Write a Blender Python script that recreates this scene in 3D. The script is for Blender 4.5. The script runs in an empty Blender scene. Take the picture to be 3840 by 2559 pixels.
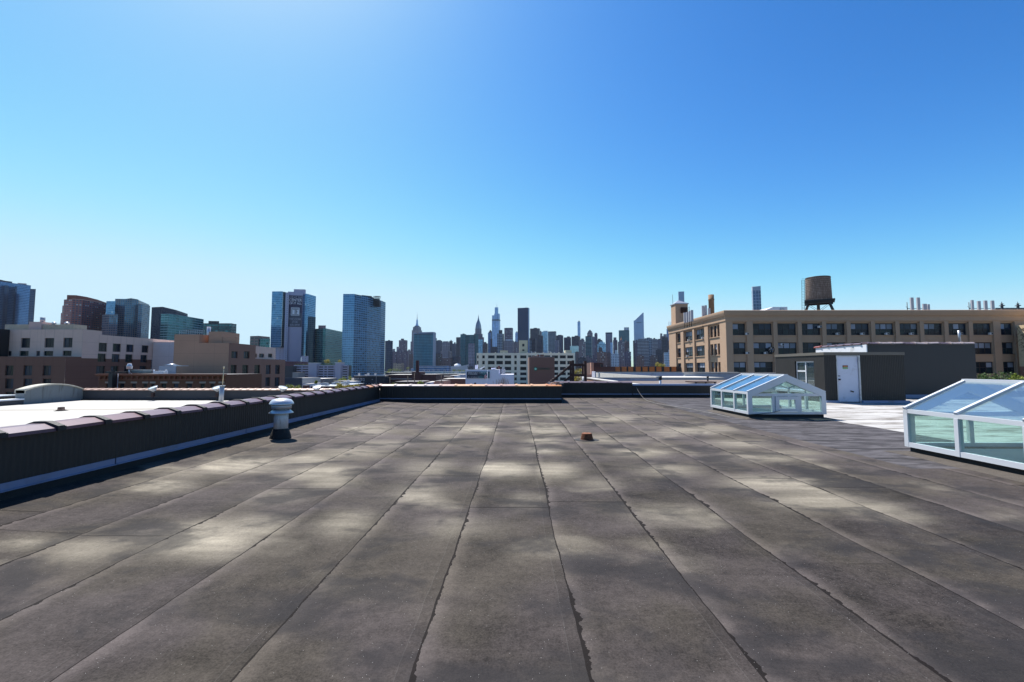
import bpy, math, random
from mathutils import Vector, Matrix
R = math.radians
scene = bpy.context.scene
col = scene.collection
random.seed(7)

# ------------------------------------------------------------------ camera model of the photograph (3840 x 2559)
F = 1650.0; EYE = 1.6
TH = math.atan(101.5 / F); YAW = math.atan(18 / F)
def ray(x, y):
    r = (x - 1920) / F; u = -(y - 1279.5) / F
    f = math.cos(TH) - u * math.sin(TH); U = math.sin(TH) + u * math.cos(TH)
    return (r * math.cos(YAW) - f * math.sin(YAW), r * math.sin(YAW) + f * math.cos(YAW), U)
def at(x, y, D):                       # point of the place seen at pixel x, y, D metres ahead
    X, Y, U = ray(x, y); s = D / Y
    return Vector((X * s, D, EYE + U * s))
def proj(p):
    X, Y, Z = p[0], p[1], p[2] - EYE
    r = X * math.cos(YAW) + Y * math.sin(YAW); f = -X * math.sin(YAW) + Y * math.cos(YAW)
    d = f * math.cos(TH) + Z * math.sin(TH); u = -f * math.sin(TH) + Z * math.cos(TH)
    return 1920 + F * r / d, 1279.5 - F * u / d
def atz(x, y, z):                      # point at height z seen at pixel x, y
    X, Y, U = ray(x, y); s = (z - EYE) / U
    return Vector((X * s, Y * s, z))
GZ = -10.0                             # street level

# ------------------------------------------------------------------ materials
class NT:
    def __init__(s, name):
        s.mat = bpy.data.materials.new(name); s.mat.use_nodes = True
        s.t = s.mat.node_tree; s.t.nodes.clear()
        s.out = s.t.nodes.new('ShaderNodeOutputMaterial')
    def put(s, sock, v):
        if v is None: return
        if hasattr(v, 'is_output'): s.t.links.new(v, sock)
        elif isinstance(v, (tuple, list)):
            sock.default_value = tuple(v) + ((1,) if len(v) == 3 and len(sock.default_value) == 4 else ())
        else: sock.default_value = v
    def n(s, kind, ins=None, **props):
        nd = s.t.nodes.new('ShaderNode' + kind)
        for k, v in props.items(): setattr(nd, k, v)
        for k, v in (ins or {}).items(): s.put(nd.inputs[k], v)
        return nd
    def m(s, op, a, b=0.0, c=0.0, clamp=False):
        nd = s.n('Math', {0: a, 1: b, 2: c}, operation=op); nd.use_clamp = clamp
        return nd.outputs[0]
    def noise(s, vec, scale, detail=2.0, rough=.5, dist=0.0):
        return s.n('TexNoise', {'Vector': vec, 'Scale': scale, 'Detail': detail, 'Roughness': rough, 'Distortion': dist}).outputs['Fac']
    def obj(s): return s.n('TexCoord').outputs['Object']
    def vec(s, x, y, z=0.0): return s.n('CombineXYZ', {0: x, 1: y, 2: z}).outputs[0]
    def sep(s, v):
        o = s.n('SeparateXYZ', {0: v}).outputs; return o[0], o[1], o[2]
    def ss(s, v, a, b, lo=0.0, hi=1.0):
        return s.n('MapRange', {'Value': v, 'From Min': a, 'From Max': b, 'To Min': lo, 'To Max': hi}, interpolation_type='SMOOTHSTEP').outputs[0]
    def mix(s, f, a, b, mode='MIX'):
        nd = s.n('Mix', data_type='RGBA', blend_type=mode); nd.clamp_factor = True
        s.put(nd.inputs[0], f); s.put(nd.inputs[6], a); s.put(nd.inputs[7], b)
        return nd.outputs[2]
    def scale(s, c, f):
        nd = s.n('VectorMath', operation='SCALE'); s.put(nd.inputs[0], c if hasattr(c, 'is_output') else tuple(c[:3])); s.put(nd.inputs[3], f)
        return nd.outputs[0]
    def bsdf(s, colr, rough=.7, metal=0.0, bump=None, bs=.3, bd=.02, spec=None, coat=None):
        p = s.n('BsdfPrincipled', {'Base Color': colr, 'Roughness': rough, 'Metallic': metal})
        if spec is not None: s.put(p.inputs['Specular IOR Level'], spec)
        if coat: s.put(p.inputs['Coat Weight'], coat)
        if bump is not None:
            b = s.n('Bump', {'Height': bump, 'Strength': bs, 'Distance': bd}); s.put(p.inputs['Normal'], b.outputs[0])
        s.t.links.new(p.outputs[0], s.out.inputs[0]); return p

def plain(name, c, rough=.7, metal=0.0, var=.15, sc=2.0, dirt=None, dsc=1.2, bump=0.0, spec=None, coat=None, streak=False):
    """painted / plaster / metal surface: mottling, grain and optional dirt of its own shape"""
    g = NT(name); o = g.obj(); v = o
    if streak:
        x, y, z = g.sep(o); v = g.vec(g.m('MULTIPLY', x, 5.0), g.m('MULTIPLY', y, 5.0), g.m('MULTIPLY', z, .7))
    n1 = g.noise(v, sc, 5, .6); n2 = g.noise(o, sc * 14, 2)
    f = g.m('ADD', g.m('MULTIPLY', g.m('SUBTRACT', n1, .5), var * 3), g.m('MULTIPLY', g.m('SUBTRACT', n2, .5), var))
    cc = g.scale(c, g.m('ADD', f, 1.0))
    if dirt:
        dn = g.ss(g.noise(v, dsc, 6, .65, .3), .52, .72); cc = g.mix(g.m('MULTIPLY', dn, dirt[3]), cc, dirt[:3])
    g.bsdf(cc, rough, metal, n2 if bump else None, bump, .02, spec, coat)
    return g.mat

def facade(name, wall, glass, bw=3.0, fh=3.4, fw=.55, fz=.55, metal=.35, rough=.2, var=.5, wr=.8, lit=0.0, blot=0.0, streak=0.0):
    g = NT(name); uv = g.n('UVMap').outputs[0]; u, v, _ = g.sep(uv)
    U = g.m('DIVIDE', u, bw); V = g.m('DIVIDE', v, fh)
    fu = g.m('FRACT', U); fv = g.m('FRACT', V)
    mk = g.m('MULTIPLY', g.m('LESS_THAN', g.m('ABSOLUTE', g.m('SUBTRACT', fu, .5)), fw / 2), g.m('LESS_THAN', g.m('ABSOLUTE', g.m('SUBTRACT', fv, .5)), fz / 2))
    cell = g.n('TexWhiteNoise', {'Vector': g.vec(g.m('FLOOR', U), g.m('FLOOR', V), .37)}).outputs['Value']
    big = g.noise(g.vec(g.m('MULTIPLY', u, .035), g.m('MULTIPLY', v, .02)), 1.0, 3)
    gl = g.scale(glass, g.m('ADD', g.m('ADD', 1.0 - var / 2, g.m('MULTIPLY', cell, var)), g.m('MULTIPLY', g.m('SUBTRACT', big, .5), blot)))
    if streak:
        st = g.m('ADD', g.m('MULTIPLY', g.noise(g.vec(g.m('MULTIPLY', u, .11), g.m('MULTIPLY', v, .012)), 1.0, 3, .7), .6), g.m('MULTIPLY', g.noise(g.vec(g.m('MULTIPLY', u, .05), g.m('MULTIPLY', v, .13)), 1.0, 3, .7), .4)); st = g.m('ADD', 1.0, g.m('MULTIPLY', g.m('SUBTRACT', st, .5), streak * 4)); gl = g.scale(gl, g.m('MAXIMUM', st, .25)); wall = g.scale(wall, g.m('MAXIMUM', st, .4))
    if lit: gl = g.mix(g.m('GREATER_THAN', cell, 1 - lit), gl, (.5, .55, .58))
    wl = g.scale(wall, g.m('ADD', .85, g.m('MULTIPLY', g.noise(g.vec(g.m('MULTIPLY', u, .3), g.m('MULTIPLY', v, .1)), 1.0, 4), .3)))
    g.bsdf(g.mix(mk, wl, gl), g.m('ADD', wr, g.m('MULTIPLY', mk, rough - wr)), g.m('MULTIPLY', mk, metal))
    return g.mat
M = {}
# ------------------------------------------------------------------ mesh building
ORG = {}
class MB:
    def __init__(s): s.v = []; s.f = []; s.mi = []; s.uv = []; s.sm = []
    def poly(s, pts, mi=0, smooth=False, keepuv=None):
        pts = [Vector(p) for p in pts]; b = len(s.v); s.v += pts; s.f.append(tuple(range(b, b + len(pts)))); s.mi.append(mi); s.sm.append(smooth)
        n = Vector((0, 0, 0))
        for i in range(len(pts)):
            a, c = pts[i], pts[(i + 1) % len(pts)]; n += Vector(((a.y - c.y) * (a.z + c.z), (a.z - c.z) * (a.x + c.x), (a.x - c.x) * (a.y + c.y)))
        if n.length > 0: n.normalize()
        if abs(n.z) > .7: uv = [(p.x, p.y) for p in pts]
        else:
            t = Vector((-n.y, n.x, 0)).normalized(); uu = [p.dot(t) for p in pts]; mn = min(uu); uv = [(a - mn, p.z - GZ) for a, p in zip(uu, pts)]
        s.uv.append(keepuv or uv); return s
    def prism(s, pl, z0, z1, mi=0, top=0, bottom=True):
        """pl: counter-clockwise footprint; z1 may be a list, one height per corner"""
        n = len(pl); zt = z1 if isinstance(z1, (list, tuple)) else [z1] * n; zb = z0 if isinstance(z0, (list, tuple)) else [z0] * n
        ar = sum(pl[i][0] * pl[(i + 1) % n][1] - pl[(i + 1) % n][0] * pl[i][1] for i in range(n))
        if ar < 0: pl = pl[::-1]; zt = zt[::-1]; zb = zb[::-1]
        for i in range(n):
            j = (i + 1) % n
            s.poly([(pl[i][0], pl[i][1], zb[i]), (pl[j][0], pl[j][1], zb[j]), (pl[j][0], pl[j][1], zt[j]), (pl[i][0], pl[i][1], zt[i])], mi)
        s.poly([(p[0], p[1], z) for p, z in zip(pl, zt)], top)
        if bottom: s.poly([(p[0], p[1], z) for p, z in zip(pl, zb)][::-1], top)
        return s
    def box(s, x0, y0, z0, x1, y1, z1, mi=0, top=None):
        x0, x1 = sorted((x0, x1)); y0, y1 = sorted((y0, y1)); z0, z1 = sorted((z0, z1))
        return s.prism([(x0, y0), (x1, y0), (x1, y1), (x0, y1)], z0, z1, mi, mi if top is None else top)
    def obox(s, o, a, b, c, mi=0):
        """box from corner o with edge vectors a, b, c"""
        o, a, b, c = map(Vector, (o, a, b, c))
        if a.cross(b).dot(c) < 0: a, b = b, a
        for q in ((o, o + b, o + a + b, o + a), (o + c, o + c + a, o + c + a + b, o + c + b), (o, o + a, o + a + c, o + c),
                  (o + b, o + b + c, o + a + b + c, o + a + b), (o, o + c, o + c + b, o + b), (o + a, o + a + b, o + a + b + c, o + a + c)): s.poly(q, mi)
        return s
    def bar(s, p, q, w, h=None, mi=0, up=(0, 0, 1)):
        p, q = Vector(p), Vector(q); d = (q - p); L = d.normalized(); h = h or w
        u = Vector(up)
        if abs(L.dot(u)) > .98: u = Vector((0, 1, 0))
        a = L.cross(u).normalized(); b = a.cross(L).normalized()
        return s.obox(p - a * w / 2 - b * h / 2, a * w, d, b * h, mi)
    def tube(s, p, q, r, n=10, r2=None, mi=0, caps=True):
        p, q = Vector(p), Vector(q); L = (q - p).normalized(); u = Vector((0, 0, 1)) if abs(L.z) < .9 else Vector((1, 0, 0))
        a = L.cross(u).normalized(); b = L.cross(a); r2 = r if r2 is None else r2
        A = [p + (a * math.cos(t) + b * math.sin(t)) * r for t in [2 * math.pi * i / n for i in range(n)]]
        B = [q + (a * math.cos(t) + b * math.sin(t)) * r2 for t in [2 * math.pi * i / n for i in range(n)]]
        for i in range(n): s.poly([A[i], A[(i + 1) % n], B[(i + 1) % n], B[i]][::-1], mi, True)
        if caps: s.poly(A, mi); s.poly(B[::-1], mi)
        return s
    def lathe(s, c, prof, n=24, mi=0, smooth=True, jit=0.0):
        c = Vector(c); rings = []
        for k, (r, z) in enumerate(prof):
            rings.append([c + Vector((math.cos(2 * math.pi * i / n) * r * (1 + random.uniform(-jit, jit)), math.sin(2 * math.pi * i / n) * r * (1 + random.uniform(-jit, jit)), z + random.uniform(-jit, jit) * .1)) for i in range(n)])
        for a, b in zip(rings, rings[1:]):
            for i in range(n): s.poly([a[i], a[(i + 1) % n], b[(i + 1) % n], b[i]], mi, smooth)
        s.poly(rings[0][::-1], mi); s.poly(rings[-1], mi); return s
    def build(s, name, mats, parent=None, loc=None):
        if not isinstance(mats, (list, tuple)): mats = [mats]
        o0 = Vector(loc) if loc is not None else (ORG[parent.name] if parent else Vector((0, 0, 0)))
        me = bpy.data.meshes.new(name)
        me.from_pydata([tuple(p - o0) for p in s.v], [], s.f)
        for m_ in mats: me.materials.append(m_)
        me.polygons.foreach_set('material_index', s.mi); me.polygons.foreach_set('use_smooth', s.sm)
        ul = me.uv_layers.new(name='UVMap'); ul.data.foreach_set('uv', [c for f in s.uv for q in f for c in q])
        if any(s.sm):
            import bmesh
            b = bmesh.new(); b.from_mesh(me); bmesh.ops.remove_doubles(b, verts=b.verts, dist=1e-5); b.to_mesh(me); b.free()
        me.update()
        ob = bpy.data.objects.new(name, me); col.objects.link(ob)
        if parent: ob.parent = parent
        elif loc is not None: ob.location = o0
        ORG[ob.name] = o0
        return ob
def tag(o, label=None, cat=None, group=None, kind=None):
    if label: o['label'] = label
    if cat: o['category'] = cat
    if group: o['group'] = group
    if kind: o['kind'] = kind
    return o
def thing(name, label, cat, loc, group=None):
    o = bpy.data.objects.new(name, None); col.objects.link(o); o.location = loc; o.empty_display_size = .2
    ORG[o.name] = Vector(loc); return tag(o, label, cat, group)
def dup(root, loc, rz=None, label=None, sc=None):
    def cp(o, par):
        c = o.copy(); col.objects.link(c); c.parent = par
        for ch in o.children: cp(ch, c)
        return c
    r = cp(root, None); r.location = loc
    if rz is not None: r.rotation_euler = (0, 0, rz)
    if sc: r.scale = sc
    if label: r['label'] = label
    return r
def text(body, size, loc, mat, parent, rot=(R(90), 0, 0), name='lettering', align='CENTER', sx=1.0, bold=0.0):
    cu = bpy.data.curves.new(name, 'FONT'); cu.body = body; cu.size = size; cu.align_x = align; cu.align_y = 'CENTER'; cu.offset = bold
    t = bpy.data.objects.new(name, cu); me = bpy.data.meshes.new_from_object(t); bpy.data.objects.remove(t)
    me.materials.clear(); me.materials.append(mat)
    o = bpy.data.objects.new(name, me); col.objects.link(o); o.parent = parent; o.location = Vector(loc) - ORG[parent.name]; o.rotation_euler = rot; o.scale = (sx, 1, 1)
    return o
def wallgrid(mb, O, u, n, W, z0, z1, holes, depth=.25, mi=0, rmi=None):
    """wall sheet in the plane through O (z ignored) running along u, outward normal n, with real recessed openings"""
    u = Vector(u).normalized(); n = Vector(n).normalized(); O = Vector((O[0], O[1], 0)); rmi = mi if rmi is None else rmi
    us = sorted({0, W} | {h[0] for h in holes} | {h[1] for h in holes}); zs = sorted({z0, z1} | {h[2] for h in holes} | {h[3] for h in holes})
    us = [a for a in us if 0 <= a <= W]; zs = [a for a in zs if z0 <= a <= z1]
    P = lambda a, z, d=0: O + u * a + Vector((0, 0, z)) - n * d
    flip = u.cross(Vector((0, 0, 1))).dot(n) < 0
    def q(pts, m_): mb.poly(pts[::-1] if flip else pts, m_)
    for a, b in zip(us, us[1:]):
        for c, d in zip(zs, zs[1:]):
            cu, cz = (a + b) / 2, (c + d) / 2
            if any(h[0] < cu < h[1] and h[2] < cz < h[3] for h in holes): continue
            q([P(a, c), P(b, c), P(b, d), P(a, d)], mi)
    for a, b, c, d in holes:
        q([P(a, c), P(a, c, depth), P(a, d, depth), P(a, d)][::-1], rmi); q([P(b, c), P(b, c, depth), P(b, d, depth), P(b, d)], rmi)
        q([P(a, c), P(b, c), P(b, c, depth), P(a, c, depth)][::-1], rmi); q([P(a, d), P(b, d), P(b, d, depth), P(a, d, depth)], rmi)
def window(parent, O, u, n, h, depth, cols, rows, mf, mg, fw=.09, name='window', split=None, up=None):
    """a window of its own in the opening h: frame and muntins, with the panes as a sub-part"""
    u = Vector(u).normalized(); n = Vector(n).normalized(); O = Vector((O[0], O[1], 0)); a, b, c, d = h
    B = O - n * (depth - .02)
    f = MB(); t = .08
    def fr(u0, u1, w0, w1): f.obox(B + u * u0 + Vector((0, 0, w0)), u * (u1 - u0), n * t, Vector((0, 0, w1 - w0)))
    fr(a, a + fw, c, d); fr(b - fw, b, c, d); fr(a + fw, b - fw, c, c + fw); fr(a + fw, b - fw, d - fw, d)
    cw = (b - a - fw) / cols
    for i in range(1, cols): fr(a + i * cw, a + i * cw + fw, c + fw, d - fw)
    for j in range(1, rows):
        zz = c + (d - c) * (split if split and rows == 2 else j / rows)
        for i in range(cols): fr(a + fw + i * cw, a + (i + 1) * cw, zz - fw * .35, zz + fw * .35)
    w = f.build(name, mf, parent)
    g = MB(); P = B + n * .02
    mg = list(mg) + list(up or []); nl = len(mg) - len(up or [])
    for i in range(cols):
        if up:
            hh = (d - c - 2 * fw) / 2; q = P + u * (a + fw + i * cw) + Vector((0, 0, c + fw)); g.obox(q, u * (cw - fw), n * .02, Vector((0, 0, hh - .003)), random.randrange(nl)); g.obox(q + Vector((0, 0, hh)), u * (cw - fw), n * .035, Vector((0, 0, hh)), nl + random.randrange(len(up)))
        else: g.obox(P + u * (a + fw + i * cw) + Vector((0, 0, c + fw)), u * (cw - fw), n * .02, Vector((0, 0, d - c - 2 * fw)), random.randrange(nl))
    p = g.build('pane', mg, w); return w
ORG_fix = None
AIR, DUST, OZ, SKYS, SUNE, SAT, HAZE, EXPO = 1.0, .6, 2.0, .11, 5.0, 1.55, .00002, .8
# ------------------------------------------------------------------ near materials
XA = -.553; SW = .914
def mat_roof():
    g = NT('roll_roofing'); o = g.obj(); x, y, z = g.sep(o)
    wob = g.m('ADD', g.m('MULTIPLY', g.m('SUBTRACT', g.noise(g.vec(g.m('MULTIPLY', g.m('ROUND', g.m('DIVIDE', g.m('SUBTRACT', x, XA), SW)), 7.3), g.m('MULTIPLY', y, .55)), 1.0, 1), .5), .06),
             g.m('MULTIPLY', g.m('SUBTRACT', g.noise(g.vec(g.m('MULTIPLY', x, .2), g.m('MULTIPLY', y, 5.0)), 1.0, 2), .5), .02))
    t = g.m('DIVIDE', g.m('SUBTRACT', g.m('ADD', x, wob), XA), SW); k = g.m('FLOOR', t); d = g.m('MULTIPLY', g.m('SUBTRACT', t, k), SW)
    kr = g.n('TexWhiteNoise', {'Vector': g.vec(k, 3.1, 1.7)}).outputs['Value']
    # tar bleeding out of the lap in scallops
    sc = g.ss(g.noise(g.vec(g.m('MULTIPLY', k, 9.1), g.m('MULTIPLY', y, 9.0)), 1.0, 3, .6), .42, .7)
    big = g.ss(g.noise(g.vec(g.m('MULTIPLY', k, 5.7), g.m('MULTIPLY', y, .8)), 1.0, 1), .35, .65)
    wd = g.m('ADD', g.m('ADD', .009, g.m('MULTIPLY', big, .009)), g.m('MULTIPLY', g.m('MULTIPLY', sc, big), .042))
    tar = g.m('LESS_THAN', d, wd)
    edge = g.m('MULTIPLY', g.ss(d, .16, .0), g.m('ADD', .35, g.noise(g.vec(k, g.m('MULTIPLY', y, 1.3)), 1.0, 3)))
    lap = g.m('GREATER_THAN', d, SW - .075); lapl = g.m('LESS_THAN', g.m('ABSOLUTE', g.m('SUBTRACT', d, SW - .078)), .0025)
    # end joints of each roll
    yy = g.m('ADD', g.m('ADD', y, g.m('MULTIPLY', kr, 9.6)), g.m('MULTIPLY', g.m('SUBTRACT', g.noise(g.vec(g.m('MULTIPLY', x, 3.0), k), 1.0, 2), .5), .05))
    jv = g.m('DIVIDE', yy, 6.1); jf = g.m('MULTIPLY', g.m('FRACT', jv), 6.1); seg = g.m('FLOOR', jv)
    joint = g.m('MULTIPLY', g.m('LESS_THAN', jf, .022), g.ss(y, 3.8, 4.6))
    tone = g.n('TexWhiteNoise', {'Vector': g.vec(k, seg, 8.2)}).outputs['Value']
    # grain of the mineral surface
    gr = g.noise(o, 70.0, 3, .75); gr2 = g.noise(o, 22.0, 5, .75)
    mot = g.noise(g.vec(g.m('ADD', x, g.m('MULTIPLY', k, 4.4)), g.m('MULTIPLY', y, 1.6), k), 1.3, 6, .68, .4)
    mot2 = g.noise(g.vec(g.m('MULTIPLY', x, 1.2), y, 3.3), 4.5, 5, .62, .5)
    far = g.ss(y, 5.5, 11.0)  # distant sheets paler: lighter surface, plus grazing sheen put into the colour
    br = g.m('ADD', g.m('MULTIPLY', g.m('SUBTRACT', mot, .5), 2.0), g.m('MULTIPLY', g.m('SUBTRACT', mot2, .5), .75))
    br = g.m('ADD', br, g.m('MULTIPLY', g.m('SUBTRACT', tone, .5), .6)); br = g.m('ADD', br, g.m('MULTIPLY', g.m('SUBTRACT', gr, .5), 2.0))
    br = g.m('ADD', br, g.m('MULTIPLY', g.m('SUBTRACT', gr2, .5), 1.7))
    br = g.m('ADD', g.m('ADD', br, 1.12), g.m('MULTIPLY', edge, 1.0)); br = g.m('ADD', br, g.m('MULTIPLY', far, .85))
    br = g.m('MULTIPLY', br, g.m('SUBTRACT', 1.0, g.m('MULTIPLY', lap, .12)))
    br = g.m('MAXIMUM', br, .3)
    hue = g.noise(g.vec(x, y, 9.0), .9, 4)
    base = g.mix(g.ss(hue, .4, .62), (.0415, .0348, .0330), (.0415, .0352, .0292))
    c = g.scale(base, br)
    c = g.mix(g.m('MULTIPLY', lapl, .2), c, (.11, .105, .10))
    # pale silt left where puddles dried, ending at the laps
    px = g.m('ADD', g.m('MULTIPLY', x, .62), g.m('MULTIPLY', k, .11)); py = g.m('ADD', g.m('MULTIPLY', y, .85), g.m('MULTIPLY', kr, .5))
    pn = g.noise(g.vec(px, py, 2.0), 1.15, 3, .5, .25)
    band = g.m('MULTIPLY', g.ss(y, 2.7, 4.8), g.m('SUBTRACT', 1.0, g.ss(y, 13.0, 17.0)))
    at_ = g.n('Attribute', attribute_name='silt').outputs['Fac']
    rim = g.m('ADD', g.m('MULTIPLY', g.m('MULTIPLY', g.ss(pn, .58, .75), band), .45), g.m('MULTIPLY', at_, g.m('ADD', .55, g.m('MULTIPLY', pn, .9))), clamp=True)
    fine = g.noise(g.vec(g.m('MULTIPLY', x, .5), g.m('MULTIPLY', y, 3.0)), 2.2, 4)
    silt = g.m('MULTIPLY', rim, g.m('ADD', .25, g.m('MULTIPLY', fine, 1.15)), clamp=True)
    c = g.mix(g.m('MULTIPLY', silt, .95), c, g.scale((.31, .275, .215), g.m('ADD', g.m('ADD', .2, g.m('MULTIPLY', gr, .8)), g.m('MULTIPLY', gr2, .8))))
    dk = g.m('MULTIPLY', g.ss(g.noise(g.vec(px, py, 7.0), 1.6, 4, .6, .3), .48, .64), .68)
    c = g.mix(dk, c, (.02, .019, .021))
    # cross-laid grey sheets on the right
    cross = g.m('MULTIPLY', g.m('GREATER_THAN', x, 6.32), g.m('GREATER_THAN', y, 7.2))
    cw = g.m('ADD', y, g.m('MULTIPLY', g.m('SUBTRACT', g.noise(g.vec(g.m('MULTIPLY', x, .8), 0.0), 1.0, 2), .5), .22))
    cf = g.m('FRACT', g.m('ADD', cw, .08)); cl = g.m('LESS_THAN', cf, .06)
    cn = g.noise(g.vec(g.m('MULTIPLY', x, 1.4), g.m('MULTIPLY', y, 5.0)), 1.0, 6, .7, .6)
    cc = g.mix(g.ss(cn, .4, .62), (.045, .042, .045), (.10, .093, .10)); cc = g.mix(g.m('MULTIPLY', g.ss(gr, .56, .66), .5), cc, (.06, .055, .055))
    cc = g.mix(g.m('MULTIPLY', cl, .9), cc, (.012, .011, .011))
    c = g.mix(cross, c, cc)
    tr = g.m('MULTIPLY', g.m('MAXIMUM', tar, g.m('MULTIPLY', joint, .8)), g.m('SUBTRACT', 1.0, cross))
    c = g.mix(g.m('MULTIPLY', tr, .93), c, (.008, .006, .0055))
    # aluminium coating with rusty silt
    wn = g.noise(g.vec(g.m('MULTIPLY', x, .35), g.m('MULTIPLY', y, 1.5)), 1.5, 6, .7, .5); we = g.m('ADD', x, g.m('MULTIPLY', g.m('SUBTRACT', g.noise(g.vec(0.0, g.m('MULTIPLY', y, 1.2)), 1.0, 3), .5), .3))
    wc = g.mix(g.ss(wn, .42, .68), (.42, .41, .40), (.11, .092, .075)); wc = g.mix(g.ss(g.noise(g.vec(g.m('MULTIPLY', x, .5), g.m('MULTIPLY', y, 2.2), 4.0), 1.1, 5), .52, .66), wc, (.21, .20, .185))
    white = g.m('GREATER_THAN', we, 9.66)
    c = g.mix(white, c, wc)
    # granule glints painted in as pale dots
    vo = g.n('TexVoronoi', {'Vector': o, 'Scale': 75.0}); vr = g.sep(vo.outputs['Color'])[0]
    sp = g.m('MULTIPLY', g.m('LESS_THAN', vo.outputs['Distance'], .12), g.m('GREATER_THAN', vr, .94))
    c = g.mix(g.m('MULTIPLY', sp, .8), c, (.42, .41, .40))
    h = g.m('ADD', g.m('MULTIPLY', gr, .25), g.m('ADD', g.m('MULTIPLY', g.m('MULTIPLY', d, .9), -.4), g.m('MULTIPLY', mot, .9)))
    h = g.m('SUBTRACT', h, g.m('MULTIPLY', tr, .5))
    g.bsdf(c, .85, 0, h, .5, .02, .10); return g.mat
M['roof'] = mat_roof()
def mat_siding():
    g = NT('corrugated_siding'); o = g.obj(); x, y, z = g.sep(o); a = g.m('ADD', x, y)
    w = g.m('SINE', g.m('MULTIPLY', a, 2 * math.pi / .075)); n1 = g.noise(o, .8, 4); sp = g.noise(g.vec(g.m('MULTIPLY', a, 10.0), g.m('MULTIPLY', z, 3.0)), 1.5, 4)
    c = g.scale((.022, .0205, .020), g.m('ADD', g.m('ADD', .55, g.m('MULTIPLY', n1, .6)), g.m('MULTIPLY', sp, .5)))
    g.bsdf(c, .55, 0, w, .35, .01, .3); return g.mat
M['siding'] = mat_siding()
M['siding_tan'] = plain('siding_edge', (.11, .10, .085), .6, var=.1)
M['tar'] = plain('bitumen', (.010, .010, .011), .75, var=.3, sc=6, bump=.6)
M['flash'] = plain('flashing_metal', (.17, .22, .36), .45, .2, var=.08, dirt=(.12, .11, .10, .5), dsc=1.5)
M['alu'] = plain('white_aluminium', (.56, .58, .62), .38, .1, var=.04, sc=1.2, dirt=(.36, .34, .31, .35), dsc=1.8)
M['white'] = plain('white_paint', (.68, .70, .74), .6, var=.06, dirt=(.33, .30, .26, .45), dsc=1.6)
M['galv'] = plain('galvanised_metal', (.38, .40, .44), .4, .45, var=.12, sc=3, dirt=(.15, .13, .12, .6), dsc=4)
M['capm'] = plain('vent_cap_metal', (.52, .54, .58), .3, .35, var=.05)
M['rust'] = plain('rusty_iron', (.21, .075, .035), .85, var=.35, sc=20, dirt=(.42, .20, .09, .8), dsc=14, bump=.5)
M['rustd'] = plain('rusty_steel', (.045, .022, .018), .8, var=.3, sc=8, dirt=(.11, .045, .03, .6), dsc=5)
M['dark'] = plain('dark_metal', (.02, .02, .023), .5, .2, var=.1)
M['well'] = plain('plaster_shaft', (.62, .66, .66), .8, var=.06, dirt=(.25, .25, .23, .5), dsc=2.5)
M['darkfl'] = plain('room_floor', (.25, .26, .26), .6)
tiles = {'purple': (.125, .058, .080), 'mauve': (.115, .068, .10), 'slate': (.12, .085, .10), 'red': (.26, .075, .055), 'orange': (.50, .21, .09), 'tan': (.56, .31, .17), 'pink': (.42, .25, .21), 'grey': (.30, .25, .25)}
for k_, c_ in tiles.items():
    M['t_' + k_] = plain('glazed_tile_' + k_, c_, .42, var=.12, sc=4, dirt=(c_[0] * .35, c_[1] * .35, c_[2] * .35, .6), dsc=5, spec=.4, coat=.08)
def glass(name, tint, refl=(.9, .95, 1.0), gain=1.0, rough=.0, dust=.05):
    g = NT(name); tr = g.n('BsdfTransparent', {0: tint}); gl = g.n('BsdfGlossy', {0: refl, 'Roughness': rough})
    ge = g.n('NewGeometry'); dt = g.n('VectorMath', operation='DOT_PRODUCT'); g.t.links.new(ge.outputs['Normal'], dt.inputs[0]); g.t.links.new(ge.outputs['Incoming'], dt.inputs[1]); co = g.m('ABSOLUTE', dt.outputs['Value']); f = g.m('MULTIPLY', g.m('ADD', .045, g.m('MULTIPLY', g.m('POWER', g.m('SUBTRACT', 1.0, co), 5.0), .9)), gain, clamp=True)
    df = g.n('BsdfDiffuse', {0: (.55, .70, .72)}); mx0 = g.n('MixShader', {0: dust, 1: tr.outputs[0], 2: df.outputs[0]})
    mx = g.n('MixShader', {0: f, 1: mx0.outputs[0], 2: gl.outputs[0]}); g.t.links.new(mx.outputs[0], g.out.inputs[0]); return g.mat
M['glass'] = glass('greenish_glazing', (.84, .945, .915), gain=1.2, dust=.03)
M['glass_top'] = glass('roof_glazing', (.86, .92, .94), gain=1.7, dust=.055)
M['glass_dark'] = glass('window_glass', (.55, .62, .62), gain=1.8)
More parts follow.
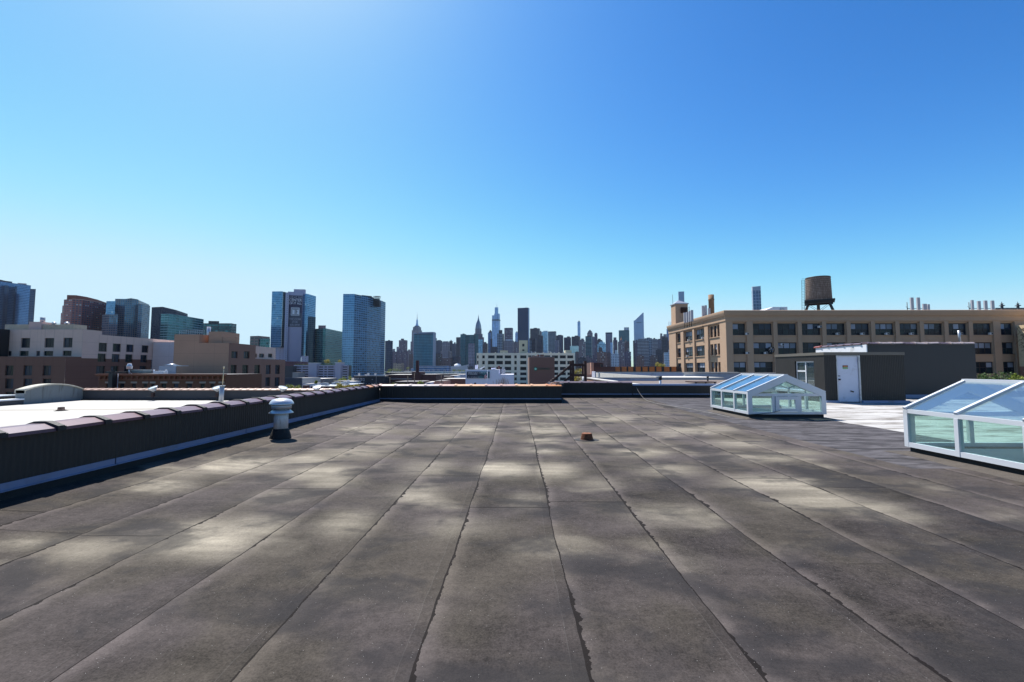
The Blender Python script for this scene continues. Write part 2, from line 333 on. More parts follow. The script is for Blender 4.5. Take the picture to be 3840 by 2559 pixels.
# ------------------------------------------------------------------ the roof we stand on
SKY = [(7.29, 14.05, 9.74, 16.75), (7.30, 2.45, 9.69, 8.47)]       # skylight openings x0,y0,x1,y1
def zroof(x, y):
    q = max(0, min(1, (x - 3) / 3.3)); return .07 * max(0, min(1, (-4.2 - x) / 1.6)) + .10 * ((1 - q) * max(0, min(1, (y - 10.5) / 6)) + q * max(0, min(1, (y - 17) / 2.4)))
rb = MB()
xs = sorted({-6.02, -5.6, -5.1, -4.6, -4.2, -3, -1, 1.94, 3, 5, 6.3, 7.52, 9.49, 9.66, 12, 14, 17, 23.2, 30} ); ys = sorted({-6, -2, 0, 2.65, 5, 8.27, 9.5, 10.5, 11.5, 12.5, 13.2, 14.25, 15, 15.8, 16.55, 17.5, 19.2, 20, 22.65, 26})
for a, b in zip(xs, xs[1:]):
    for c, d in zip(ys, ys[1:]):
        mx_, my_ = (a + b) / 2, (c + d) / 2
        if any(s[0] + .2 < mx_ < s[2] - .2 and s[1] + .2 < my_ < s[3] - .2 for s in SKY): continue
        if my_ > 19.2 and mx_ < 1.94: continue
        if my_ > 22.65 and mx_ < 17.6: continue
        rb.poly([(a, c, zroof(a, c)), (b, c, zroof(b, c)), (b, d, zroof(b, d)), (a, d, zroof(a, d))], 0, True)
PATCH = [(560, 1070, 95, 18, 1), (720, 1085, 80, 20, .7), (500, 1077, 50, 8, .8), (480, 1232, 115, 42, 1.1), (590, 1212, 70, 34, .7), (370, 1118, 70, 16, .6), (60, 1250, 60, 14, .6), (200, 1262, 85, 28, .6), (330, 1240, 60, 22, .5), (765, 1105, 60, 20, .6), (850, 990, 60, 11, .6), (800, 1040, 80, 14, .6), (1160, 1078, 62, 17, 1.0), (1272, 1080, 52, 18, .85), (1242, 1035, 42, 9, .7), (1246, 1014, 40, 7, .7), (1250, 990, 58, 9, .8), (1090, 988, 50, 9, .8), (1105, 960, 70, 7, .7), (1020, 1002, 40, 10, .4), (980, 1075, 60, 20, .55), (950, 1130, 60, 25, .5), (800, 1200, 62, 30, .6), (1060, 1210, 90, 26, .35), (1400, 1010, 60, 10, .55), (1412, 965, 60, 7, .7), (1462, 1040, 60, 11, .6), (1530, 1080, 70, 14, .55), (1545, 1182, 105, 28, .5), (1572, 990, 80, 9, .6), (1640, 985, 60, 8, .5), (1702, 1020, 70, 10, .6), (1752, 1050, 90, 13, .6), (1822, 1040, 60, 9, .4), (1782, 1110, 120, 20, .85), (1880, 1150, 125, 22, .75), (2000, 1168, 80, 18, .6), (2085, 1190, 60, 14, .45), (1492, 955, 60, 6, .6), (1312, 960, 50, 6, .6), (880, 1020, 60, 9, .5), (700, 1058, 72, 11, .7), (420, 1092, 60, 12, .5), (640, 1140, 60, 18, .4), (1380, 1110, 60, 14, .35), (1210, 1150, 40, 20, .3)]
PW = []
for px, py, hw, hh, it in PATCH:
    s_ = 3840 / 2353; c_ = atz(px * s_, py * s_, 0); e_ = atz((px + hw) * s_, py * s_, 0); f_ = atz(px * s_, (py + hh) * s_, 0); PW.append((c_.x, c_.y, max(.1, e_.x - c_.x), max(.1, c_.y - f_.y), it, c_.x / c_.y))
ra_ = MB()
def lins(L, st):
    out = []
    for a, b in zip(L, L[1:]):
        n = max(1, round((b - a) / st)); out += [a + (b - a) * i / n for i in range(n)]
    return out + [L[-1]]
XS, YS = lins([q for q in xs if -6.1 < q < 9.6], .13), lins([q for q in ys if 1 < q <= 14.3] , .13)
rb2 = MB(); Vx = []; ix = {}
keep = []
for f, sm in zip(rb.f, rb.sm):
    P = [rb.v[i] for i in f]; mx_ = sum(p.x for p in P) / 4; my_ = sum(p.y for p in P) / 4
    if XS[0] < mx_ < XS[-1] and YS[0] < my_ < YS[-1]: continue
    keep.append(P)
me = bpy.data.meshes.new('roof'); V_ = []; F_ = []; idx = {}
def vi(x, y):
    k = (round(x, 4), round(y, 4))
    if k not in idx: idx[k] = len(V_); V_.append((x, y, zroof(x, y)))
    return idx[k]
for P in keep: F_.append([vi(p.x, p.y) for p in P])
for a, b in zip(XS, XS[1:]):
    for c, d in zip(YS, YS[1:]):
        mx_, my_ = (a + b) / 2, (c + d) / 2
        if any(s[0] + .2 < mx_ < s[2] - .2 and s[1] + .2 < my_ < s[3] - .2 for s in SKY): continue
        F_.append([vi(a, c), vi(b, c), vi(b, d), vi(a, d)])
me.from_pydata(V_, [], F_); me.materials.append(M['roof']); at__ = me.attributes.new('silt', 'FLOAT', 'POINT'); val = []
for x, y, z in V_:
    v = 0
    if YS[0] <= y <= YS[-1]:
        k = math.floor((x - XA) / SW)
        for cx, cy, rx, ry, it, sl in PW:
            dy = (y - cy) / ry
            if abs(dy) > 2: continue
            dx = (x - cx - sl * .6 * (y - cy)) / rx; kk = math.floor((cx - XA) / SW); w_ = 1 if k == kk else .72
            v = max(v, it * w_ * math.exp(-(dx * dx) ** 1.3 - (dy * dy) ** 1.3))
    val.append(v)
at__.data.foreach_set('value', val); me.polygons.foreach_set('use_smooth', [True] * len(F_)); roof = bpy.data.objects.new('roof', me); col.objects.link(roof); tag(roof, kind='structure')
M['brickd'] = plain('old_brick', (.16, .075, .055), .85, var=.2, sc=5)
bb = MB(); bb.box(-6.38, -6, GZ, 30, 19.16, -3.6).box(1.9, 19.161, GZ, 30, 26, -3.61)
tag(bb.build('roof_structure', M['brickd']), kind='structure')

# ------------------------------------------------------------------ parapets with tile coping
def coping_tile(o, along, L, mat, parent, jog=0.0, band=True, w=.44, tilt=0.0, bandmat=None):
    """one saddle-backed clay coping tile with its raised socket band; o = centre of wall top at start, along = unit direction"""
    a = Vector(along).normalized(); s = Vector((a.y, -a.x, 0)); o = Vector(o)
    def prof(g): return [(-w / 2 - g, -.03), (-w / 2 - g, .012 + g), (-.08, .068 + g), (.08, .068 + g), (w / 2 + g, .012 + g), (w / 2 + g, -.03)]
    mb = MB()
    def ext(p, t0, t1, dz0=0, dz1=0):
        A = [o + a * t0 + s * (q[0] + jog) + Vector((0, 0, q[1] + dz0)) for q in p]; B = [o + a * t1 + s * (q[0] + jog) + Vector((0, 0, q[1] + dz1)) for q in p]
        for i in range(len(p)): j = (i + 1) % len(p); mb.poly([A[i], A[j], B[j], B[i]])
        mb.poly(A[::-1]); mb.poly(B)
    ext(prof(0), .05, L, 0, tilt)
    nb = len(mb.f)
    if band: ext(prof(.022), -.035, .05); ext(prof(.009), .05, .085)
    for k in range(nb, len(mb.f)): mb.mi[k] = 1
    return mb.build('coping_tile', [mat, bandmat or mat], parent)
def parapet(name, label, x0, y0, x1, y1, th, z0, ztop, side, tilemat=None, flash=True, tileL=.66, cat='parapet wall', group='parapet walls round the roof', lip=None, bandmat=None, fh=.085):
    """wall from (x0,y0) to (x1,y1) on its roof-side line; thickness th to the left-hand normal"""
    a = Vector((x1 - x0, y1 - y0, 0)); L = a.length; a.normalize(); s = Vector((-a.y, a.x, 0)) * side
    t = thing(name, label, cat, (x0, y0, z0), group)
    o = Vector((x0, y0, 0))
    mb = MB(); mb.obox(o + Vector((0, 0, z0 - .3)), a * L, s * th, Vector((0, 0, ztop - z0 + .3 - .02))); mb.build('siding', M['siding'], t)
    if flash:
        n = max(1, int(L / 3.05))
        for i in range(n):
            f = MB(); f.obox(o + a * (L * i / n + .01) - s * .003 + Vector((0, 0, z0 + .195 - fh)), a * (L / n - .02), -s * .012, Vector((0, 0, fh)))
            f.obox(o + a * (L * i / n + .01) - s * .016 + Vector((0, 0, z0 + .185 - fh)), a * (L / n - .02), -s * .035, Vector((0, 0, .010)))
            f.build('flashing_strip', M['flash'], t)
        b = MB(); b.obox(o + Vector((0, 0, z0 - .05)) - s * .002, a * L, -s * .03, Vector((0, 0, .23 - fh))); b.build('tar_upstand', M['tar'], t)
    if tilemat:
        n = int(L / tileL)
        for i in range(n + 1):
            LL = min(tileL, L - i * tileL)
            if LL < .1: continue
            c = o + a * (i * tileL) + s * (th / 2 - .03) + Vector((0, 0, ztop))
            coping_tile(c, a, LL - .005, M['t_' + tilemat(i, n)], t, jog=random.uniform(-.008, .008), tilt=random.uniform(-.006, .006), bandmat=bandmat)
    return t
WX = -5.97
def left_tile(i, n):
    if i >= n - 1: return 'red' if i % 2 else 'pink'
    if i == n - 2: return 'orange'
    return 'mauve' if i > 14 else ('purple' if i % 3 else 'mauve')
parapet('parapet_wall', 'dark ribbed parapet wall running along the left edge with purple clay coping', WX, -2.9, WX, 19.18, .38, .07, .825, 1, left_tile, bandmat=plain('tarred_joint', (.010, .008, .011), .6, var=.3, sc=8, bump=.5))
random.seed(3)
ft = [random.choice(['grey', 'grey', 'tan', 'orange', 'tan', 'pink']) for _ in range(30)]
ft[:8] = ['pink', 'grey', 'grey', 'grey', 'pink', 'tan', 'tan', 'pink']
ft[8:14] = ['pink', 'tan', 'tan', 'orange', 'tan', 'tan']
parapet('parapet_wall', 'dark parapet across the far end of the roof with orange and grey clay coping', WX + .0, 19.2, 1.94, 19.2, .38, .10, .82, 1, lambda i, n: ft[i], fh=.028)
parapet('parapet_wall', 'short dark parapet set back behind the end of the orange-coped one, purple tile coping', 1.98, 22.65, 5.9, 22.65, .38, .10, .85, 1, lambda i, n: 'slate', fh=.028)
t_ = parapet('parapet_wall', 'dark parapet with a thin metal edge running behind the small skylight', 5.92, 22.67, 13.75, 22.67, .3, .10, .72, 1, None, fh=.028)
MB().box(5.92, 22.62, .702, 13.75, 23.02, .785).build('metal_edge', M['flash'], t_)
t_ = parapet('parapet_wall', 'short return wall joining the stepped end parapets', 1.95, 19.6, 1.95, 23.03, .34, .10, .80, 1, lambda i, n: 'slate', flash=False)
# jumble of broken tiles on the corner
tp = thing('broken_tile', 'broken clay tile lying on the end of the orange coping', 'tile', (1.75, 19.4, .88))
mb = MB(); mb.bar((1.5, 19.38, .93), (1.78, 19.44, .96), .13, .035).bar((1.66, 19.3, .955), (1.92, 19.48, .945), .1, .04); mb.build('shard', M['t_tan'], tp)
mb = MB(); mb.bar((1.62, 19.43, .99), (1.86, 19.33, .99), .12, .035).bar((1.8, 19.48, .93), (1.98, 19.28, .93), .16, .05); mb.build('shard', M['t_grey'], tp)
# loose cable down the far parapet
def cable(name, label, pts, r, mat, cat='cable'):
    mb = MB()
    for p, q in zip(pts, pts[1:]): mb.tube(p, q, r, 5, caps=False)
    return tag(mb.build(name, mat, None, pts[0]), label, cat)
M['cab'] = plain('grey_cable', (.16, .15, .14), .6)
c0 = at(2386, 1453, 22.6); c1 = atz(2412, 1493, .12)
cp_ = [c0, (c0 + c1) / 2 + Vector((0, .0, -.04)), c1, atz(2428, 1504, .115), atz(2460, 1514, .11), atz(2520, 1524, .10), atz(2600, 1536, .08), atz(2680, 1553, .06), atz(2740, 1566, .05)]
cable('roof_cable', 'grey cable hanging off the far parapet and trailing over the roof to the small skylight', cp_, .012, M['cab'])

# ------------------------------------------------------------------ mushroom vent
V = Vector((-5.26, 9.85, 0.03))
t = thing('roof_vent', 'white mushroom vent pipe with domed cap and tarred foot by the left parapet', 'roof vent', V)
MB().lathe(V, [(.146, .2), (.146, .69)], 32).build('pipe', plain('stained_pipe', (.50, .53, .58), .5, .2, var=.15, sc=5, dirt=(.14, .12, .11, .7), dsc=6, streak=True), t)
mb = MB(); mb.lathe(V, [(.222, -.03), (.218, .03), (.195, .12), (.166, .19), (.155, .225), (.135, .235)], 28, jit=.035); mb.build('tar_boot', M['tar'], t)
mb = MB(); mb.lathe(V, [(.165, .595), (.250, .57), (.253, .578), (.2, .625), (.17, .65)], 36); mb.build('storm_collar', M['capm'], t)
mb = MB(); mb.lathe(V, [(.198, .668), (.205, .668), (.205, .77), (.198, .77)], 36); mb.build('collar_band', M['galv'], t)
mb = MB(); mb.lathe(V, [(.235, .765), (.250, .762), (.253, .77), (.248, .79), (.225, .832), (.19, .868), (.11, .89), (.04, .897), (.005, .898)], 40); mb.build('cap', M['capm'], t)
for i in range(3):
    a = 2.0 + i * 2.09; p = V + Vector((math.cos(a) * .17, math.sin(a) * .17, 0)); MB().bar(p + Vector((0, 0, .6)), p + Vector((0, 0, .69)), .025, .012).build('strut', M['galv'], t)
mb = MB(); pl = []
for i in range(22): a = 2 * math.pi * i / 22; pl.append((V.x - .02 + math.cos(a) * .42 * random.uniform(.8, 1.15), V.y + math.sin(a) * .36 * random.uniform(.75, 1.1)))
mb.prism(pl, .0, .012); M['grit'] = plain('roof_mastic', (.075, .062, .052), .9, var=.3, sc=9, bump=.8); mb.build('mastic_patch', M['grit'], t)

# ------------------------------------------------------------------ roof drain
D_ = atz(2201, 1651, 0)
t = thing('roof_drain', 'rusty ribbed iron drain strainer standing in the middle of the roof', 'roof drain', D_)
mb = MB()
for i in range(28):
    a = 2 * math.pi * i / 28; c, s = math.cos(a), math.sin(a); mb.bar(D_ + Vector((c * .135, s * .135, .0)), D_ + Vector((c * .102, s * .102, .145)), .013, .016, up=(c, s, 0))
mb.lathe(D_, [(.085, .135), (.107, .135), (.107, .152), (.085, .156)], 28)
mb.build('strainer', M['rust'], t)
mb = MB()
for i in range(7):
    y_ = -.075 + .025 * i; w_ = math.sqrt(max(0, .088 ** 2 - y_ ** 2)); mb.bar(D_ + Vector((-w_, y_, .147)), D_ + Vector((w_, y_, .147)), .010, .010)
mb.lathe(D_, [(.01, .14), (.03, .14), (.03, .156), (.01, .156)], 12); mb.build('top_grate', plain('worn_rust', (.50, .28, .16), .7, var=.2, sc=12), t)
MB().lathe(D_, [(.085, .003), (.098, .003), (.072, .138), (.06, .138)], 20).build('inner_basket', M['dark'], t)
MB().lathe(D_, [(.13, -.002), (.165, -.002), (.165, .014), (.13, .02)], 28).build('clamp_ring', M['rustd'], t)
mb = MB(); mb.prism([(D_.x + math.cos(2 * math.pi * i / 20) * .27 * random.uniform(.85, 1.1), D_.y + .01 + math.sin(2 * math.pi * i / 20) * .24 * random.uniform(.85, 1.1)) for i in range(20)], 0, .006); mb.build('tar_ring', M['tar'], t)

# ------------------------------------------------------------------ skylights
def skylight(label, x0, y0, x1, y1, zb, bays, h=.105, dirt_poly=True):
    e, rdg = .70, 1.225; xm = (x0 + x1) / 2; t = thing('skylight', label, 'skylight', (xm, y0, zb), 'pitched glass skylights on the roof')
    Z = zb + h; tb = .09                   # curb height, frame foot, bar size
    # shaft below
    w = MB(); i_ = .2
    A = [(x0 + i_, y0 + i_), (x1 - i_, y0 + i_), (x1 - i_, y1 - i_), (x0 + i_, y1 - i_)]
    for p, q in zip(A, A[1:] + A[:1]): w.poly([(q[0], q[1], Z - .01), (p[0], p[1], Z - .01), (p[0], p[1], -2.6), (q[0], q[1], -2.6)])
    w.poly([(x0 + i_, y0 + i_, -2.6), (x1 - i_, y0 + i_, -2.6), (x1 - i_, y1 - i_, -2.6), (x0 + i_, y1 - i_, -2.6)], 1)
    w.build('shaft', [M['well'], M['darkfl']], t)
    c = MB(); c.box(x0 + .06, y0 + .05, zb - .03, x1 - .06, y0 + i_ - .003, Z - .004).box(x0 + .06, y1 - i_ + .003, zb - .03, x1 - .06, y1 - .05, Z - .004)
    c.box(x0 + .06, y0 + i_, zb - .03, x0 + i_ - .003, y1 - i_, Z - .004).box(x1 - i_ + .003, y0 + i_, zb - .03, x1 - .06, y1 - i_, Z - .004); c.build('curb', M['tar'], t)
    if dirt_poly:
        g_ = MB(); N_ = 60; pl = []
        for k in range(N_):
            s = k / N_ * 4; q = s % 1; ed = int(s); L = [((x0 - .18) + (x1 - x0 + .36) * q, y0 - .2), (x1 + .18, (y0 - .2) + (y1 - y0 + .4) * q), (x1 + .18 - (x1 - x0 + .36) * q, y1 + .2), (x0 - .18, y1 + .2 - (y1 - y0 + .4) * q)][ed]
            pl.append((L[0] + random.uniform(-.06, .06), L[1] + random.uniform(-.07, .07)))
        inner = [(x0 + .1, y0 + .1), (x1 - .1, y0 + .1), (x1 - .1, y1 - .1), (x0 + .1, y1 - .1)]
        for k in range(N_):
            a, b = pl[k], pl[(k + 1) % N_]; nz = lambda p: zroof(*p) + .010
            ia = (min(max(a[0], x0 + .1), x1 - .1), min(max(a[1], y0 + .1), y1 - .1)); ib = (min(max(b[0], x0 + .1), x1 - .1), min(max(b[1], y0 + .1), y1 - .1))
            g_.poly([(a[0], a[1], zroof(*a) + .002), (b[0], b[1], zroof(*b) + .002), (ib[0], ib[1], nz(ib) + .05), (ia[0], ia[1], nz(ia) + .05)])
        g_.build('mastic_skirt', M['grit'], t)
    # frame
    f = MB(); H = Z + e; HR = Z + rdg
    for y in (y0, y1):
        yy0, yy1 = (y, y + tb) if y == y0 else (y - tb, y)
        # gable rafter as a wide flat band
        for sx, xe in ((1, x0), (-1, x1)):
            f.prism_y = None
            pts = [(xe, H - .02), (xm, HR), (xm, HR - .19), (xe + sx * .14, H - .13)]
            P0 = [(a, yy0, b) for a, b in pts]; P1 = [(a, yy1, b) for a, b in pts]
            f.poly(P0 if sx > 0 else P0[::-1]); f.poly(P1[::-1] if sx > 0 else P1)
            for k in range(4): j = (k + 1) % 4; f.poly([P0[k], P0[j], P1[j], P1[k]])
            f.box(xe, yy0 + .002, Z, xe + sx * .14, yy1 - .002, H - .022)
        f.box(x0 + .14, yy0 + .012, Z, x1 - .14, yy1 - .012, Z + .075); f.box(x0 + .14, yy0 + .012, H - .13, x1 - .14, yy1 - .012, H - .05)
        if y == y0:
            b1, b2 = xm - .37, xm + .37
            f.box(b1 - .09, yy0 + .014, Z + .075, b1, yy1 - .014, H - .13); f.box(b2, yy0 + .014, Z + .075, b2 + .09, yy1 - .014, H - .13)
        else:
            f.box(xm - .04, yy0 + .014, Z + .075, xm + .04, yy1 - .014, H - .13)
    bl = (y1 - y0) / bays
    for sx, xe in ((1, x0), (-1, x1)):
        f.box(xe + sx * .003, y0 + tb, Z, xe + sx * .085, y1 - tb, Z + .085); f.box(xe + sx * .004, y0 + tb, H - .075, xe + sx * .088, y1 - tb, H - .005)
        for k in range(bays + 1):
            yc = min(max(y0 + bl * k, y0 + .035), y1 - .035)
            if 0 < k < bays: f.box(xe - sx * .004, yc - .035, Z, xe + sx * .08, yc + .035, H - .076)
            # rafter
            p = Vector((xe, yc, H + .005)); q = Vector((xm, yc, HR + .012)); f.bar(p, q, .058, .05, up=(0, 0, 1))
    f.box(xm - .06, y0 + .001, HR - .03, xm + .06, y1 - .001, HR + .035)
    f.build('frame', M['alu'], t)
    # inner lining bars give the double line seen through the glass
    # panes
    for k in range(bays):
        a, b = y0 + bl * k + .035, y0 + bl * (k + 1) - .035
        for sx, xe in ((1, x0), (-1, x1)):
            MB().box(xe + sx * .03, a, Z + .08, xe + sx * .042, b, H - .07).build('side_pane', M['glass'], t)
            p = MB(); A0 = Vector((xe + sx * .04, a, H)); B0 = Vector((xm - sx * .05, a, HR - .02)); d = Vector((0, b - a, 0)); p.obox(A0, B0 - A0, d, Vector((0, 0, .010))); p.build('roof_pane', M['glass_top'], t)
    for y in (y0 + .04, y1 - .052):
        g_ = MB(); P = [(x0 + .1, H - .06), (x1 - .1, H - .06), (xm, HR - .12)]
        g_.poly([(a, y, b) for a, b in P]); g_.poly([(a, y + .01, b) for a, b in P][::-1]); g_.build('gable_pane', M['glass'], t)
        if y < y0 + .1:
            for a, b in ((x0 + .13, xm - .45), (xm + .45, x1 - .13)): MB().box(a, y, Z + .06, b, y + .01, H - .12).build('gable_pane', M['glass'], t)
        else:
            for a, b in ((x0 + .13, xm - .035), (xm + .035, x1 - .13)): MB().box(a, y, Z + .06, b, y + .01, H - .12).build('gable_pane', M['glass'], t)
    # little tilted vent sash in the gable
    v = MB(); za, zc = Z + .085, H - .14; y_ = y0 - .02
    for a, b, c_, d in ((xm - .36, za, xm - .25, zc), (xm + .25, za, xm + .36, zc), (xm - .25, za, xm + .25, za + .10), (xm - .25, zc - .10, xm + .25, zc)): v.box(a, y_, b, c_, y_ + .06, d)
    vs = v.build('vent_sash', M['alu'], t); MB().box(xm - .25, y_ + .02, za + .1, xm + .25, y_ + .03, zc - .1).build('pane', M['glass'], vs)
    return t
s1 = skylight('small pitched glass skylight standing whole in front of the dark rooftop shed', 7.29, 14.05, 9.74, 16.75, .0, 3, .145)
s2 = skylight('large pitched glass skylight cut by the right edge of the picture', 7.30, 2.45, 9.69, 8.47, 0.0, 6, .135)
# cable to skylight gable
cable('skylight_cable', 'thin dark cable sagging across the gable foot of the small skylight', [at(2800, 1556, 14.0), at(2850, 1553, 14.0), at(2890, 1549, 14.0), at(2925, 1541, 14.0)], .009, M['dark'])

# ------------------------------------------------------------------ rooftop shed and the tall bulkhead behind
SX0, SX1, SY0, SY1, SZ = 13.5, 16.97, 19.5, 23.15, 2.30
t = thing('rooftop_shed', 'dark ribbed metal rooftop shed with a white steel door', 'shed', ((SX0 + SX1) / 2, SY0, .1))
w = MB(); wy0, wy1, wz0, wz1 = 20.18, 21.55, .55, 1.93
wallgrid(w, (SX0, SY0, 0), (0, 1, 0), (-1, 0, 0), SY1 - SY0, .1, SZ - .13, [(wy0 - SY0, wy1 - SY0, wz0, wz1)], .14)
dx0, dx1 = at(3139, 1400, SY0).x, at(3222, 1400, SY0).x
wallgrid(w, (SX0, SY0, 0), (1, 0, 0), (0, -1, 0), SX1 - SX0, .1, SZ - .13, [(dx0 - SX0, dx1 - SX0, .1, 2.14)], .1)
w.poly([(SX1, SY0, .1), (SX1, SY1, .1), (SX1, SY1, SZ - .13), (SX1, SY0, SZ - .13)]); w.build('siding', M['siding'], t)
MB().box(SX0 - .03, SY0 - .03, SZ - .13, SX1 + .03, SY1, SZ).build('roof_edge', M['siding_tan'], t)
MB().box(SX0 - .04, SY0 - .10, .0, dx0 - .02, SY0 - .005, .19).build('base_flashing', M['flash'], t)
MB().box(dx1 + .05, SY0 - .10, .0, SX1 + .1, SY0 - .005, .19).build('base_flashing', M['flash'], t)
# window
win = MB(); x_ = SX0 + .07
for a, b, c, d in ((wy0, wz0, wy1, wz0 + .07), (wy0, wz1 - .07, wy1, wz1), (wy0, wz0 + .07, wy0 + .07, wz1 - .07), (wy1 - .07, wz0 + .07, wy1, wz1 - .07), (20.83, wz0 + .07, 20.9, wz1 - .07), (20.9, 1.42, wy1 - .07, 1.5)): win.box(x_, a, b, x_ + .06, c, d)
wo = win.build('window', M['alu'], t); MB().box(x_ + .02, wy0 + .07, wz0 + .07, x_ + .03, wy1 - .07, wz1 - .07).build('pane', M['glass_dark'], wo)
# door
d = MB(); d.box(dx0 + .02, SY0 + .03, .13, dx1 - .02, SY0 + .08, 2.11); 
M['door'] = plain('scuffed_white_door', (.50, .54, .66), .5, var=.06, sc=2, dirt=(.30, .30, .36, .5), dsc=3)
do = d.build('door', M['door'], t)
MB().box(dx0 - .02, SY0 - .015, .1, dx0 + .018, SY0 + .028, 2.15).box(dx1 - .018, SY0 - .015, .1, dx1 + .05, SY0 + .028, 2.15).box(dx0 + .018, SY0 - .015, 2.112, dx1 - .018, SY0 + .028, 2.15).build('door_frame', M['galv'], t)
MB().tube((dx0 + .10, SY0 - .03, 1.1), (dx0 + .10, SY0 + .03, 1.1), .035, 12).build('handle', M['dark'], do)
MB().box(dx0 + .05, SY0 + .005, 1.24, dx0 + .14, SY0 + .028, 1.27).build('lock', M['dark'], do)
MB().bar((dx0 + .56, SY0 + .0, .60), (dx0 + .68, SY0 + .0, .56), .03, .05).build('pull_latch', M['dark'], do)
for z in (1.82, .3): MB().box(dx1 - .04, SY0 - .035, z, dx1 + .02, SY0 - .016, z + .2).build('hinge', M['galv'], do)
sg = MB().box(dx0 + .27, SY0 + .022, 1.64, dx0 + .50, SY0 + .029, 1.72).build('sign', plain('sign_dark_red', (.06, .012, .012), .5, var=.02), do)
MB().box(dx0 + .27, SY0 + .022, 1.56, dx0 + .50, SY0 + .028, 1.635).build('sign_text_field', plain('sign_green', (.18, .33, .16), .5, var=.5, sc=30), do)
MB().box(dx0 + .30, SY0 + .018, 1.662, dx0 + .47, SY0 + .0215, 1.70).build('sign_band', plain('sign_orange', (.55, .2, .07), .5, var=.5, sc=40), do)

BX0, BX1, BY0, BY1, BZ = 17.93, 23.36, 22.67, 26.5, 2.85
t = thing('bulkhead', 'tall dark stair bulkhead with clay coping and a white side wall behind the shed', 'bulkhead', ((BX0 + BX1) / 2, BY0, .1))
M['siding2'] = plain('dark_panel', (.018, .0175, .021), .55, var=.12, sc=1.2, streak=True)
MB().poly([(BX0, BY0, .1), (BX1, BY0, .1), (BX1, BY0, BZ), (BX0, BY0, BZ)]).poly([(BX1, BY0, .1), (BX1, BY1, .1), (BX1, BY1, BZ), (BX1, BY0, BZ)]).poly([(BX0, BY0, BZ - .01), (BX1, BY0, BZ - .01), (BX1, BY1, BZ - .01), (BX0, BY1, BZ - .01)]).poly([(BX0, BY1, .1), (BX1, BY1, .1), (BX1, BY1, BZ), (BX0, BY1, BZ)]).build('wall', M['siding2'], t)
MB().box(BX0 - .05, BY0 + .01, .1, BX0 - .002, BY1, BZ - .05).build('side_wall', M['white'], t)
for i in range(9):
    coping_tile((BX0 - .0 + i * .6, BY0 + .12, BZ), (1, 0, 0), .59, M['t_grey'] if i % 3 else M['t_slate'], t, jog=random.uniform(-.02, .02), tilt=random.uniform(-.02, .02), w=.36)
for i in range(6): coping_tile((BX0 + .08, BY0 + .35 + i * .6, BZ - .01), (0, 1, 0), .59, M['t_red'] if i == 5 else M['t_slate'], t, jog=random.uniform(-.02, .02), tilt=random.uniform(-.015, .015), w=.36)
MB().box(SX1 + .2, BY0 - .12, .0, BX1, BY0 - .004, .26).build('base_flashing', M['flash'], t)
tag(MB().tube(at(3600, 1285, 24), at(3595, 1240, 24), .055, 12).build('vent_pipe', M['galv'], None, at(3600, 1285, 24)), 'thin grey vent pipe rising above the coping of the tall dark bulkhead', 'pipe')
# ------------------------------------------------------------------ neighbouring roof on the left
def mat_whiteroof():
    g = NT('white_roof_coating'); o = g.obj(); x, y, z = g.sep(o)
    a = g.noise(g.vec(g.m('MULTIPLY', x, .12), g.m('MULTIPLY', y, .9)), 1.6, 6, .7, .6); b = g.noise(g.vec(g.m('MULTIPLY', x, .3), g.m('MULTIPLY', y, 2.4), 3.0), 1.3, 5, .65)
    c = g.mix(g.ss(a, .5, .7), (.38, .37, .345), (.24, .215, .17)); c = g.mix(g.m('MULTIPLY', g.ss(b, .55, .68), .55), c, (.20, .19, .17))
    dr = g.m('ABSOLUTE', g.m('SUBTRACT', y, g.m('ADD', 16.9, g.m('MULTIPLY', g.m('ADD', x, 17.0), .12)))); st = g.m('MULTIPLY', g.ss(dr, .55, .02), g.m('ADD', .2, g.noise(g.vec(g.m('MULTIPLY', x, .35), y), 1.0, 4)))
    c = g.mix(g.m('MULTIPLY', st, .85), c, (.15, .112, .07)); g.bsdf(c, .75, 0, a, .2); return g.mat
M['wroof'] = mat_whiteroof()
mb = MB(); mb.poly([(-24.8, 2, 0), (-6.40, 2, 0), (-6.40, 22, 0), (-24.8, 22, 0)], 0); tag(mb.build('neighbour_roof', M['wroof']), kind='structure')
M['conc'] = plain('weathered_concrete', (.17, .19, .20), .8, var=.1, sc=1, dirt=(.07, .075, .06, .7), dsc=1.2, streak=True)
tag(MB().box(-25, -4, GZ, -6.42, 22.3, -.02).build('neighbour_building_structure', M['brickd']), kind='structure')
NY = 22.0
t = thing('parapet_wall', 'dark parapet with small pinkish tile coping across the white roof', 'parapet wall', (-14, NY, 0), 'parapet walls round the roof')
M['slate'] = plain('dark_render', (.045, .047, .055), .8, var=.15, sc=1)
MB().box(-21.8, NY, -.02, -6.45, NY + .35, .50).build('wall', M['slate'], t)
MB().box(-21.8, NY - .07, .0, -6.45, NY - .002, .06).build('tar_upstand', M['tar'], t)
mt = plain('pale_tile', (.40, .25, .19), .5, var=.15, sc=3); random.seed(11)
for i in range(41):
    if i == 0: c0t = coping_tile((-21.75, NY + .17, .50), (1, 0, 0), .37, mt, t, w=.40); continue
    c = c0t.copy(); col.objects.link(c); c.location = (i * .375, 0, 0)
    if i % 5 == 2: c.data = c.data.copy() if False else c.data
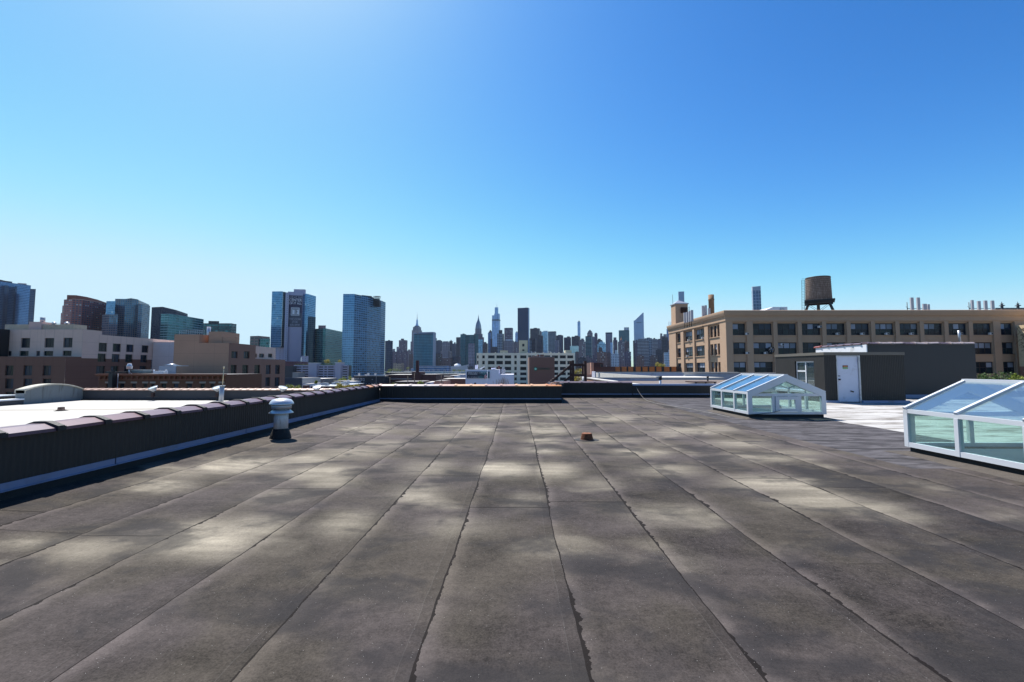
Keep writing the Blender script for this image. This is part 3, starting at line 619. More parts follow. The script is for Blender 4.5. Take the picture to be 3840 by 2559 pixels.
# curved concrete gable
AX = -21.8
t = thing('curved_parapet', 'grey concrete parapet with a curved segmental top at the left of the white roof', 'parapet wall', (AX, 20.7, 0))
mb = MB(); n_ = 14; P = []
for i in range(n_ + 1):
    q = i / n_; y = 19.35 + (NY - 19.35) * q; P.append((y, .50 + .34 * math.sin(math.pi * min(1, .08 + q * .90)) ** .8))
for (a, za), (b, zb_) in zip(P, P[1:]):
    mb.poly([(AX, a, 0), (AX, b, 0), (AX, b, zb_), (AX, a, za)], 0); mb.poly([(AX - .4, a, 0), (AX - .4, b, 0), (AX - .4, b, zb_), (AX - .4, a, za)], 0)
mb.poly([(AX - .4, 19.35, 0), (AX, 19.35, 0), (AX, 19.35, P[0][1]), (AX - .4, 19.35, P[0][1])], 0); mb.build('wall', M['conc'], t)
mb = MB()
for (a, za), (b, zb_) in zip(P, P[1:]):
    A = [(AX + .04, a, za - .03), (AX + .04, a, za + .03), (AX - .45, a, za + .03), (AX - .45, a, za - .03)]; B = [(AX + .04, b, zb_ - .03), (AX + .04, b, zb_ + .03), (AX - .45, b, zb_ + .03), (AX - .45, b, zb_ - .03)]
    for k in range(4): mb.poly([A[k], A[(k + 1) % 4], B[(k + 1) % 4], B[k]], 0, True)
mb.poly([(AX + .04, 19.35, P[0][1] - .13), (AX - .45, 19.35, P[0][1] - .13), (AX - .45, 19.35, P[0][1] + .03), (AX + .04, 19.35, P[0][1] + .03)])
mb.build('capstone', plain('pale_concrete', (.45, .43, .36), .8, dirt=(.2, .2, .15, .6)), t)
t = thing('low_parapet', 'low dark wall with a white edge left of the curved parapet', 'parapet wall', (AX, 14, 0))
MB().box(AX - .3, 2, -.05, AX, 19.34, .20).build('wall', M['slate'], t); MB().box(AX - .34, 2, .20, AX + .03, 19.34, .26).build('white_edge', M['white'], t)
t = thing('duct_box', 'low metal roof hatch with pale lids at the far left edge', 'roof hatch', at(20, 1512, 20))
p = at(15, 1495, 20.5); MB().box(p.x - 1.5, 20.2, .0, p.x + .35, 21, .28).build('body', M['dark'], t); MB().box(p.x - 1.5, 20.1, .282, p.x + .3, 21.0, .33).build('lid', M['capm'], t)
q = at(60, 1500, 19.8); MB().tube((q.x - .5, 19.8, .14), (q.x + .05, 19.8, .14), .03).tube((q.x + .05, 19.8, .14), (q.x + .05, 19.8, -.1), .03).build('pipe', M['galv'], t)
d = atz(229, 1541, 0); t = thing('roof_drain', 'small dark domed drain on the white painted roof', 'roof drain', d)
MB().lathe(d, [(.15, 0), (.15, .03), (.11, .035), (.10, .13), (.085, .14)], 12).build('strainer', M['rustd'], t)
MB().lathe(d, [(.2, .002), (.2, .008), (.12, .012)], 14).build('ring', M['grit'], t)
p = atz(345, 1518 + 35, 0)
tag(MB().bar((-7.6, 5.4, .03), (-6.9, 5.9, .035), .05, .03).build('wood_strip', plain('old_wood', (.30, .13, .07), .8), None, (-7.6, 5.4, 0)), 'reddish strip of wood lying on the white roof beside the coping', 'wood strip')
# vent pipe and mast
p = at(829, 1500, 19.5); t = thing('vent_pipe', 'grey roof vent pipe with a thin lightning rod on the white roof', 'pipe', (p.x, 19.5, 0))
MB().tube((p.x, 19.5, 0), (p.x + .02, 19.5, .80), .095, 16).build('pipe', M['galv'], t); MB().tube((p.x + .02, 19.5, .80), (p.x + .02, 19.5, .83), .13, 16).build('collar', M['galv'], t)
MB().tube((p.x + .04, 19.5, .83), (p.x + .07, 19.5, 1.58), .016, 6).tube((p.x + .07, 19.5, 1.58), (p.x + .07, 19.5, 1.68), .03, 6).build('rod', plain('brass_rod', (.5, .42, .28), .4, .5), t)
# floodlights
def floodlight(o):
    t = thing('floodlight', '-', 'floodlight', o, 'round floodlights on the white roof parapet'); o = Vector(o)
    ax = Vector((-.18, -.35, .9)).normalized(); c = o + Vector((0, 0, .40))
    u = ax.cross(Vector((1, 0, 0))).normalized(); v = ax.cross(u); mb = MB(); rings = []
    for r, h in ((.07, -.10), (.12, -.05), (.185, .03), (.205, .08), (.205, .10), (.18, .10)): rings.append([c + ax * h + (u * math.cos(2 * math.pi * i / 20) + v * math.sin(2 * math.pi * i / 20)) * r for i in range(20)])
    for a, b in zip(rings, rings[1:]):
        for i in range(20): mb.poly([a[i], a[(i + 1) % 20], b[(i + 1) % 20], b[i]], 0, True)
    mb.poly(rings[0]); mb.build('reflector', M['capm'], t)
    g = MB(); g.poly([p + ax * -.015 for p in rings[-1]]); g.build('lens', plain('frosted_lens', (.75, .82, .86), .15, var=.03), t)
    MB().box(o.x - .05, o.y - .07, o.z + .02, o.x + .05, o.y + .07, o.z + .22).build('ballast', M['rustd'], t)
    MB().tube(o + Vector((0, 0, -.15)), o + Vector((0, 0, .05)), .02, 6).tube(o + Vector((-.3, -.02, .04)), o + Vector((.3, -.02, .04)), .012, 6).build('bracket', M['dark'], t)
    return t
FLP = [(575, 'flat white floodlight on the far parapet, the leftmost one'), (815, 'white floodlight right behind the grey vent pipe'), (1060, 'tilted round floodlight above the mushroom vent'), (1190, 'floodlight dome peeking over the purple coping near the roof corner')]
f0 = None
for i, (px, lb) in enumerate(FLP):
    q = at(px, 1462, 21.7); pos = (q.x, 21.7, .16 if i != 3 else .2)
    if f0 is None: f0 = floodlight(pos); f0['label'] = lb
    else: f = dup(f0, pos, rz=[0, .3, 1.5, .4][i], label=lb)

# ------------------------------------------------------------------ generic windows and materials for the middle distance
M['wf'] = plain('dark_window_frame', (.016, .016, .02), .5, var=.05)
def pane(name, c, rough=.12, metal=.0): return plain(name, c, rough, metal, var=.25, sc=.8, spec=.18)
GL = [pane('pane_dark', (.012, .018, .028)), pane('pane_dim', (.02, .026, .035)), pane('pane_blue', (.03, .045, .07)), pane('pane_curtain', (.10, .115, .14), .4, .0), pane('pane_green', (.015, .028, .028))]
M['pink'] = plain('pinkish_stucco', (.60, .41, .37), .85, var=.04, sc=.4, dirt=(.30, .22, .23, .4), dsc=.5)
def panel(name, c, dj=.55, px=4.8, pz=3.0):
    g = NT(name); uv = g.n('UVMap').outputs[0]; u, v, _ = g.sep(uv); o = g.obj()
    ju = g.m('LESS_THAN', g.m('FRACT', g.m('DIVIDE', u, px)), .012); jv = g.m('LESS_THAN', g.m('FRACT', g.m('DIVIDE', v, pz)), .02); j = g.m('MAXIMUM', ju, jv)
    n = g.noise(o, .25, 5, .6); cc = g.scale(c, g.m('ADD', .86, g.m('MULTIPLY', n, .28))); cc = g.mix(g.m('MULTIPLY', j, dj), cc, tuple(q * .5 for q in c)); g.bsdf(cc, .85); return g.mat
M['pinkp'] = panel('pink_panels', (.60, .44, .37)); M['brownp'] = panel('brown_panels', (.155, .078, .055)); M['brownl'] = panel('tan_brown_panels', (.42, .245, .165)); M['greyp'] = panel('grey_panels', (.66, .57, .56))
M['roofg'] = plain('grey_roofing', (.16, .15, .15), .9, var=.1)
M['beige'] = plain('beige_render', (.50, .40, .30), .85, dirt=(.35, .27, .2, .4))
GLT = [M_ for M_ in GL[:2]] + [pane('pane_teal', (.02, .035, .04))]
GLU = [pane('pane_drape', (.30, .33, .40), .5), pane('pane_pale', (.16, .19, .24), .3), GL[2], GL[1]]
GL = [GL[0], GL[0], GL[1], GL[4], GL[2]]
def wrow(parent, mb, O, u, n, W, z0, z1, holes, cols=2, rows=1, depth=.3, mi=0, split=None, ac=False, fw=.1):
    wallgrid(mb, O, u, n, W, z0, z1, holes, depth, mi)
    for h in holes: window(parent, O, u, n, h, depth, cols, rows, M['wf'], GL, fw=fw, split=split)
def hz(y, D, x=1938): return at(x, y, D).z
# hotel on the left: brown base, pink upper storeys
HX, HY = -107.0, 107.0
t = thing('hotel_building', 'pink and brown panelled apartment block at the left edge', 'building', (-125, 110, GZ))
zt = hz(1234, 107); zb = hz(1337, 103.3); zr = hz(1255, 112); zpk = hz(1345, 112)
w = MB()
hol = []
for x0, x1, y0, y1 in ((78, 112, 1267, 1304), (167, 202, 1267, 1303), (237, 271, 1266, 1303)):
    hol.append((at(x0, 1290, HY).x + 150, at(x1, 1290, HY).x + 150, hz(y1, HY), hz(y0, HY)))
for x0, x1, y0, y1 in ((28, 43, 1316, 1335), (73, 107, 1316, 1335), (136, 150, 1316, 1335), (164, 199, 1316, 1335), (235, 268, 1315, 1335)):
    hol.append((at(x0, 1320, HY).x + 150, at(x1, 1320, HY).x + 150, hz(y1, HY), hz(y0, HY)))
wp = t
wallgrid(w, (-150, HY, 0), (1, 0, 0), (0, -1, 0), 150 + HX, zb - .2, zt, hol, .35)
for h in hol: window(t, (-150, HY, 0), (1, 0, 0), (0, -1, 0), h, .35, 2 if h[1] - h[0] > 1.5 else 1, 1, M['wf'], GL)
# side face along Y : two parts
hs = []
def yx(px, X=HX): return X / (ray(px, 1380)[0] / ray(px, 1380)[1])
for x0, x1, yt0, yb0 in ((366, 397, 1284.5, 1318), (419, 449, 1287.5, 1319), (470, 497, 1291, 1320), (528, 553, 1294.5, 1322)):
    a, b = yx(x0), yx(x1); hs.append((a - 107, b - 107, hz(yb0, a), hz(yt0, a)))
ztop2 = [(1325.5, 1357), (1327.5, 1358), (1328.5, 1358.5), (1331, 1359.5)]
hs2 = []
for (x0, x1), (yt0, yb0) in zip(((364, 395), (417, 446), (468, 495), (525, 550)), ztop2): a, b = yx(x0), yx(x1); hs2.append((a - 107, b - 107, hz(yb0, a), hz(yt0, a)))
hs3 = []
for (x0, x1), (yt0, yb0) in zip(((361, 393), (415, 443), (466, 492), (523, 548)), ((1373, 1403), (1373, 1403), (1373, 1402), (1373, 1402))): a, b = yx(x0), yx(x1); hs3.append((a - 107, b - 107, hz(yb0, a), hz(yt0, a)))
ye = yx(566)
wallgrid(w, (HX, 107, 0), (0, 1, 0), (1, 0, 0), ye - 107, zpk, zr, hs + [(h[0], h[1], zpk - .01, h[3]) for h in hs2], .3)
for h in hs + hs2: window(t, (HX, 107, 0), (0, 1, 0), (1, 0, 0), h, .3, 2, 1, M['wf'], GL)
w.prism([(-150, 107.01), (HX - .01, 107.01), (HX - .01, 112), (-150, 112)], zr - .01, zt, 0, 1)
w.poly([(-150, 107, zt), (HX, 107, zt), (HX, 107.02, zt), (-150, 107.02, zt)], 1)
w.poly([(HX, 107, zr), (HX, 112, zr), (HX, 112, zt), (HX, 107, zt)], 0)
w.poly([(-150, 112, zr - .02), (HX, 112, zr - .02), (HX, ye + 12, zr - .02), (-150, ye + 12, zr - .02)], 1)
w.poly([(HX, ye, zpk), (HX, ye + 14, zpk), (HX, ye + 14, zr), (HX, ye, zr)], 0)
w.build('upper_wall', [M['pinkp'], M['roofg']], t)
w = MB(); hb = []
for k, (y0, y1) in enumerate(((1371, 1409), (1421, 1459), (1471, 1510))):
    for x0, x1 in ((20, 51), (89, 121), (161, 192)): hb.append((at(x0, y0, 103.3).x + 150, at(x1, y0, 103.3).x + 150, hz(y1, 103.3), hz(y0, 103.3)))
wallgrid(w, (-150, 103.3, 0), (1, 0, 0), (0, -1, 0), 150 + HX, GZ, zb, hb, .4)
for h in hb: window(t, (-150, 103.3, 0), (1, 0, 0), (0, -1, 0), h, .4, 2, 1, M['wf'], GL)
w.poly([(HX + .02, 103.3, GZ), (HX + .02, 107, GZ), (HX + .02, 107, zb), (HX + .02, 103.3, zb)]); w.poly([(-150, 103.3, zb), (HX + .02, 103.3, zb), (HX + .02, 107, zb), (-150, 107, zb)], 1)
# (lower part, on the long side)
wallgrid(w, (HX + .02, 107, 0), (0, 1, 0), (1, 0, 0), ye - 107, GZ, zpk, [(h[0], h[1], h[2], zpk + .01) for h in hs2] + hs3, .3)
for h in hs3: window(t, (HX + .02, 107, 0), (0, 1, 0), (1, 0, 0), h, .3, 2, 1, M['wf'], GL)
w.build('lower_wall', [M['brownp'], M['roofg']], t)
# set-back penthouse on the pink block
p0, p1 = at(33, 1216, 109).x, at(290, 1220, 109).x
MB().box(p0, 108.2, zt, p1, 111.5, hz(1216.5, 109)).build('penthouse', M['beige'], t)
MB().box(at(128, 1207, 109).x, 107.9, zt, at(174, 1207, 109).x, 111, hz(1207, 109)).build('penthouse', M['pink'], t)
c_ = at(152, 1200, 109); MB().tube((c_.x, 109.5, hz(1207, 109)), (c_.x, 109.5, hz(1188, 109)), .5, 12).build('flue', M['galv'], t)
rl = MB()
for i in range(9): x_ = at(170 + i * 7, 1215, 109).x; rl.bar((x_, 108, zt + .8), (x_, 108, hz(1211, 108)), .05)
rl.bar((at(170, 1212, 108).x, 108, hz(1211.5, 108)), (at(227, 1212, 108).x, 108, hz(1211.5, 108)), .06); rl.build('railing', M['galv'], t)
for px in (209, 257):
    c_ = at(px, 1212, 109); MB().tube((c_.x, 108.6, c_.z - 1.2), (c_.x, 108.6, c_.z - .3), .25, 8).lathe((c_.x, 108.6, c_.z - .3), [(.45, 0), (.5, .3), (.3, .5)], 10).build('roof_fan', M['capm'], t)
MB().poly([(-150, 105, GZ), (-137, 105, GZ), (-137, 105, hz(1234, 105)), (-150, 105, hz(1234, 105))])
tag(MB().box(-150, 104, zb, at(18, 1300, 106).x, 106.8, hz(1234, 106)).build('dark_tower_wall', M['dark'], None, (-140, 104, zb)), 'dark wall block at the very left edge beside the pink storeys', 'wall block')
# grey panelled wall between the two blocks
ztg = hz(1285, 128); XR = at(655, 1300, 128).x
t = thing('grey_panel_building', 'plain light grey panelled wall between the pink and the brown blocks', 'building', (-104, 128, GZ))
MB().box(HX + .1, 128, GZ, XR + 4, 150, ztg).build('wall', M['greyp'], t)
MB().box(HX + .1, 127.97, ztg, XR + 4, 128.3, ztg + .15).build('coping', M['galv'], t)
# brown block right of it
QX, QY = -67.6, 102.5
t = thing('brown_panel_building', 'brown panelled apartment block with square windows right of the grey wall', 'building', (-70, 105, GZ))
XL = at(652.5, 1300, QY).x; zq = 1.6 + 95.5 * QY / F; zq2 = hz(1253.7, QY); xn = at(749, 1260, QY).x
w = MB(); yq = lambda px: yx(px, QX)
w.box(XL, QY + .01, GZ, QX - .8, QY + 12, zq - .03, 0, 1); w.poly([(XL, QY, GZ), (QX, QY, GZ), (QX, QY, zq - .02), (XL, QY, zq - .02)]); w.box(XL, QY - .01, zq - .3, xn, QY + 10, zq2, 0, 1)
w.build('plain_wall', [M['brownl'], M['roofg']], t)
w = MB(); w.box(at(800, 1245, QY + 3).x, QY + 1.5, zq, at(850, 1245, QY + 3).x, QY + 8, hz(1245, QY + 3)).box(xn + .01, QY + 3, zq, at(800, 1253, QY + 4).x, QY + 8.1, hz(1252, QY + 4)).build('stair_head', M['brownl'], t)
w = MB(); wallgrid(w, (at(800, 1245, QY + 4).x + 3.02, QY + 1.6, 0), (1, 0, 0), (0, -1, 0), at(845, 1265, QY + 2).x - at(800, 1245, QY + 4).x - 0.0, zq, hz(1265, QY + 2), [], .2)
w.box(at(800, 1245, QY + 3).x + 3, QY + 1.7, zq, at(846, 1265, QY + 3).x, QY + 8, hz(1265, QY + 3)); w.build('stair_head', M['brownl'], t)
c_ = at(783, 1240, QY + 5); MB().tube((c_.x, QY + 5, zq2 - 1), (c_.x, QY + 5, hz(1225, QY + 5)), .42, 12).build('flue', M['capm'], t)
rl = MB()
for i in range(12): x_ = at(673 + i * 8.4, 1250, QY + 2).x; rl.bar((x_, QY + 2, zq2), (x_, QY + 2, hz(1237, QY + 2)), .05)
for zz in (1237, 1241, 1246): rl.bar((at(673, 1250, QY + 2).x, QY + 2, hz(zz, QY + 2)), (at(765, 1250, QY + 2).x, QY + 2, hz(zz, QY + 2)), .05)
rl.build('railing', M['galv'], t)
y1_, y2_ = yq(956), yq(1069); zlow = 1.6 + 35 * y1_ / F
w = MB(); A = []
for (x0, x1) in ((866, 889), (912, 934)): a, b = yq(x0), yq(x1); A.append((a - QY, b - QY, hz(1351, a), hz(1317, a)))
B = []
for (y0, y1) in ((1369, 1404), (1416, 1450)):
    for (x0, x1) in ((865, 887), (909, 931), (954, 975), (997, 1015), (1032, 1050)): a, b = yq(x0), yq(x1); B.append((a - QY, b - QY, hz(y1, a), hz(y0, a)))
wallgrid(w, (QX, QY, 0), (0, 1, 0), (1, 0, 0), y1_ - QY, zlow, zq, A, .35); wallgrid(w, (QX, QY, 0), (0, 1, 0), (1, 0, 0), y2_ - QY, GZ, zlow, B, .35)
for h in A + B: window(t, (QX, QY, 0), (0, 1, 0), (1, 0, 0), h, .35, 2, 1, M['wf'], GL)
w.poly([(QX - 12, QY, zq - .02), (QX, QY, zq - .02), (QX, y1_, zq - .02), (QX - 12, y1_, zq - .02)], 1); w.poly([(QX - 2.5, y1_, zlow), (QX, y1_, zlow), (QX, y2_, zlow), (QX - 2.5, y2_, zlow)], 1)
w.poly([(QX - 12, y1_, zlow), (QX, y1_, zlow), (QX, y1_, zq), (QX - 12, y1_, zq)]); w.build('window_wall', [plain('brown_render', (.22, .12, .088), .85, var=.06), M['roofg']], t)
w = MB(); ux = QX - 2.4; ya, yb = yx(954, ux), yx(1032, ux); C = []
for x0, x1 in ((955, 962), (970, 989), (1004, 1020)): a, b = yx(x0, ux), yx(x1, ux); C.append((max(.05, a - ya), b - ya, hz(1341, a), hz(1326, a)))
zu = hz(1298, ya); wallgrid(w, (ux, ya, 0), (0, 1, 0), (1, 0, 0), yb - ya, zlow - .1, zu, C, .3)
for h in C: window(t, (ux, ya, 0), (0, 1, 0), (1, 0, 0), h, .3, 2, 1, M['wf'], GL)
w.poly([(ux - 10, ya, zu - .01), (ux, ya, zu - .01), (ux, yb, zu - .01), (ux - 10, yb, zu - .01)], 1); w.build('upper_wall', [M['pinkp'], M['roofg']], t)

# old brick row with bracketed cornice
CY = 85.0; xa, xb = at(372, 1404, CY).x, at(848, 1404, CY).x; zc = hz(1403, CY)
t = thing('brick_row_building', 'old brown brick building with a rusty bracketed cornice and small windows', 'building', ((xa + xb) / 2, CY, GZ))
w = MB(); hs = []
for x0, x1 in ((399, 416), (449, 466), (495, 510), (538, 552), (567, 580), (606, 624), (651, 669), (701, 720), (752, 768), (790, 804), (824, 838)):
    hs.append((at(x0, 1440, CY).x - xa, at(x1, 1440, CY).x - xa, hz(1462, CY), hz(1439, CY)))
    hs.append((at(x0, 1440, CY).x - xa, at(x1, 1440, CY).x - xa, hz(1500, CY), hz(1477, CY)))
M['brickrow'] = plain('sooty_brown_brick', (.13, .055, .030), .9, var=.15, sc=3)
wallgrid(w, (xa, CY, 0), (1, 0, 0), (0, -1, 0), xb - xa, GZ, zc - .1, hs, .25); w.poly([(xa, CY, zc - .1), (xb, CY, zc - .1), (xb, CY + 12, zc - .1), (xa, CY + 12, zc - .1)], 1)
w.poly([(xa, CY, GZ), (xa, CY + 12, GZ), (xa, CY + 12, zc - .1), (xa, CY, zc - .1)], 0); w.poly([(xb, CY, GZ), (xb, CY + 12, GZ), (xb, CY + 12, zc - .1), (xb, CY, zc - .1)], 0); w.build('wall', [M['brickrow'], M['roofg']], t)
for h in hs: window(t, (xa, CY, 0), (1, 0, 0), (0, -1, 0), h, .25, 1, 2, M['wf'], GL, fw=.07)
for h in hs[::2]: MB().box(xa + h[0] - .2, CY - .08, h[3] + .02, xa + h[1] + .2, CY - .002, h[3] + .35).build('lintel', plain('lintel_stone', (.30, .25, .21), .8) if h is hs[0] else bpy.data.materials['lintel_stone'], t)
cn = MB(); M['cornice'] = plain('rusty_cornice', (.20, .075, .045), .8, var=.2, sc=4)
cn.box(xa - .3, CY - .75, zc - .22, xb + .1, CY + .1, zc).box(xa - .2, CY - .5, zc - .42, xb, CY - .003, zc - .222).box(xa, CY - .12, zc - 1.15, xb, CY - .004, zc - .95)
for i in range(int((xb - xa) / 1.05)): cn.box(xa + .4 + i * 1.05, CY - .42, zc - 1.0, xa + .56 + i * 1.05, CY - .006, zc - .424)
cn.build('cornice', M['cornice'], t)
# things on its roof
p = at(420, 1395, 84); t = thing('exhaust_duct', 'thick black exhaust duct bending over the brick cornice and down its front', 'duct', (p.x, 84, GZ))
d0, d1 = at(418, 1400, 83.8).x, at(433, 1400, 83.8).x
MB().box(d0, 83.2, GZ, d1, 84.15, hz(1400, 84)).box(at(411, 1395, 84).x, 83.1, hz(1401, 84), at(428, 1395, 84).x, 84.2, hz(1393, 84)).box(at(428, 1395, 86).x, 85.5, zc + .02, at(482, 1396, 86).x, 86.3, hz(1394, 86)).build('duct', M['dark'], t)
MB().tube((d1 + .35, 84, hz(1402, 84)), (d1 + .35, 84, GZ + 3), .06, 6).build('drain_pipe', M['galv'], t)
p = at(484, 1402, 86); t = thing('roof_ventilator', 'white turbine ventilator on legs above the brick cornice', 'ventilator', p)
mb = MB(); mb.tube(p, p + Vector((0, 0, .9)), .14, 8); [mb.bar(p + Vector((s * .6, 0, -.05)), p + Vector((0, 0, .4)), .06) for s in (-1, 1)]; mb.build('stand', M['capm'], t); MB().lathe(p + Vector((0, 0, .9)), [(.35, 0), (.5, .12), (.5, .5), (.55, .55), (.4, .75), (.3, 1.1)], 12).build('turbine', M['capm'], t)
p = at(521, 1402, 87); t = thing('rooftop_unit', 'low grey air handling unit right of the white ventilator', 'air conditioner', p)
MB().box(at(501, 1400, 87).x, 86.5, zc + .2, at(544, 1400, 87).x, 88.5, hz(1389, 87)).build('casing', plain('unit_blue_grey', (.12, .17, .19), .5, .2, dirt=(.3, .32, .33, .5)), t); MB().box(at(500, 1400, 87).x, 86.4, hz(1389, 87), at(545, 1400, 87).x, 88.6, hz(1387.5, 87)).build('lid', M['capm'], t)
q0, q1, q2 = at(596, 1380, 95), at(660, 1380, 95), at(698, 1380, 99.5)
t = thing('roof_penthouse', 'blue-grey metal clad machine room in front of the brown block', 'machine room', (q0.x, 95, zc))
MB().prism([(q0.x, 95), (q1.x, 95), (q2.x - 2.2, 99.5), (q0.x, 99.5)], GZ, hz(1373.5, 95), 0, 0).build('wall', plain('blue_grey_cladding', (.30, .33, .40), .5, .2, var=.05, dirt=(.15, .15, .17, .4)), t)
MB().box(q0.x + 2, 96, hz(1373.5, 95), q1.x + .5, 98, hz(1371, 96)).lathe((at(645, 1370, 97).x, 97, hz(1371, 96)), [(1.6, 0), (.2, .45)], 6).build('skylight', M['capm'], t)
p = at(600, 1402, 88); t = thing('rooftop_unit', 'small white rooftop unit between two white pipes', 'air conditioner', p)
MB().box(at(583, 1400, 88).x, 87.5, zc, at(615, 1400, 88).x, 89, hz(1392, 88)).build('casing', M['white'], t)
for px in (577, 623): tag(MB().tube((at(px, 1400, 88).x, 88, zc), (at(px, 1400, 88).x, 88, hz(1387, 88)), .14, 8).build('roof_pipe', M['white'], None, (at(px, 1400, 88).x, 88, zc)), 'white stub pipe %s the small white rooftop unit' % ('left of' if px == 577 else 'right of'), 'pipe', 'white stub pipes by the small rooftop unit')

# ------------------------------------------------------------------ tan loft building on the right
TX, TY = 41.9, 88.0; X2 = 100.9; Y2 = 120.5
t = thing('loft_building', 'long tan loft building with a heavy cornice and rows of triple windows', 'building', (70, TY, GZ))
M['tanl'] = plain('tan_stucco', (.42, .282, .188), .85, var=.05, sc=.4, dirt=(.31, .20, .13, .4), dsc=.5)
ztw = 1.6 + (1380 - 1176) * TY / F
rows_ = [(1.6 + 6.55, 1.6 + 8.9), (1.6 + 2.75, 1.6 + 5.1), (1.6 - 1.05, 1.6 + 1.25), (1.6 - 4.8, 1.6 - 2.5), (1.6 - 8.6, 1.6 - 6.3)]
bays = [(2749, 2797, 2)] + [(2825 + 91.6 * i, 2825 + 91.6 * i + 72, 3) for i in range(10)] + [(3753, 3802, 2)]
w = MB(); hs = []
for x0, x1, c in bays:
    a, b = at(x0, 1300, TY).x - TX, at(x1, 1300, TY).x - TX
    for z0, z1 in rows_: hs.append((a, b, z0, z1, c))
wallgrid(w, (TX, TY, 0), (1, 0, 0), (0, -1, 0), X2 - TX, GZ, ztw, [h[:4] for h in hs], .35)
for h in hs[:]:
    if h[2] > -4: window(t, (TX, TY, 0), (1, 0, 0), (0, -1, 0), h[:4], .35, h[4], 2, M['wf'], GLT, fw=.16, up=GLU)
# pilasters and sills
pil = MB(); ed = [0] + [q for x0, x1, c in bays for q in (at(x0, 1300, TY).x - TX, at(x1, 1300, TY).x - TX)] + [X2 - TX]
for i in range(0, len(ed), 2): pil.box(TX + ed[i] + (.12 if i else 0), TY - .32, GZ, TX + ed[i + 1] - (.12 if i < len(ed) - 2 else 0), TY - .003, 1.6 + 9.2)
for x0, x1, c in bays:
    a, b = at(x0, 1300, TY).x, at(x1, 1300, TY).x
    for z0, z1 in rows_[:3]: pil.box(a - .1, TY - .14, z0 - .16, b + .1, TY - .004, z0 - .01); pil.box(a - .1, TY - .05, z0 - 1.05, b + .1, TY - .004, z0 - .97)
# side face
sg = [(2664.7, 2706, 3), (2612, 2648, 4), (2571, 2603, 4), (2542, 2558, 2)]; hl = []
for x0, x1, c in sg:
    b, a = yx(x0, TX), yx(x1, TX)
    for z0, z1 in rows_:
        if c == 3:
            for k in range(3): hl.append((a - TY + k * (b - a) / 3 + .15, a - TY + (k + 1) * (b - a) / 3 - .25, z0, z1, 1))
        else: hl.append((a - TY, b - TY, z0, z1, c))
w2 = MB(); wallgrid(w2, (TX, TY, 0), (0, 1, 0), (-1, 0, 0), Y2 - TY, GZ, ztw, [h[:4] for h in hl], .35)
for h in hl:
    if h[2] > -4: window(t, (TX, TY, 0), (0, 1, 0), (-1, 0, 0), h[:4], .35, h[4], 2, M['wf'], GLT, fw=.10, up=GLU)
ed = [0]
for x0, x1, c in sg: ed += [yx(x1, TX) - TY, yx(x0, TX) - TY]
ed.append(Y2 - TY)
for i in range(0, len(ed), 2): pil.box(TX - .30, TY + ed[i] + (.2 if i else -.32), GZ, TX - .003, TY + ed[i + 1] - (.2 if i < len(ed) - 2 else 0), 1.6 + 9.2)
for i in range(1, len(ed) - 1, 2):
    for z0, z1 in rows_[:3]: pil.box(TX - .16, TY + ed[i] + .05, z0 - .16, TX - .004, TY + ed[i + 1] - .05, z0 - .01)
w.poly([(TX, TY, ztw - .6), (X2, TY, ztw - .6), (X2, Y2, ztw - .6), (TX, Y2, ztw - .6)], 1); w.poly([(X2, TY, GZ), (X2, Y2, GZ), (X2, Y2, ztw), (X2, TY, ztw)])
w.poly([(TX, Y2, GZ), (X2, Y2, GZ), (X2, Y2, ztw), (TX, Y2, ztw)])
w.build('wall', [M['tanl'], M['roofg']], t); w2.build('side_wall', [M['tanl'], M['roofg']], t); pil.build('pilasters_and_sills', M['tanl'], t)
# cornice profile swept round the corner
prof = [(0, 9.2), (.34, 9.2), (.34, 9.35), (.42, 9.4), (.42, 10.0), (.5, 10.25), (.68, 10.45), (.82, 10.9), (.86, 11.15), (.86, 11.42), (.6, 11.5), (-.3, 11.5), (-.3, 9.2)]
cn = MB(); path = [((X2 + .8, TY), (0, -1)), ((TX, TY), (-1, -1)), ((TX, Y2), (-1, 0))]
for (p, d), (q, e) in zip(path, path[1:]):
    for (o1, z1), (o2, z2) in zip(prof, prof[1:]):
        cn.poly([(p[0] + d[0] * o1, p[1] + d[1] * o1, 1.6 + z1), (q[0] + e[0] * o1, q[1] + e[1] * o1, 1.6 + z1), (q[0] + e[0] * o2, q[1] + e[1] * o2, 1.6 + z2), (p[0] + d[0] * o2, p[1] + d[1] * o2, 1.6 + z2)])
for (p, d) in (path[0], path[2]): cn.poly([(p[0] + d[0] * o, p[1] + d[1] * o, 1.6 + z) for o, z in prof])
cn.build('cornice', M['tanl'], t)
# elevator tower
ex0, ex1, exm = 41.5, 45.4, 0
zt_ = 1.6 + (1380 - 1143) * 118 / F
mb = MB(); e0 = at(2535, 1170, 110).x; mb.box(ex0 + .6, 116.5, ztw - 2, ex1, 119.8, zt_).build('tower_wall', M['tanl'], t)
mb = MB(); mb.box(ex0 + .4, 116.3, zt_, ex1 + .2, 120.0, zt_ + .25)
P = [(ex0 + .5, 116.4), (ex1 + .1, 116.4), (ex1 + .1, 119.9), (ex0 + .5, 119.9)]; ap = ((ex0 + ex1) / 2, 118.2, zt_ + 1.3)
for i in range(4): j = (i + 1) % 4; mb.poly([(P[i][0], P[i][1], zt_ + .26), (P[j][0], P[j][1], zt_ + .26), ap])
mb.build('tower_roof', M['galv'], t)
rs = MB(); ra, rb_ = at(2553, 1170, 116.4).x, at(2576, 1170, 116.4).x; za = 1.6 + (1380 - 1175) * 117.4 / F; zb2 = 1.6 + (1380 - 1155) * 117.4 / F
for i in range(7): rs.box(ra + i * (rb_ - ra) / 6 - .06, 116.2, za, ra + i * (rb_ - ra) / 6 + .06, 116.4, zb2)
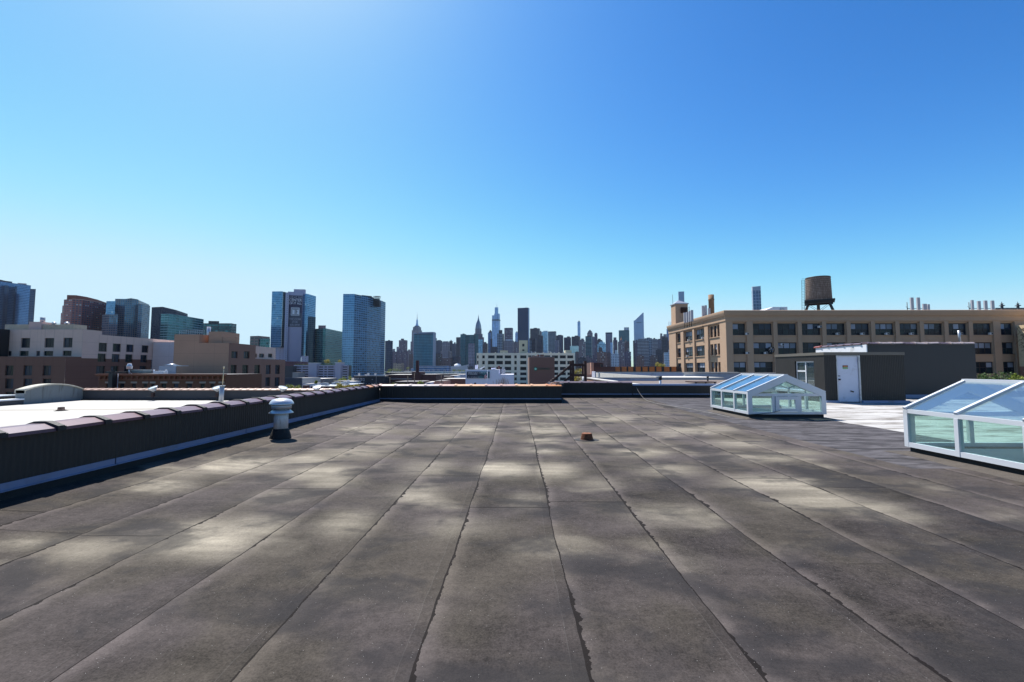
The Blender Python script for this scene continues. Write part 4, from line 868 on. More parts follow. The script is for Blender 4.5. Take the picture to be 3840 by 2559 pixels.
for k in range(4): rs.box(ra, 116.12, za + k * (zb2 - za) / 3 - .05, rb_, 116.19, za + k * (zb2 - za) / 3 + .05)
rs.build('rusty_shutter', M['rustd'], t)
ld = MB()
for i in range(14): ld.box(ex1 + .15, 117.6, ztw + i * .4, ex1 + .85, 117.66, ztw + i * .4 + .07)
ld.box(ex1 + .15, 117.6, ztw, ex1 + .22, 117.67, ztw + 5.6).box(ex1 + .78, 117.6, ztw, ex1 + .85, 117.67, ztw + 5.6).build('ladder', M['dark'], t)
MB().tube((ex0 + .5, 118, zt_), (ex0 + .45, 118, zt_ + 2.8), .05, 5).build('antenna', M['dark'], t)
# chimney, tank, rooftop gear
c_ = at(2668, 1160, 103); tag(MB().lathe((c_.x, 103, ztw - 2), [(.62, 0), (.62, 6.9), (.68, 7.0), (.68, 7.3), (.62, 7.35), (.62, 8.3)], 16).build('chimney', plain('brown_chimney', (.24, .14, .08), .85, dirt=(.1, .07, .05, .6), streak=True), None, (c_.x, 103, ztw)), 'round brown chimney on the tan loft roof', 'chimney')
mw = plain('grey_wood_staves', (.20, .145, .115), .9, var=.55, sc=1.6, dirt=(.42, .35, .31, .9), dsc=1.6, streak=True)
W0 = at(3070, 1128, 99); W0.z = 1.6 + (1380 - 1128) * 99 / F; r0 = 2.45
t = thing('water_tower', 'weathered wooden water tank on a black steel stand above the tan loft building', 'water tower', (W0.x, 99, ztw))
mb = MB(); prof = [(r0 + .06, 0), (r0 * .97, 5.15)]
mb.lathe((W0.x, 99, W0.z), prof, 40, 0, False); mb.build('tank', mw, t)
for i in range(14):
    z_ = .25 + (i / 13) ** 1.25 * 4.7; rr = r0 + .09 - .13 * z_ / 5.15; MB().lathe((W0.x, 99, W0.z + z_), [(rr, 0), (rr + .025, .02), (rr, .05)], 40).build('hoop', M['rustd'], t)
MB().lathe((W0.x, 99, W0.z + 5.15), [(r0 * .99, 0), (r0 * .98, .10), (.1, .42)], 40).build('lid', M['dark'], t)
mb = MB()
for i in range(7): yy = 99 - r0 + i * r0 / 3; mb.box(W0.x - r0 - .1, yy - .12, W0.z - .32, W0.x + r0 + .5, yy + .12, W0.z - .01)
mb.box(W0.x - r0 - .2, 99 - r0 + .3, W0.z - .75, W0.x + r0 + .2, 99 - r0 + .6, W0.z - .33).box(W0.x - r0 - .2, 99 + r0 - .6, W0.z - .75, W0.x + r0 + .2, 99 + r0 - .3, W0.z - .33).build('platform', M['dark'], t)
L4 = [(-1, -1), (1, -1), (1, 1), (-1, 1)]; zl = W0.z - .75; tp4 = []; bt4 = []
for sx, sy in L4:
    a = Vector((W0.x + sx * 2.0, 99 + sy * 1.8, zl)); b = Vector((W0.x + sx * 3.6, 99 + sy * 2.5, ztw - 1.2)); tp4.append(a); bt4.append(b); MB().bar(b, a, .27, .25).build('leg', M['dark'], t)
MB().bar((W0.x - .1, 98, ztw - 1), (W0.x - .1, 98, zl), .6, .5).build('riser_pipe', plain('riser', (.06, .045, .04), .8), t)
mb = MB()
for i in range(4): j = (i + 1) % 4; mb.bar(tp4[i], bt4[j], .07).bar(tp4[j], bt4[i], .07)
mb.build('cross_bracing', M['rustd'], t)
mb = MB(); lx = W0.x - r0 - .55
for dx in (-.25, .25): mb.bar((lx + dx, 98.2, ztw), (lx + dx + .25, 98.2, W0.z + 4.9), .07)
for i in range(26): zz = ztw + .4 + i * .36; mb.bar((lx - .25 + .25 * i / 26, 98.2, zz), (lx + .25 + .25 * i / 26, 98.2, zz), .05)
mb.build('ladder', M['dark'], t); t.rotation_euler = (0, 0, -R(34.5))
x0, x1 = at(2835, 1160, 97).x, at(2953, 1160, 97).x
t = thing('roof_penthouse', 'white rooftop machine room left of the water tower', 'machine room', ((x0 + x1) / 2, 97, ztw))
zz = 1.6 + (1380 - 1151) * 97 / F; mb = MB(); mb.prism([(x0 + 3.6, 97), (x1, 97), (x1, 103), (x0 + 3.6, 103)], ztw - 1, zz); mb.prism([(x0, 97.5), (x0 + 3.59, 97.1), (x0 + 3.59, 102.9), (x0, 102)], ztw - 1, [zz - 1.5, zz - .1, zz - .1, zz - 1.5]); mb.build('wall', M['white'], t)
MB().tube((x1 - 1.2, 96.96, zz - .7), (x1 - 1.2, 96.8, zz - .7), .45, 14).build('fan', M['galv'], t)
M['ant'] = plain('antenna_grey', (.42, .42, .45), .6, var=.04)
def antenna(label, px, D, hgt, w_, base, n=1, cat='antenna', grp='panel antennas on the loft roof'):
    p = at(px, 1165, D); t = thing('panel_antenna', label, cat, (p.x, D, base), grp)
    MB().box(p.x - w_ / 2, D - .15, base + .5, p.x + w_ / 2, D + .15, base + .5 + hgt).build('panel', M['ant'], t); MB().tube((p.x, D + .25, base - .6), (p.x, D + .25, base + .3 + hgt), .06, 6).build('mast', M['dark'], t); return t
zr_ = ztw
k_ = 0
for px, D, hg, w_, lb in ((2568, 100, 2.3, .5, 'white panel antenna nearest the elevator tower on the loft roof'), (2577, 99, 2.3, .5, 'second white panel antenna right of the elevator tower'), (2586, 98, 2.4, .5, 'third white panel antenna right of the elevator tower'), (2594, 97, 2.5, .55, 'white panel antenna ending the row right of the elevator tower'),
                          (2636, 98, 3.6, .5, 'tall white panel antenna left of the brown chimney'), (2646, 98, 3.7, .5, 'tall white panel antenna nearest to the brown chimney'), (2659, 97, 2.9, .5, 'shorter white antenna directly before the brown chimney'),
                          (3421, 97, 5.0, .62, 'tallest white panel antenna over the middle of the loft cornice'), (3445, 97, 5.0, .62, 'tall white panel antenna beside the small square ones'), (3468, 97, 3.6, .8, 'squat white square antenna over the loft cornice'), (3482, 97, 3.5, .45, 'small narrow white antenna at the end of its group'),
                          (3647, 97, 4.4, .5, 'slim white antenna first in the right-hand row of four'), (3672, 97, 4.2, .6, 'white antenna second in the right-hand row of four'), (3697, 97, 4.3, .62, 'white antenna third in the right-hand row of four'), (3723, 97, 4.3, .62, 'white antenna last in the right-hand row of four')):
    antenna(lb, px, D, hg - (0 if px < 2650 or px > 3000 else 0), w_, (ztw - .9 if px > 3000 else ztw - 1.1))
for x0, x1, lb in ((3402, 3484, 'steel pipe rack holding the middle antennas'), (3634, 3722, 'steel pipe rack holding the right-hand antennas')):
    a, b = at(x0, 1150, 97.3).x, at(x1, 1150, 97.3).x; mb = MB(); zz = ztw + 2.2; mb.tube((a, 97.3, zz), (b, 97.3, zz), .06, 6).tube((a, 97.3, ztw - 1), (a, 97.3, ztw + 3.6), .07, 6).tube((a, 97.6, zz + .5), (a, 97.1, zz), .05, 5)
    if x0 < 3500: mb.tube((a, 97.3, ztw + .3), (b, 97.3, ztw + .3), .06, 6)
    tag(mb.build('antenna_rack', M['dark'], None, (a, 97.3, ztw)), lb, 'antenna rack', 'steel racks behind the antennas')
# window air conditioners and a fan
def acu():
    t = thing('air_conditioner', '-', 'air conditioner', (0, 0, 0), 'window air conditioners of the loft building')
    MB().box(-.32, -.4, 0, .32, 0, .42).build('casing', plain('ac_white', (.55, .55, .56), .5, var=.05), t); MB().box(-.04, -.415, .05, .28, -.402, .37).build('grille', M['wf'], t); return t
ac0 = acu(); first = True
ACS = [(2800, 0, 'in the first narrow top window'), (2800, 1, 'in the first narrow second-row window, left of the big fan'), (2868, 1, 'under the second-row window just left of the big round fan'), (2930, 1.55, 'high in the second-row window right of the big fan'), (3073, .45, 'high in the top-row window left of the water tower legs'),
       (3140, 0, 'in the top-row window under the water tower'), (3232, 0, 'in the top-row window second after the water tower'), (3324, 0, 'in the top-row window below the empty sky left of centre antennas'), (3416, 0, 'in the top-row window under the middle antennas'), (3600, 0, 'in the top-row window behind the thin bulkhead pipe'), (3713, 0, 'in the last triple window of the top row')]
for px, rw, lb in ACS:
    r = int(rw); fr_ = rw - r; z = rows_[r][0] + fr_ * 3.1 + .02; pos = (at(px, 1300, TY).x, TY - .05, z)
    if first: ac0.location = pos; ac0['label'] = 'white air conditioner ' + lb; first = False
    else: dup(ac0, pos, label='white air conditioner ' + lb)
for px, r, lb in ((2588, 0, 'in the sunlit top-row side window farther from the corner'), (2641, 0, 'in the sunlit top-row side window nearer the corner'), (2581, 1, 'in the sunlit second-row side window')):
    dup(ac0, (TX + .05, yx(px, TX), rows_[r][0]), rz=R(-90), label='white air conditioner ' + lb)
c_ = at(2890, 1315, TY); fo = Vector((c_.x, TY - .35, rows_[1][0] + .85)); t = thing('exhaust_fan', 'big black round exhaust fan in a second-row window', 'fan', fo)
mb = MB()
for i in range(24):
    a, b = 2 * math.pi * i / 24, 2 * math.pi * (i + 1) / 24; P = lambda q, r_, y_: (fo.x + math.cos(q) * r_, fo.y + y_, fo.z + math.sin(q) * r_)
    mb.poly([P(a, .62, 0), P(b, .62, 0), P(b, .5, 0), P(a, .5, 0)]).poly([P(a, .62, 0), P(b, .62, 0), P(b, .62, .5), P(a, .62, .5)])
mb.build('housing', M['wf'], t); mb = MB()
for i in range(5): a = 2 * math.pi * i / 5; mb.poly([P(a, .08, .1), P(a + .1, .5, .06), P(a + .7, .48, .2), P(a + .6, .08, .14)])
mb.build('fan_blades', M['galv'], t)
# building at the right edge with bare ivy
p = at(3813, 1221, 86); t = thing('yellow_building', 'yellow stucco wall with bare ivy and a brick foot at the right edge', 'building', (p.x + 6, 80, GZ))
zz = 1.6 + (1380 - 1222) * 86 / F; zf = hz(1375, 86)
MB().box(p.x, 60, zf, p.x + 10, 86, zz).build('wall', plain('yellow_stucco', (.56, .43, .26), .85, dirt=(.35, .25, .15, .4)), t)
MB().box(p.x - .08, 60, GZ, p.x + 10, 85.9, zf - .003).build('brick_foot', plain('mixed_brick', (.26, .12, .08), .9, var=.3, sc=2, dirt=(.45, .33, .25, .7), dsc=1.5), t)
random.seed(5); iv = MB()
for i in range(70):
    a = Vector((p.x - .04, random.uniform(78, 85.8), zz - abs(random.gauss(0, 2.2)) - .5)); q = a.copy()
    for k in range(5):
        r = q + Vector((0, random.uniform(-.5, .5), random.uniform(-.5, .3))); iv.bar(q, r, .05, .03); q = r
iv.build('ivy_stems', plain('ivy_wood', (.12, .075, .05), .9), t)
# ------------------------------------------------------------------ right middle distance: neighbouring low roofs
M['wstucco'] = plain('white_stucco', (.46, .44, .41), .85, var=.06, dirt=(.35, .27, .22, .6), dsc=1.5)
M['bluegrey'] = plain('blue_grey_paint', (.42, .42, .50), .7, var=.08, sc=.6, dirt=(.2, .2, .23, .5))
def brick(name, c1, c2, mortar, sc=4.0):
    g = NT(name); uv = g.n('UVMap').outputs[0]; b = g.n('TexBrick', {'Vector': uv, 'Color1': c1 + (1,), 'Color2': c2 + (1,), 'Mortar': mortar + (1,), 'Scale': sc, 'Mortar Size': .02, 'Bias': .1}); n = g.noise(g.obj(), .8, 5, .6)
    g.bsdf(g.scale(b.outputs['Color'], g.m('ADD', .7, g.m('MULTIPLY', n, .6))), .9, 0, b.outputs['Fac'], .3); return g.mat
M['rbrick'] = brick('red_brick', (.30, .10, .055), (.22, .075, .045), (.30, .25, .2))
M['dbrick'] = brick('dark_brick', (.13, .05, .04), (.09, .04, .035), (.11, .08, .07))
M['sbrick'] = brick('salmon_brick', (.55, .25, .16), (.45, .20, .13), (.5, .35, .28))
zw = 1.6 - .87
t = thing('brick_wall', 'red brick wall with a white coping running away behind the purple-tiled parapet', 'wall', (6.5, 33, GZ))
MB().box(6.45, 24.2, GZ, 6.80, 41, zw - .07).build('wall', M['rbrick'], t); MB().box(6.40, 24.1, zw - .07, 6.86, 41.2, zw).build('coping', M['wstucco'], t)
zg = 1.6 + (1380 - 1414.5) * 41 / F; xg = at(2462, 1420, 41).x
t = thing('grey_parapet', 'blue-grey painted parapet with a white edge beyond the red brick wall', 'wall', (9, 41, GZ))
MB().box(6.97, 41, GZ, xg, 41.3, zg - .06).build('wall', M['bluegrey'], t); MB().box(6.96, 40.95, zg - .06, xg, 41.4, zg).build('edge', M['wstucco'], t)
t = thing('white_parapet', 'long stained white parapet running away past the grey one', 'wall', (13.3, 58, GZ))
MB().box(13.05, 41.42, GZ, 13.35, 76, 1.6 - .77).build('wall', M['wstucco'], t); MB().box(12.9, 73, GZ, 13.04, 76, 1.6 - .55).build('end_pier', M['bluegrey'], t)
pb = at(2252, 1405, 70); tag(MB().box(at(2244, 1400, 70).x, 69.5, -3, at(2256, 1400, 70).x, 70.5, hz(1398, 70)).build('roof_cabinet', M['galv'], None, (pb.x, 70, -2)), 'small grey box at the far end of the stained white parapet', 'cabinet')
t = thing('grey_parapet', 'long low grey parapet in front of the orange panels', 'wall', (22, 76, GZ))
MB().box(13.4, 76, GZ, 38, 76.4, hz(1397, 76)).build('wall', M['bluegrey'], t); MB().box(13.4, 75.95, hz(1397, 76), 38, 76.5, hz(1395.6, 76)).build('edge', M['wstucco'], t)
# brown flat roof beyond the metal-edged parapet
g = MB(); g.poly([(9.5, 23.2, .42), (46, 23.2, .42), (46, 44.5, .42), (9.5, 44.5, .42)]); o_ = g.build('lower_roof', plain('brown_roofing', (.13, .10, .085), .9, var=.2, sc=.8, dirt=(.2, .17, .14, .6), dsc=.9)); tag(o_, kind='structure')
tag(MB().box(9.5, 23.2, GZ, 46, 44.4, .40).build('lower_roof_structure', M['brickd']), kind='structure')
t = thing('low_curb', 'bright white painted roof curb across the brown flat roof', 'curb', (20, 44.5, .4)); MB().box(13.4, 44.5, GZ, 20.8, 52, hz(1416, 44.5)).build('wall', M['wstucco'], t)
t = thing('white_parapet', 'white-grey parapet below the sunlit side of the loft building', 'wall', (26, 52, .4)); x0 = at(2568, 1400, 52).x; MB().box(x0, 52, GZ, x0 + 14, 52.4, hz(1399, 52)).build('wall', plain('pale_panel', (.46, .46, .48), .8, var=.06, dirt=(.3, .3, .32, .5)), t); MB().box(x0 - .1, 51.9, hz(1399, 52), x0 + 14, 52.5, hz(1397.8, 52)).build('edge', M['wstucco'], t)
p = at(2632, 1430, 34); t = thing('roof_hatch_frame', 'low dark metal frame lying on the brown flat roof', 'frame', (p.x, 34, .42))
mb = MB(); a, b = at(2592, 1430, 34).x, at(2674, 1430, 34).x; mb.box(a, 33.4, .50, b, 35.2, .58)
for x_ in (a + .1, (a + b) / 2, b - .15): mb.box(x_, 33.4, .43, x_ + .08, 33.5, .50)
mb.build('frame', M['rustd'], t)
for px, y0, y1, D, lb in ((2654, 1422, 1411, 40, 'short black pipe standing beyond the low metal frame'), (2476, 1439, 1411, 26, 'black topped vent pipe just behind the metal-edged parapet')):
    a, b = at(px, y0, D), at(px, y1, D); t = thing('vent_pipe', lb, 'pipe', a); MB().tube(a - Vector((0, 0, .3)), a * .5 + b * .5, .07, 8).build('pipe', M['white'] if D == 26 else M['dark'], t); MB().tube(a * .5 + b * .5, b, .10, 8).build('cap', M['dark'], t)
# steel fire stair
t = thing('steel_stair', 'rusty steel stair frame with sloping stringers behind the step in the end parapet', 'stair', at(2150, 1500, 29))
SD = 29.0; P_ = lambda x, y, d=0: at(x, y, SD + d)
for px, y0, w_, d in ((2140, 1354, .12, 0), (2149, 1352, .15, 0), (2195, 1355, .17, 0), (2185, 1368, .12, 1.5)):
    a, b = P_(px, 1440, d), P_(px, y0, d); a.z = -1; b.x = a.x = (a.x + b.x) / 2; MB().bar(a, b, w_).build('post', M['rustd'], t)
for a, b in (((2035, 1460), (2143, 1369)), ((2088, 1455), (2143, 1409))):
    for d in (0, .9): MB().bar(P_(*a, d), P_(*b, d), .06, .13).build('stringer', M['rustd'], t)
mb = MB()
for i in range(14): q = i / 14; c = P_(2035 + 108 * q, 1460 - 91 * q); mb.box(c.x - .12, c.y, c.z - .02, c.x + .12, c.y + .9, c.z + .01)
mb.build('treads', M['rustd'], t)
for y in (1369, 1408): MB().bar(P_(2143, y), P_(2195, y), .08, .16).build('beam', M['rustd'], t)
mb = MB(); [mb.bar(P_(2149 + i * 5.6, 1369), P_(2149 + i * 5.6, 1408), .015) for i in range(1, 8)]; mb.build('screen', M['rustd'], t)
tag(MB().tube(P_(2190, 1445, 1), P_(2190, 1409, 1), .11, 8).build('white_pipe', M['white'], None, P_(2190, 1445, 1)), 'white standpipe beside the rightmost stair post', 'pipe')
# block with orange panels and brick stair head
OD = 112.0
t = thing('panel_building', 'low dark building with a row of orange panels left of the loft building', 'building', (30, OD, GZ))
x0, x1 = at(2303, 1380, OD).x, at(2530, 1380, OD).x; MB().box(x0, OD, GZ, x1 + 6, OD + 15, hz(1375.5, OD)).build('wall', plain('charcoal_panel', (.03, .03, .035), .7), t)
M['orange'] = plain('orange_panel', (.50, .17, .05), .6, var=.1, sc=1)
for x0, x1 in ((2307, 2325), (2331, 2349), (2356, 2374), (2384, 2402), (2409.5, 2428), (2435, 2454), (2461.5, 2480), (2490.5, 2510), (2518, 2535)):
    MB().box(at(x0, 1385, OD).x, OD - .12, hz(1393.5, OD), at(x1, 1385, OD).x, OD - .003, hz(1376, OD)).build('orange_panel', M['orange'], t)
t = thing('brick_building', 'dark red brick building with a sunlit salmon corner behind the steel stair', 'building', (20, 108, GZ))
x0, x1 = at(2226, 1380, 108).x, at(2306, 1380, 108).x
MB().box(x0, 108, GZ, x1, 122, hz(1375.5, 108)).build('wall', M['dbrick'], t); MB().box(at(2217, 1370, 108).x, 109, GZ, at(2266, 1370, 108).x, 121, hz(1361, 109)).build('stair_head', M['dbrick'], t)
MB().box(at(2216, 1370, 108).x, 107.8, GZ, x0 + .01, 108.9, hz(1360.5, 108)).build('corner_pier', M['sbrick'], t); MB().box(at(2196, 1370, 108).x, 107, GZ, x0 + 3, 107.8, hz(1404, 107)).build('low_wall', M['sbrick'], t)  # salmon corner pier paints in the sunlit edge of the brick
MB().box(at(2253, 1370, 107).x, 106.9, hz(1377, 107), at(2260, 1370, 107).x, 107.5, hz(1367, 107)).build('chimney', M['dark'], t)

# ------------------------------------------------------------------ centre: cream factory, brown block, white building
CD = 310.0; xa, xb = at(1787, 1400, CD).x, at(2156, 1400, CD).x; zc = hz(1324.5, CD)
t = thing('factory_building', 'long cream concrete factory with five rows of black windows', 'building', ((xa + xb) / 2, CD, GZ))
M['cream'] = plain('cream_concrete', (.82, .72, .58), .85, var=.05, sc=.12, dirt=(.6, .54, .48, .4), dsc=.15)
us = [(1789, 1794), (1808.5, 1817.5), (1830, 1854.5), (1861.5, 1885.5), (1893, 1916.5), (1929, 1937.5), (1951, 1974), (1981, 2005), (2012, 2035), (2041, 2064), (2070, 2093), (2100, 2122), (2128, 2150)]
hs = []
for y0, y1 in ((1333.5, 1344.5), (1354, 1367), (1376.5, 1389), (1397.5, 1407.5), (1416, 1427), (1436, 1448)):
    for a, b in us: hs.append((at(a, 1400, CD).x - xa, at(b, 1400, CD).x - xa, hz(y1, CD), hz(y0, CD)))
w = MB(); wallgrid(w, (xa, CD, 0), (1, 0, 0), (0, -1, 0), xb - xa, GZ - 3, zc, hs, .5); w.poly([(xa, CD, zc), (xb, CD, zc), (xb, CD + 40, zc), (xa, CD + 40, zc)], 1)
w.poly([(xa, CD, GZ), (xa, CD + 40, GZ), (xa, CD + 40, zc), (xa, CD, zc)]); w.poly([(xb, CD, GZ), (xb, CD + 40, GZ), (xb, CD + 40, zc), (xb, CD, zc)])
for i in range(len(us) - 1): a, b = us[i][1], us[i + 1][0]; w.box(at(a, 1400, CD).x + .15, CD - .5, GZ, at(b, 1400, CD).x - .15, CD - .01, zc + (.5 if b - a < 9 else 0))
w.build('wall', [M['cream'], M['roofg']], t)
for h in hs: window(t, (xa, CD, 0), (1, 0, 0), (0, -1, 0), h, .5, max(1, round((h[1] - h[0]) / 1.0)), 2, M['wf'], GL, fw=.22, split=.68)
M['yellowc'] = plain('pale_yellow_render', (.60, .54, .38), .85, var=.04, dirt=(.45, .40, .3, .3), dsc=.2)
w = MB(); a, b = at(1946.5, 1300, CD + 6).x, at(1978.5, 1300, CD + 6).x; z_ = hz(1277, CD + 6); sc_ = (CD + 6) / F
wallgrid(w, (a, CD + 6, 0), (1, 0, 0), (0, -1, 0), b - a, zc, z_, [(12 * sc_, 20 * sc_, 1.6 + 81 * sc_, 1.6 + 91 * sc_), (12 * sc_, 20 * sc_, 1.6 + 64 * sc_, 1.6 + 70 * sc_)], .6)
w.box(a, CD + 6.62, zc, b, CD + 16, z_).build('penthouse', [M['yellowc']], t); MB().box(a + 12 * sc_, CD + 6.55, 1.6 + 64 * sc_, a + 20 * sc_, CD + 6.6, 1.6 + 91 * sc_).build('penthouse_window', M['dark'], t)
for x0, x1, y in ((1875, 1904, 1315), (2120, 2144, 1314)): MB().box(at(x0, 1320, CD + 3).x, CD + 3, zc, at(x1, 1320, CD + 3).x, CD + 11, hz(y, CD + 3)).build('roof_hut', M['yellowc'], t)
mb = MB(); [mb.box(at(x, 1320, CD + 2).x - .4, CD + 2, zc, at(x, 1320, CD + 2).x + .4, CD + 3, hz(y, CD + 2)) for x, y in ((1993, 1318), (1999, 1322), (2007, 1319), (2057, 1317), (2064, 1318), (2079, 1321), (2113, 1321))]; mb.build('roof_stubs', M['galv'], t)

BD = 150.0; t = thing('brown_block', 'plain windowless brown block with a round green emblem on its wall', 'building', (10, BD, GZ))
x0, x1 = at(1984.5, 1400, BD).x, at(2080, 1400, BD).x; M['brownw'] = plain('brown_wall', (.17, .095, .075), .85, var=.03, sc=.3)
MB().box(x0, BD, GZ, x1, BD + 20, hz(1339, BD)).build('wall', M['brownw'], t); MB().box(at(2016, 1335, BD).x, BD + .5, hz(1339, BD), at(2040, 1335, BD).x, BD + 6, hz(1330, BD)).box(at(2000, 1335, BD).x, BD + 1, hz(1339, BD), at(2015.9, 1335, BD).x, BD + 5, hz(1335, BD)).build('roof_hut', M['brownw'], t)
for px in (1993, 2024): MB().tube((at(px, 1335, BD).x, BD - .1, hz(1339, BD)), (at(px, 1335, BD).x, BD - .1, hz(1328, BD)), .08, 6).build('flue', M['capm'], t)
MB().box(x0, BD - .06, hz(1339.6, BD), x1, BD - .005, hz(1338.7, BD)).build('roof_trim', M['galv'], t)
e = at(2008.5, 1384, BD - .2); M['green'] = plain('sign_green_enamel', (.01, .16, .10), .5, var=.02); M['mint'] = plain('sign_mint', (.45, .85, .7), .5, var=.02)
mb = MB(); mb.poly([(e.x + math.cos(a) * .62, e.y, e.z + math.sin(a) * .62) for a in [2 * math.pi * i / 20 for i in range(20)]]); em = mb.build('emblem', M['green'], t)
mb = MB(); mb.poly([(e.x + math.cos(a) * .36, e.y - .04, e.z + math.sin(a) * .36) for a in [math.pi / 2 + 2 * math.pi * i / 5 for i in range(5)]]); mb.build('emblem_star', M['mint'], em)
mb = MB(); mb.poly([(e.x + math.cos(a) * .13, e.y - .07, e.z + math.sin(a) * .13) for a in [2 * math.pi * i / 10 for i in range(10)]]); mb.build('emblem_centre', M['green'], em)
random.seed(2); mb = MB(); xx = e.x + 1.0
M['green2'] = plain('sign_green_letters', (.035, .095, .065), .6, var=.02)
for i in range(12):
    ww = random.uniform(.14, .26); hh = .8 if i in (0, 5, 9) else .55; mb.box(xx, e.y + .0, e.z - .25, xx + .07, e.y + .1, e.z - .25 + hh); mb.box(xx + .07, e.y + .0, e.z - .25 + random.choice([0, .25, .45]), xx + ww, e.y + .1, e.z - .17 + random.choice([0, .2])); xx += ww + .13
mb.build('illegible_lettering', M['green2'], t)
# white building with billboard
WD = 118.0; M['wblue'] = plain('white_painted_wall', (.68, .68, .78), .8, var=.05, sc=.3, dirt=(.55, .56, .66, .5), dsc=.4)
t = thing('billboard_building', 'white painted building with a dark teal billboard on its wall', 'building', (-10, WD, GZ)); X_ = lambda px: at(px, 1400, WD).x
MB().prism([(X_(1746.5), WD), (X_(1871), WD), (X_(1871), WD + 14), (X_(1746.5), WD + 14)], GZ, hz(1386.5, WD)).box(X_(1871) + .003, WD, GZ, X_(1926), WD + 13.9, hz(1405, WD)).build('wall', M['wblue'], t)
MB().box(X_(1746), WD - .1, GZ, X_(1751), WD - .003, hz(1385, WD)).box(X_(1745), WD - .15, hz(1386, WD), X_(1753), WD + .5, hz(1384.5, WD)).build('corner_pier', M['wblue'], t)
MB().box(X_(1756), WD - .05, hz(1387, WD), X_(1858), WD + .6, hz(1385.8, WD)).build('edge_trim', M['wstucco'], t)
def mat_bill():
    g = NT('billboard_print'); x, y, z = g.sep(g.obj()); n = g.noise(g.vec(g.m('MULTIPLY', x, .5), z), .9, 4); xx = g.ss(g.m('ADD', x, g.m('MULTIPLY', n, 2.0)), 3.4, 5.4); k = g.m('MULTIPLY', xx, g.ss(n, .35, .6))
    g.bsdf(g.mix(k, (.012, .018, .04), (.03, .16, .18)), .5); return g.mat
bx0, bx1, bz0, bz1 = X_(1751), X_(1836), hz(1419, WD), hz(1394, WD)
bo = MB().box(bx0, WD - .25, bz0, bx1, WD - .01, bz1); bo = bo.build('billboard', mat_bill(), t, (bx0, WD, bz0)); bo.location = Vector((bx0, WD, bz0)) - ORG[t.name]
M['print'] = plain('white_print', (.62, .62, .64), .6, var=.02); random.seed(9); mb = MB()
for zz, x1_, hgt in ((bz1 - .42, 5.6, .20), (bz1 - .76, 2.75, .20), (bz0 + .22, 3.3, .12)):
    xx = bx0 + .27
    while xx < bx0 + x1_:
        ww = random.uniform(.05, .13); mb.box(xx, WD - .262, zz, xx + ww, WD - .251, zz + hgt * random.choice([.75, 1, 1])); xx += ww + (.04 if random.random() < .8 else .16)
mb.build('illegible_lettering', M['print'], t)
MB().box(X_(1778), WD - .04, hz(1442, WD), X_(1786), WD - .004, hz(1436, WD)).build('small_window', M['dark'], t)
MB().box(X_(1776), WD + 4, hz(1386, WD), X_(1784.5), WD + 6, hz(1369, WD)).box(X_(1838), WD + 5, hz(1386, WD), X_(1854), WD + 8, hz(1380, WD)).build('roof_hut', M['wblue'], t)
MB().box(X_(1863), WD + 5, hz(1386, WD), X_(1872), WD + 6, hz(1372, WD)).build('brick_chimney', M['dbrick'], t)
MB().box(X_(1880), WD + 6, hz(1406, WD), X_(1885), WD + 7, hz(1377, WD)).box(X_(1871.5), WD + 8, hz(1406, WD), X_(1892), WD + 9, hz(1385, WD)).build('stack', M['galv'], t)
mb = MB(); random.seed(4)
for i in range(22): px = random.uniform(1750, 1773); mb.bar((X_(px), WD + 2, hz(1386, WD)), (X_(px) + random.uniform(-.3, .3), WD + 2, hz(random.uniform(1370, 1380), WD)), .05)
mb.build('antenna_cluster', M['dark'], t)
MB().bar(at(1786, 1384, WD + 3), at(1796, 1388, WD + 3), .25).bar(at(1796, 1388, WD + 3), at(1817, 1375, WD + 3), .15, .3).build('skylight_rail', M['capm'], t)
p = at(1828, 1450, 110); t = thing('flagpole', 'white flagpole in front of the billboard', 'flagpole', (p.x, 110, GZ)); MB().tube((p.x, 110, GZ), (p.x, 110, hz(1392, 110)), .09, 8).build('pole', M['capm'], t); MB().lathe((p.x, 110, hz(1392, 110)), [(.06, 0), (.14, .1), (.06, .22)], 8).build('finial', M['capm'], t)
def mat_flag():
    g = NT('flag_cloth'); u, v, _ = g.sep(g.n('UVMap').outputs[0]); s = g.m('GREATER_THAN', g.m('FRACT', g.m('MULTIPLY', v, 6.5)), .5); c = g.mix(s, (.75, .73, .72), (.50, .03, .03)); cant = g.m('MULTIPLY', g.m('LESS_THAN', u, .4), g.m('GREATER_THAN', v, .46))
    g.bsdf(g.mix(cant, c, (.02, .035, .14)), .8); return g.mat
mb = MB(); NX, NZ = 8, 6; FZ = hz(1400, 110)
def fp(i, j):
    u, v = i / NX, j / NZ; return (p.x - .1 - u * .62, 109.9 + .12 * math.sin(u * 9 + v * 2), FZ - (1 - v) * .95 - u * .55 * (1.2 - v * .2) )
for i in range(NX):
    for j in range(NZ): mb.poly([fp(i, j), fp(i + 1, j), fp(i + 1, j + 1), fp(i, j + 1)], 0, True, [(i / NX, j / NZ), ((i + 1) / NX, j / NZ), ((i + 1) / NX, (j + 1) / NZ), (i / NX, (j + 1) / NZ)])
tag(mb.build('flag', mat_flag(), None, (p.x, 110, FZ)), 'striped flag hanging limp from the white flagpole', 'flag')

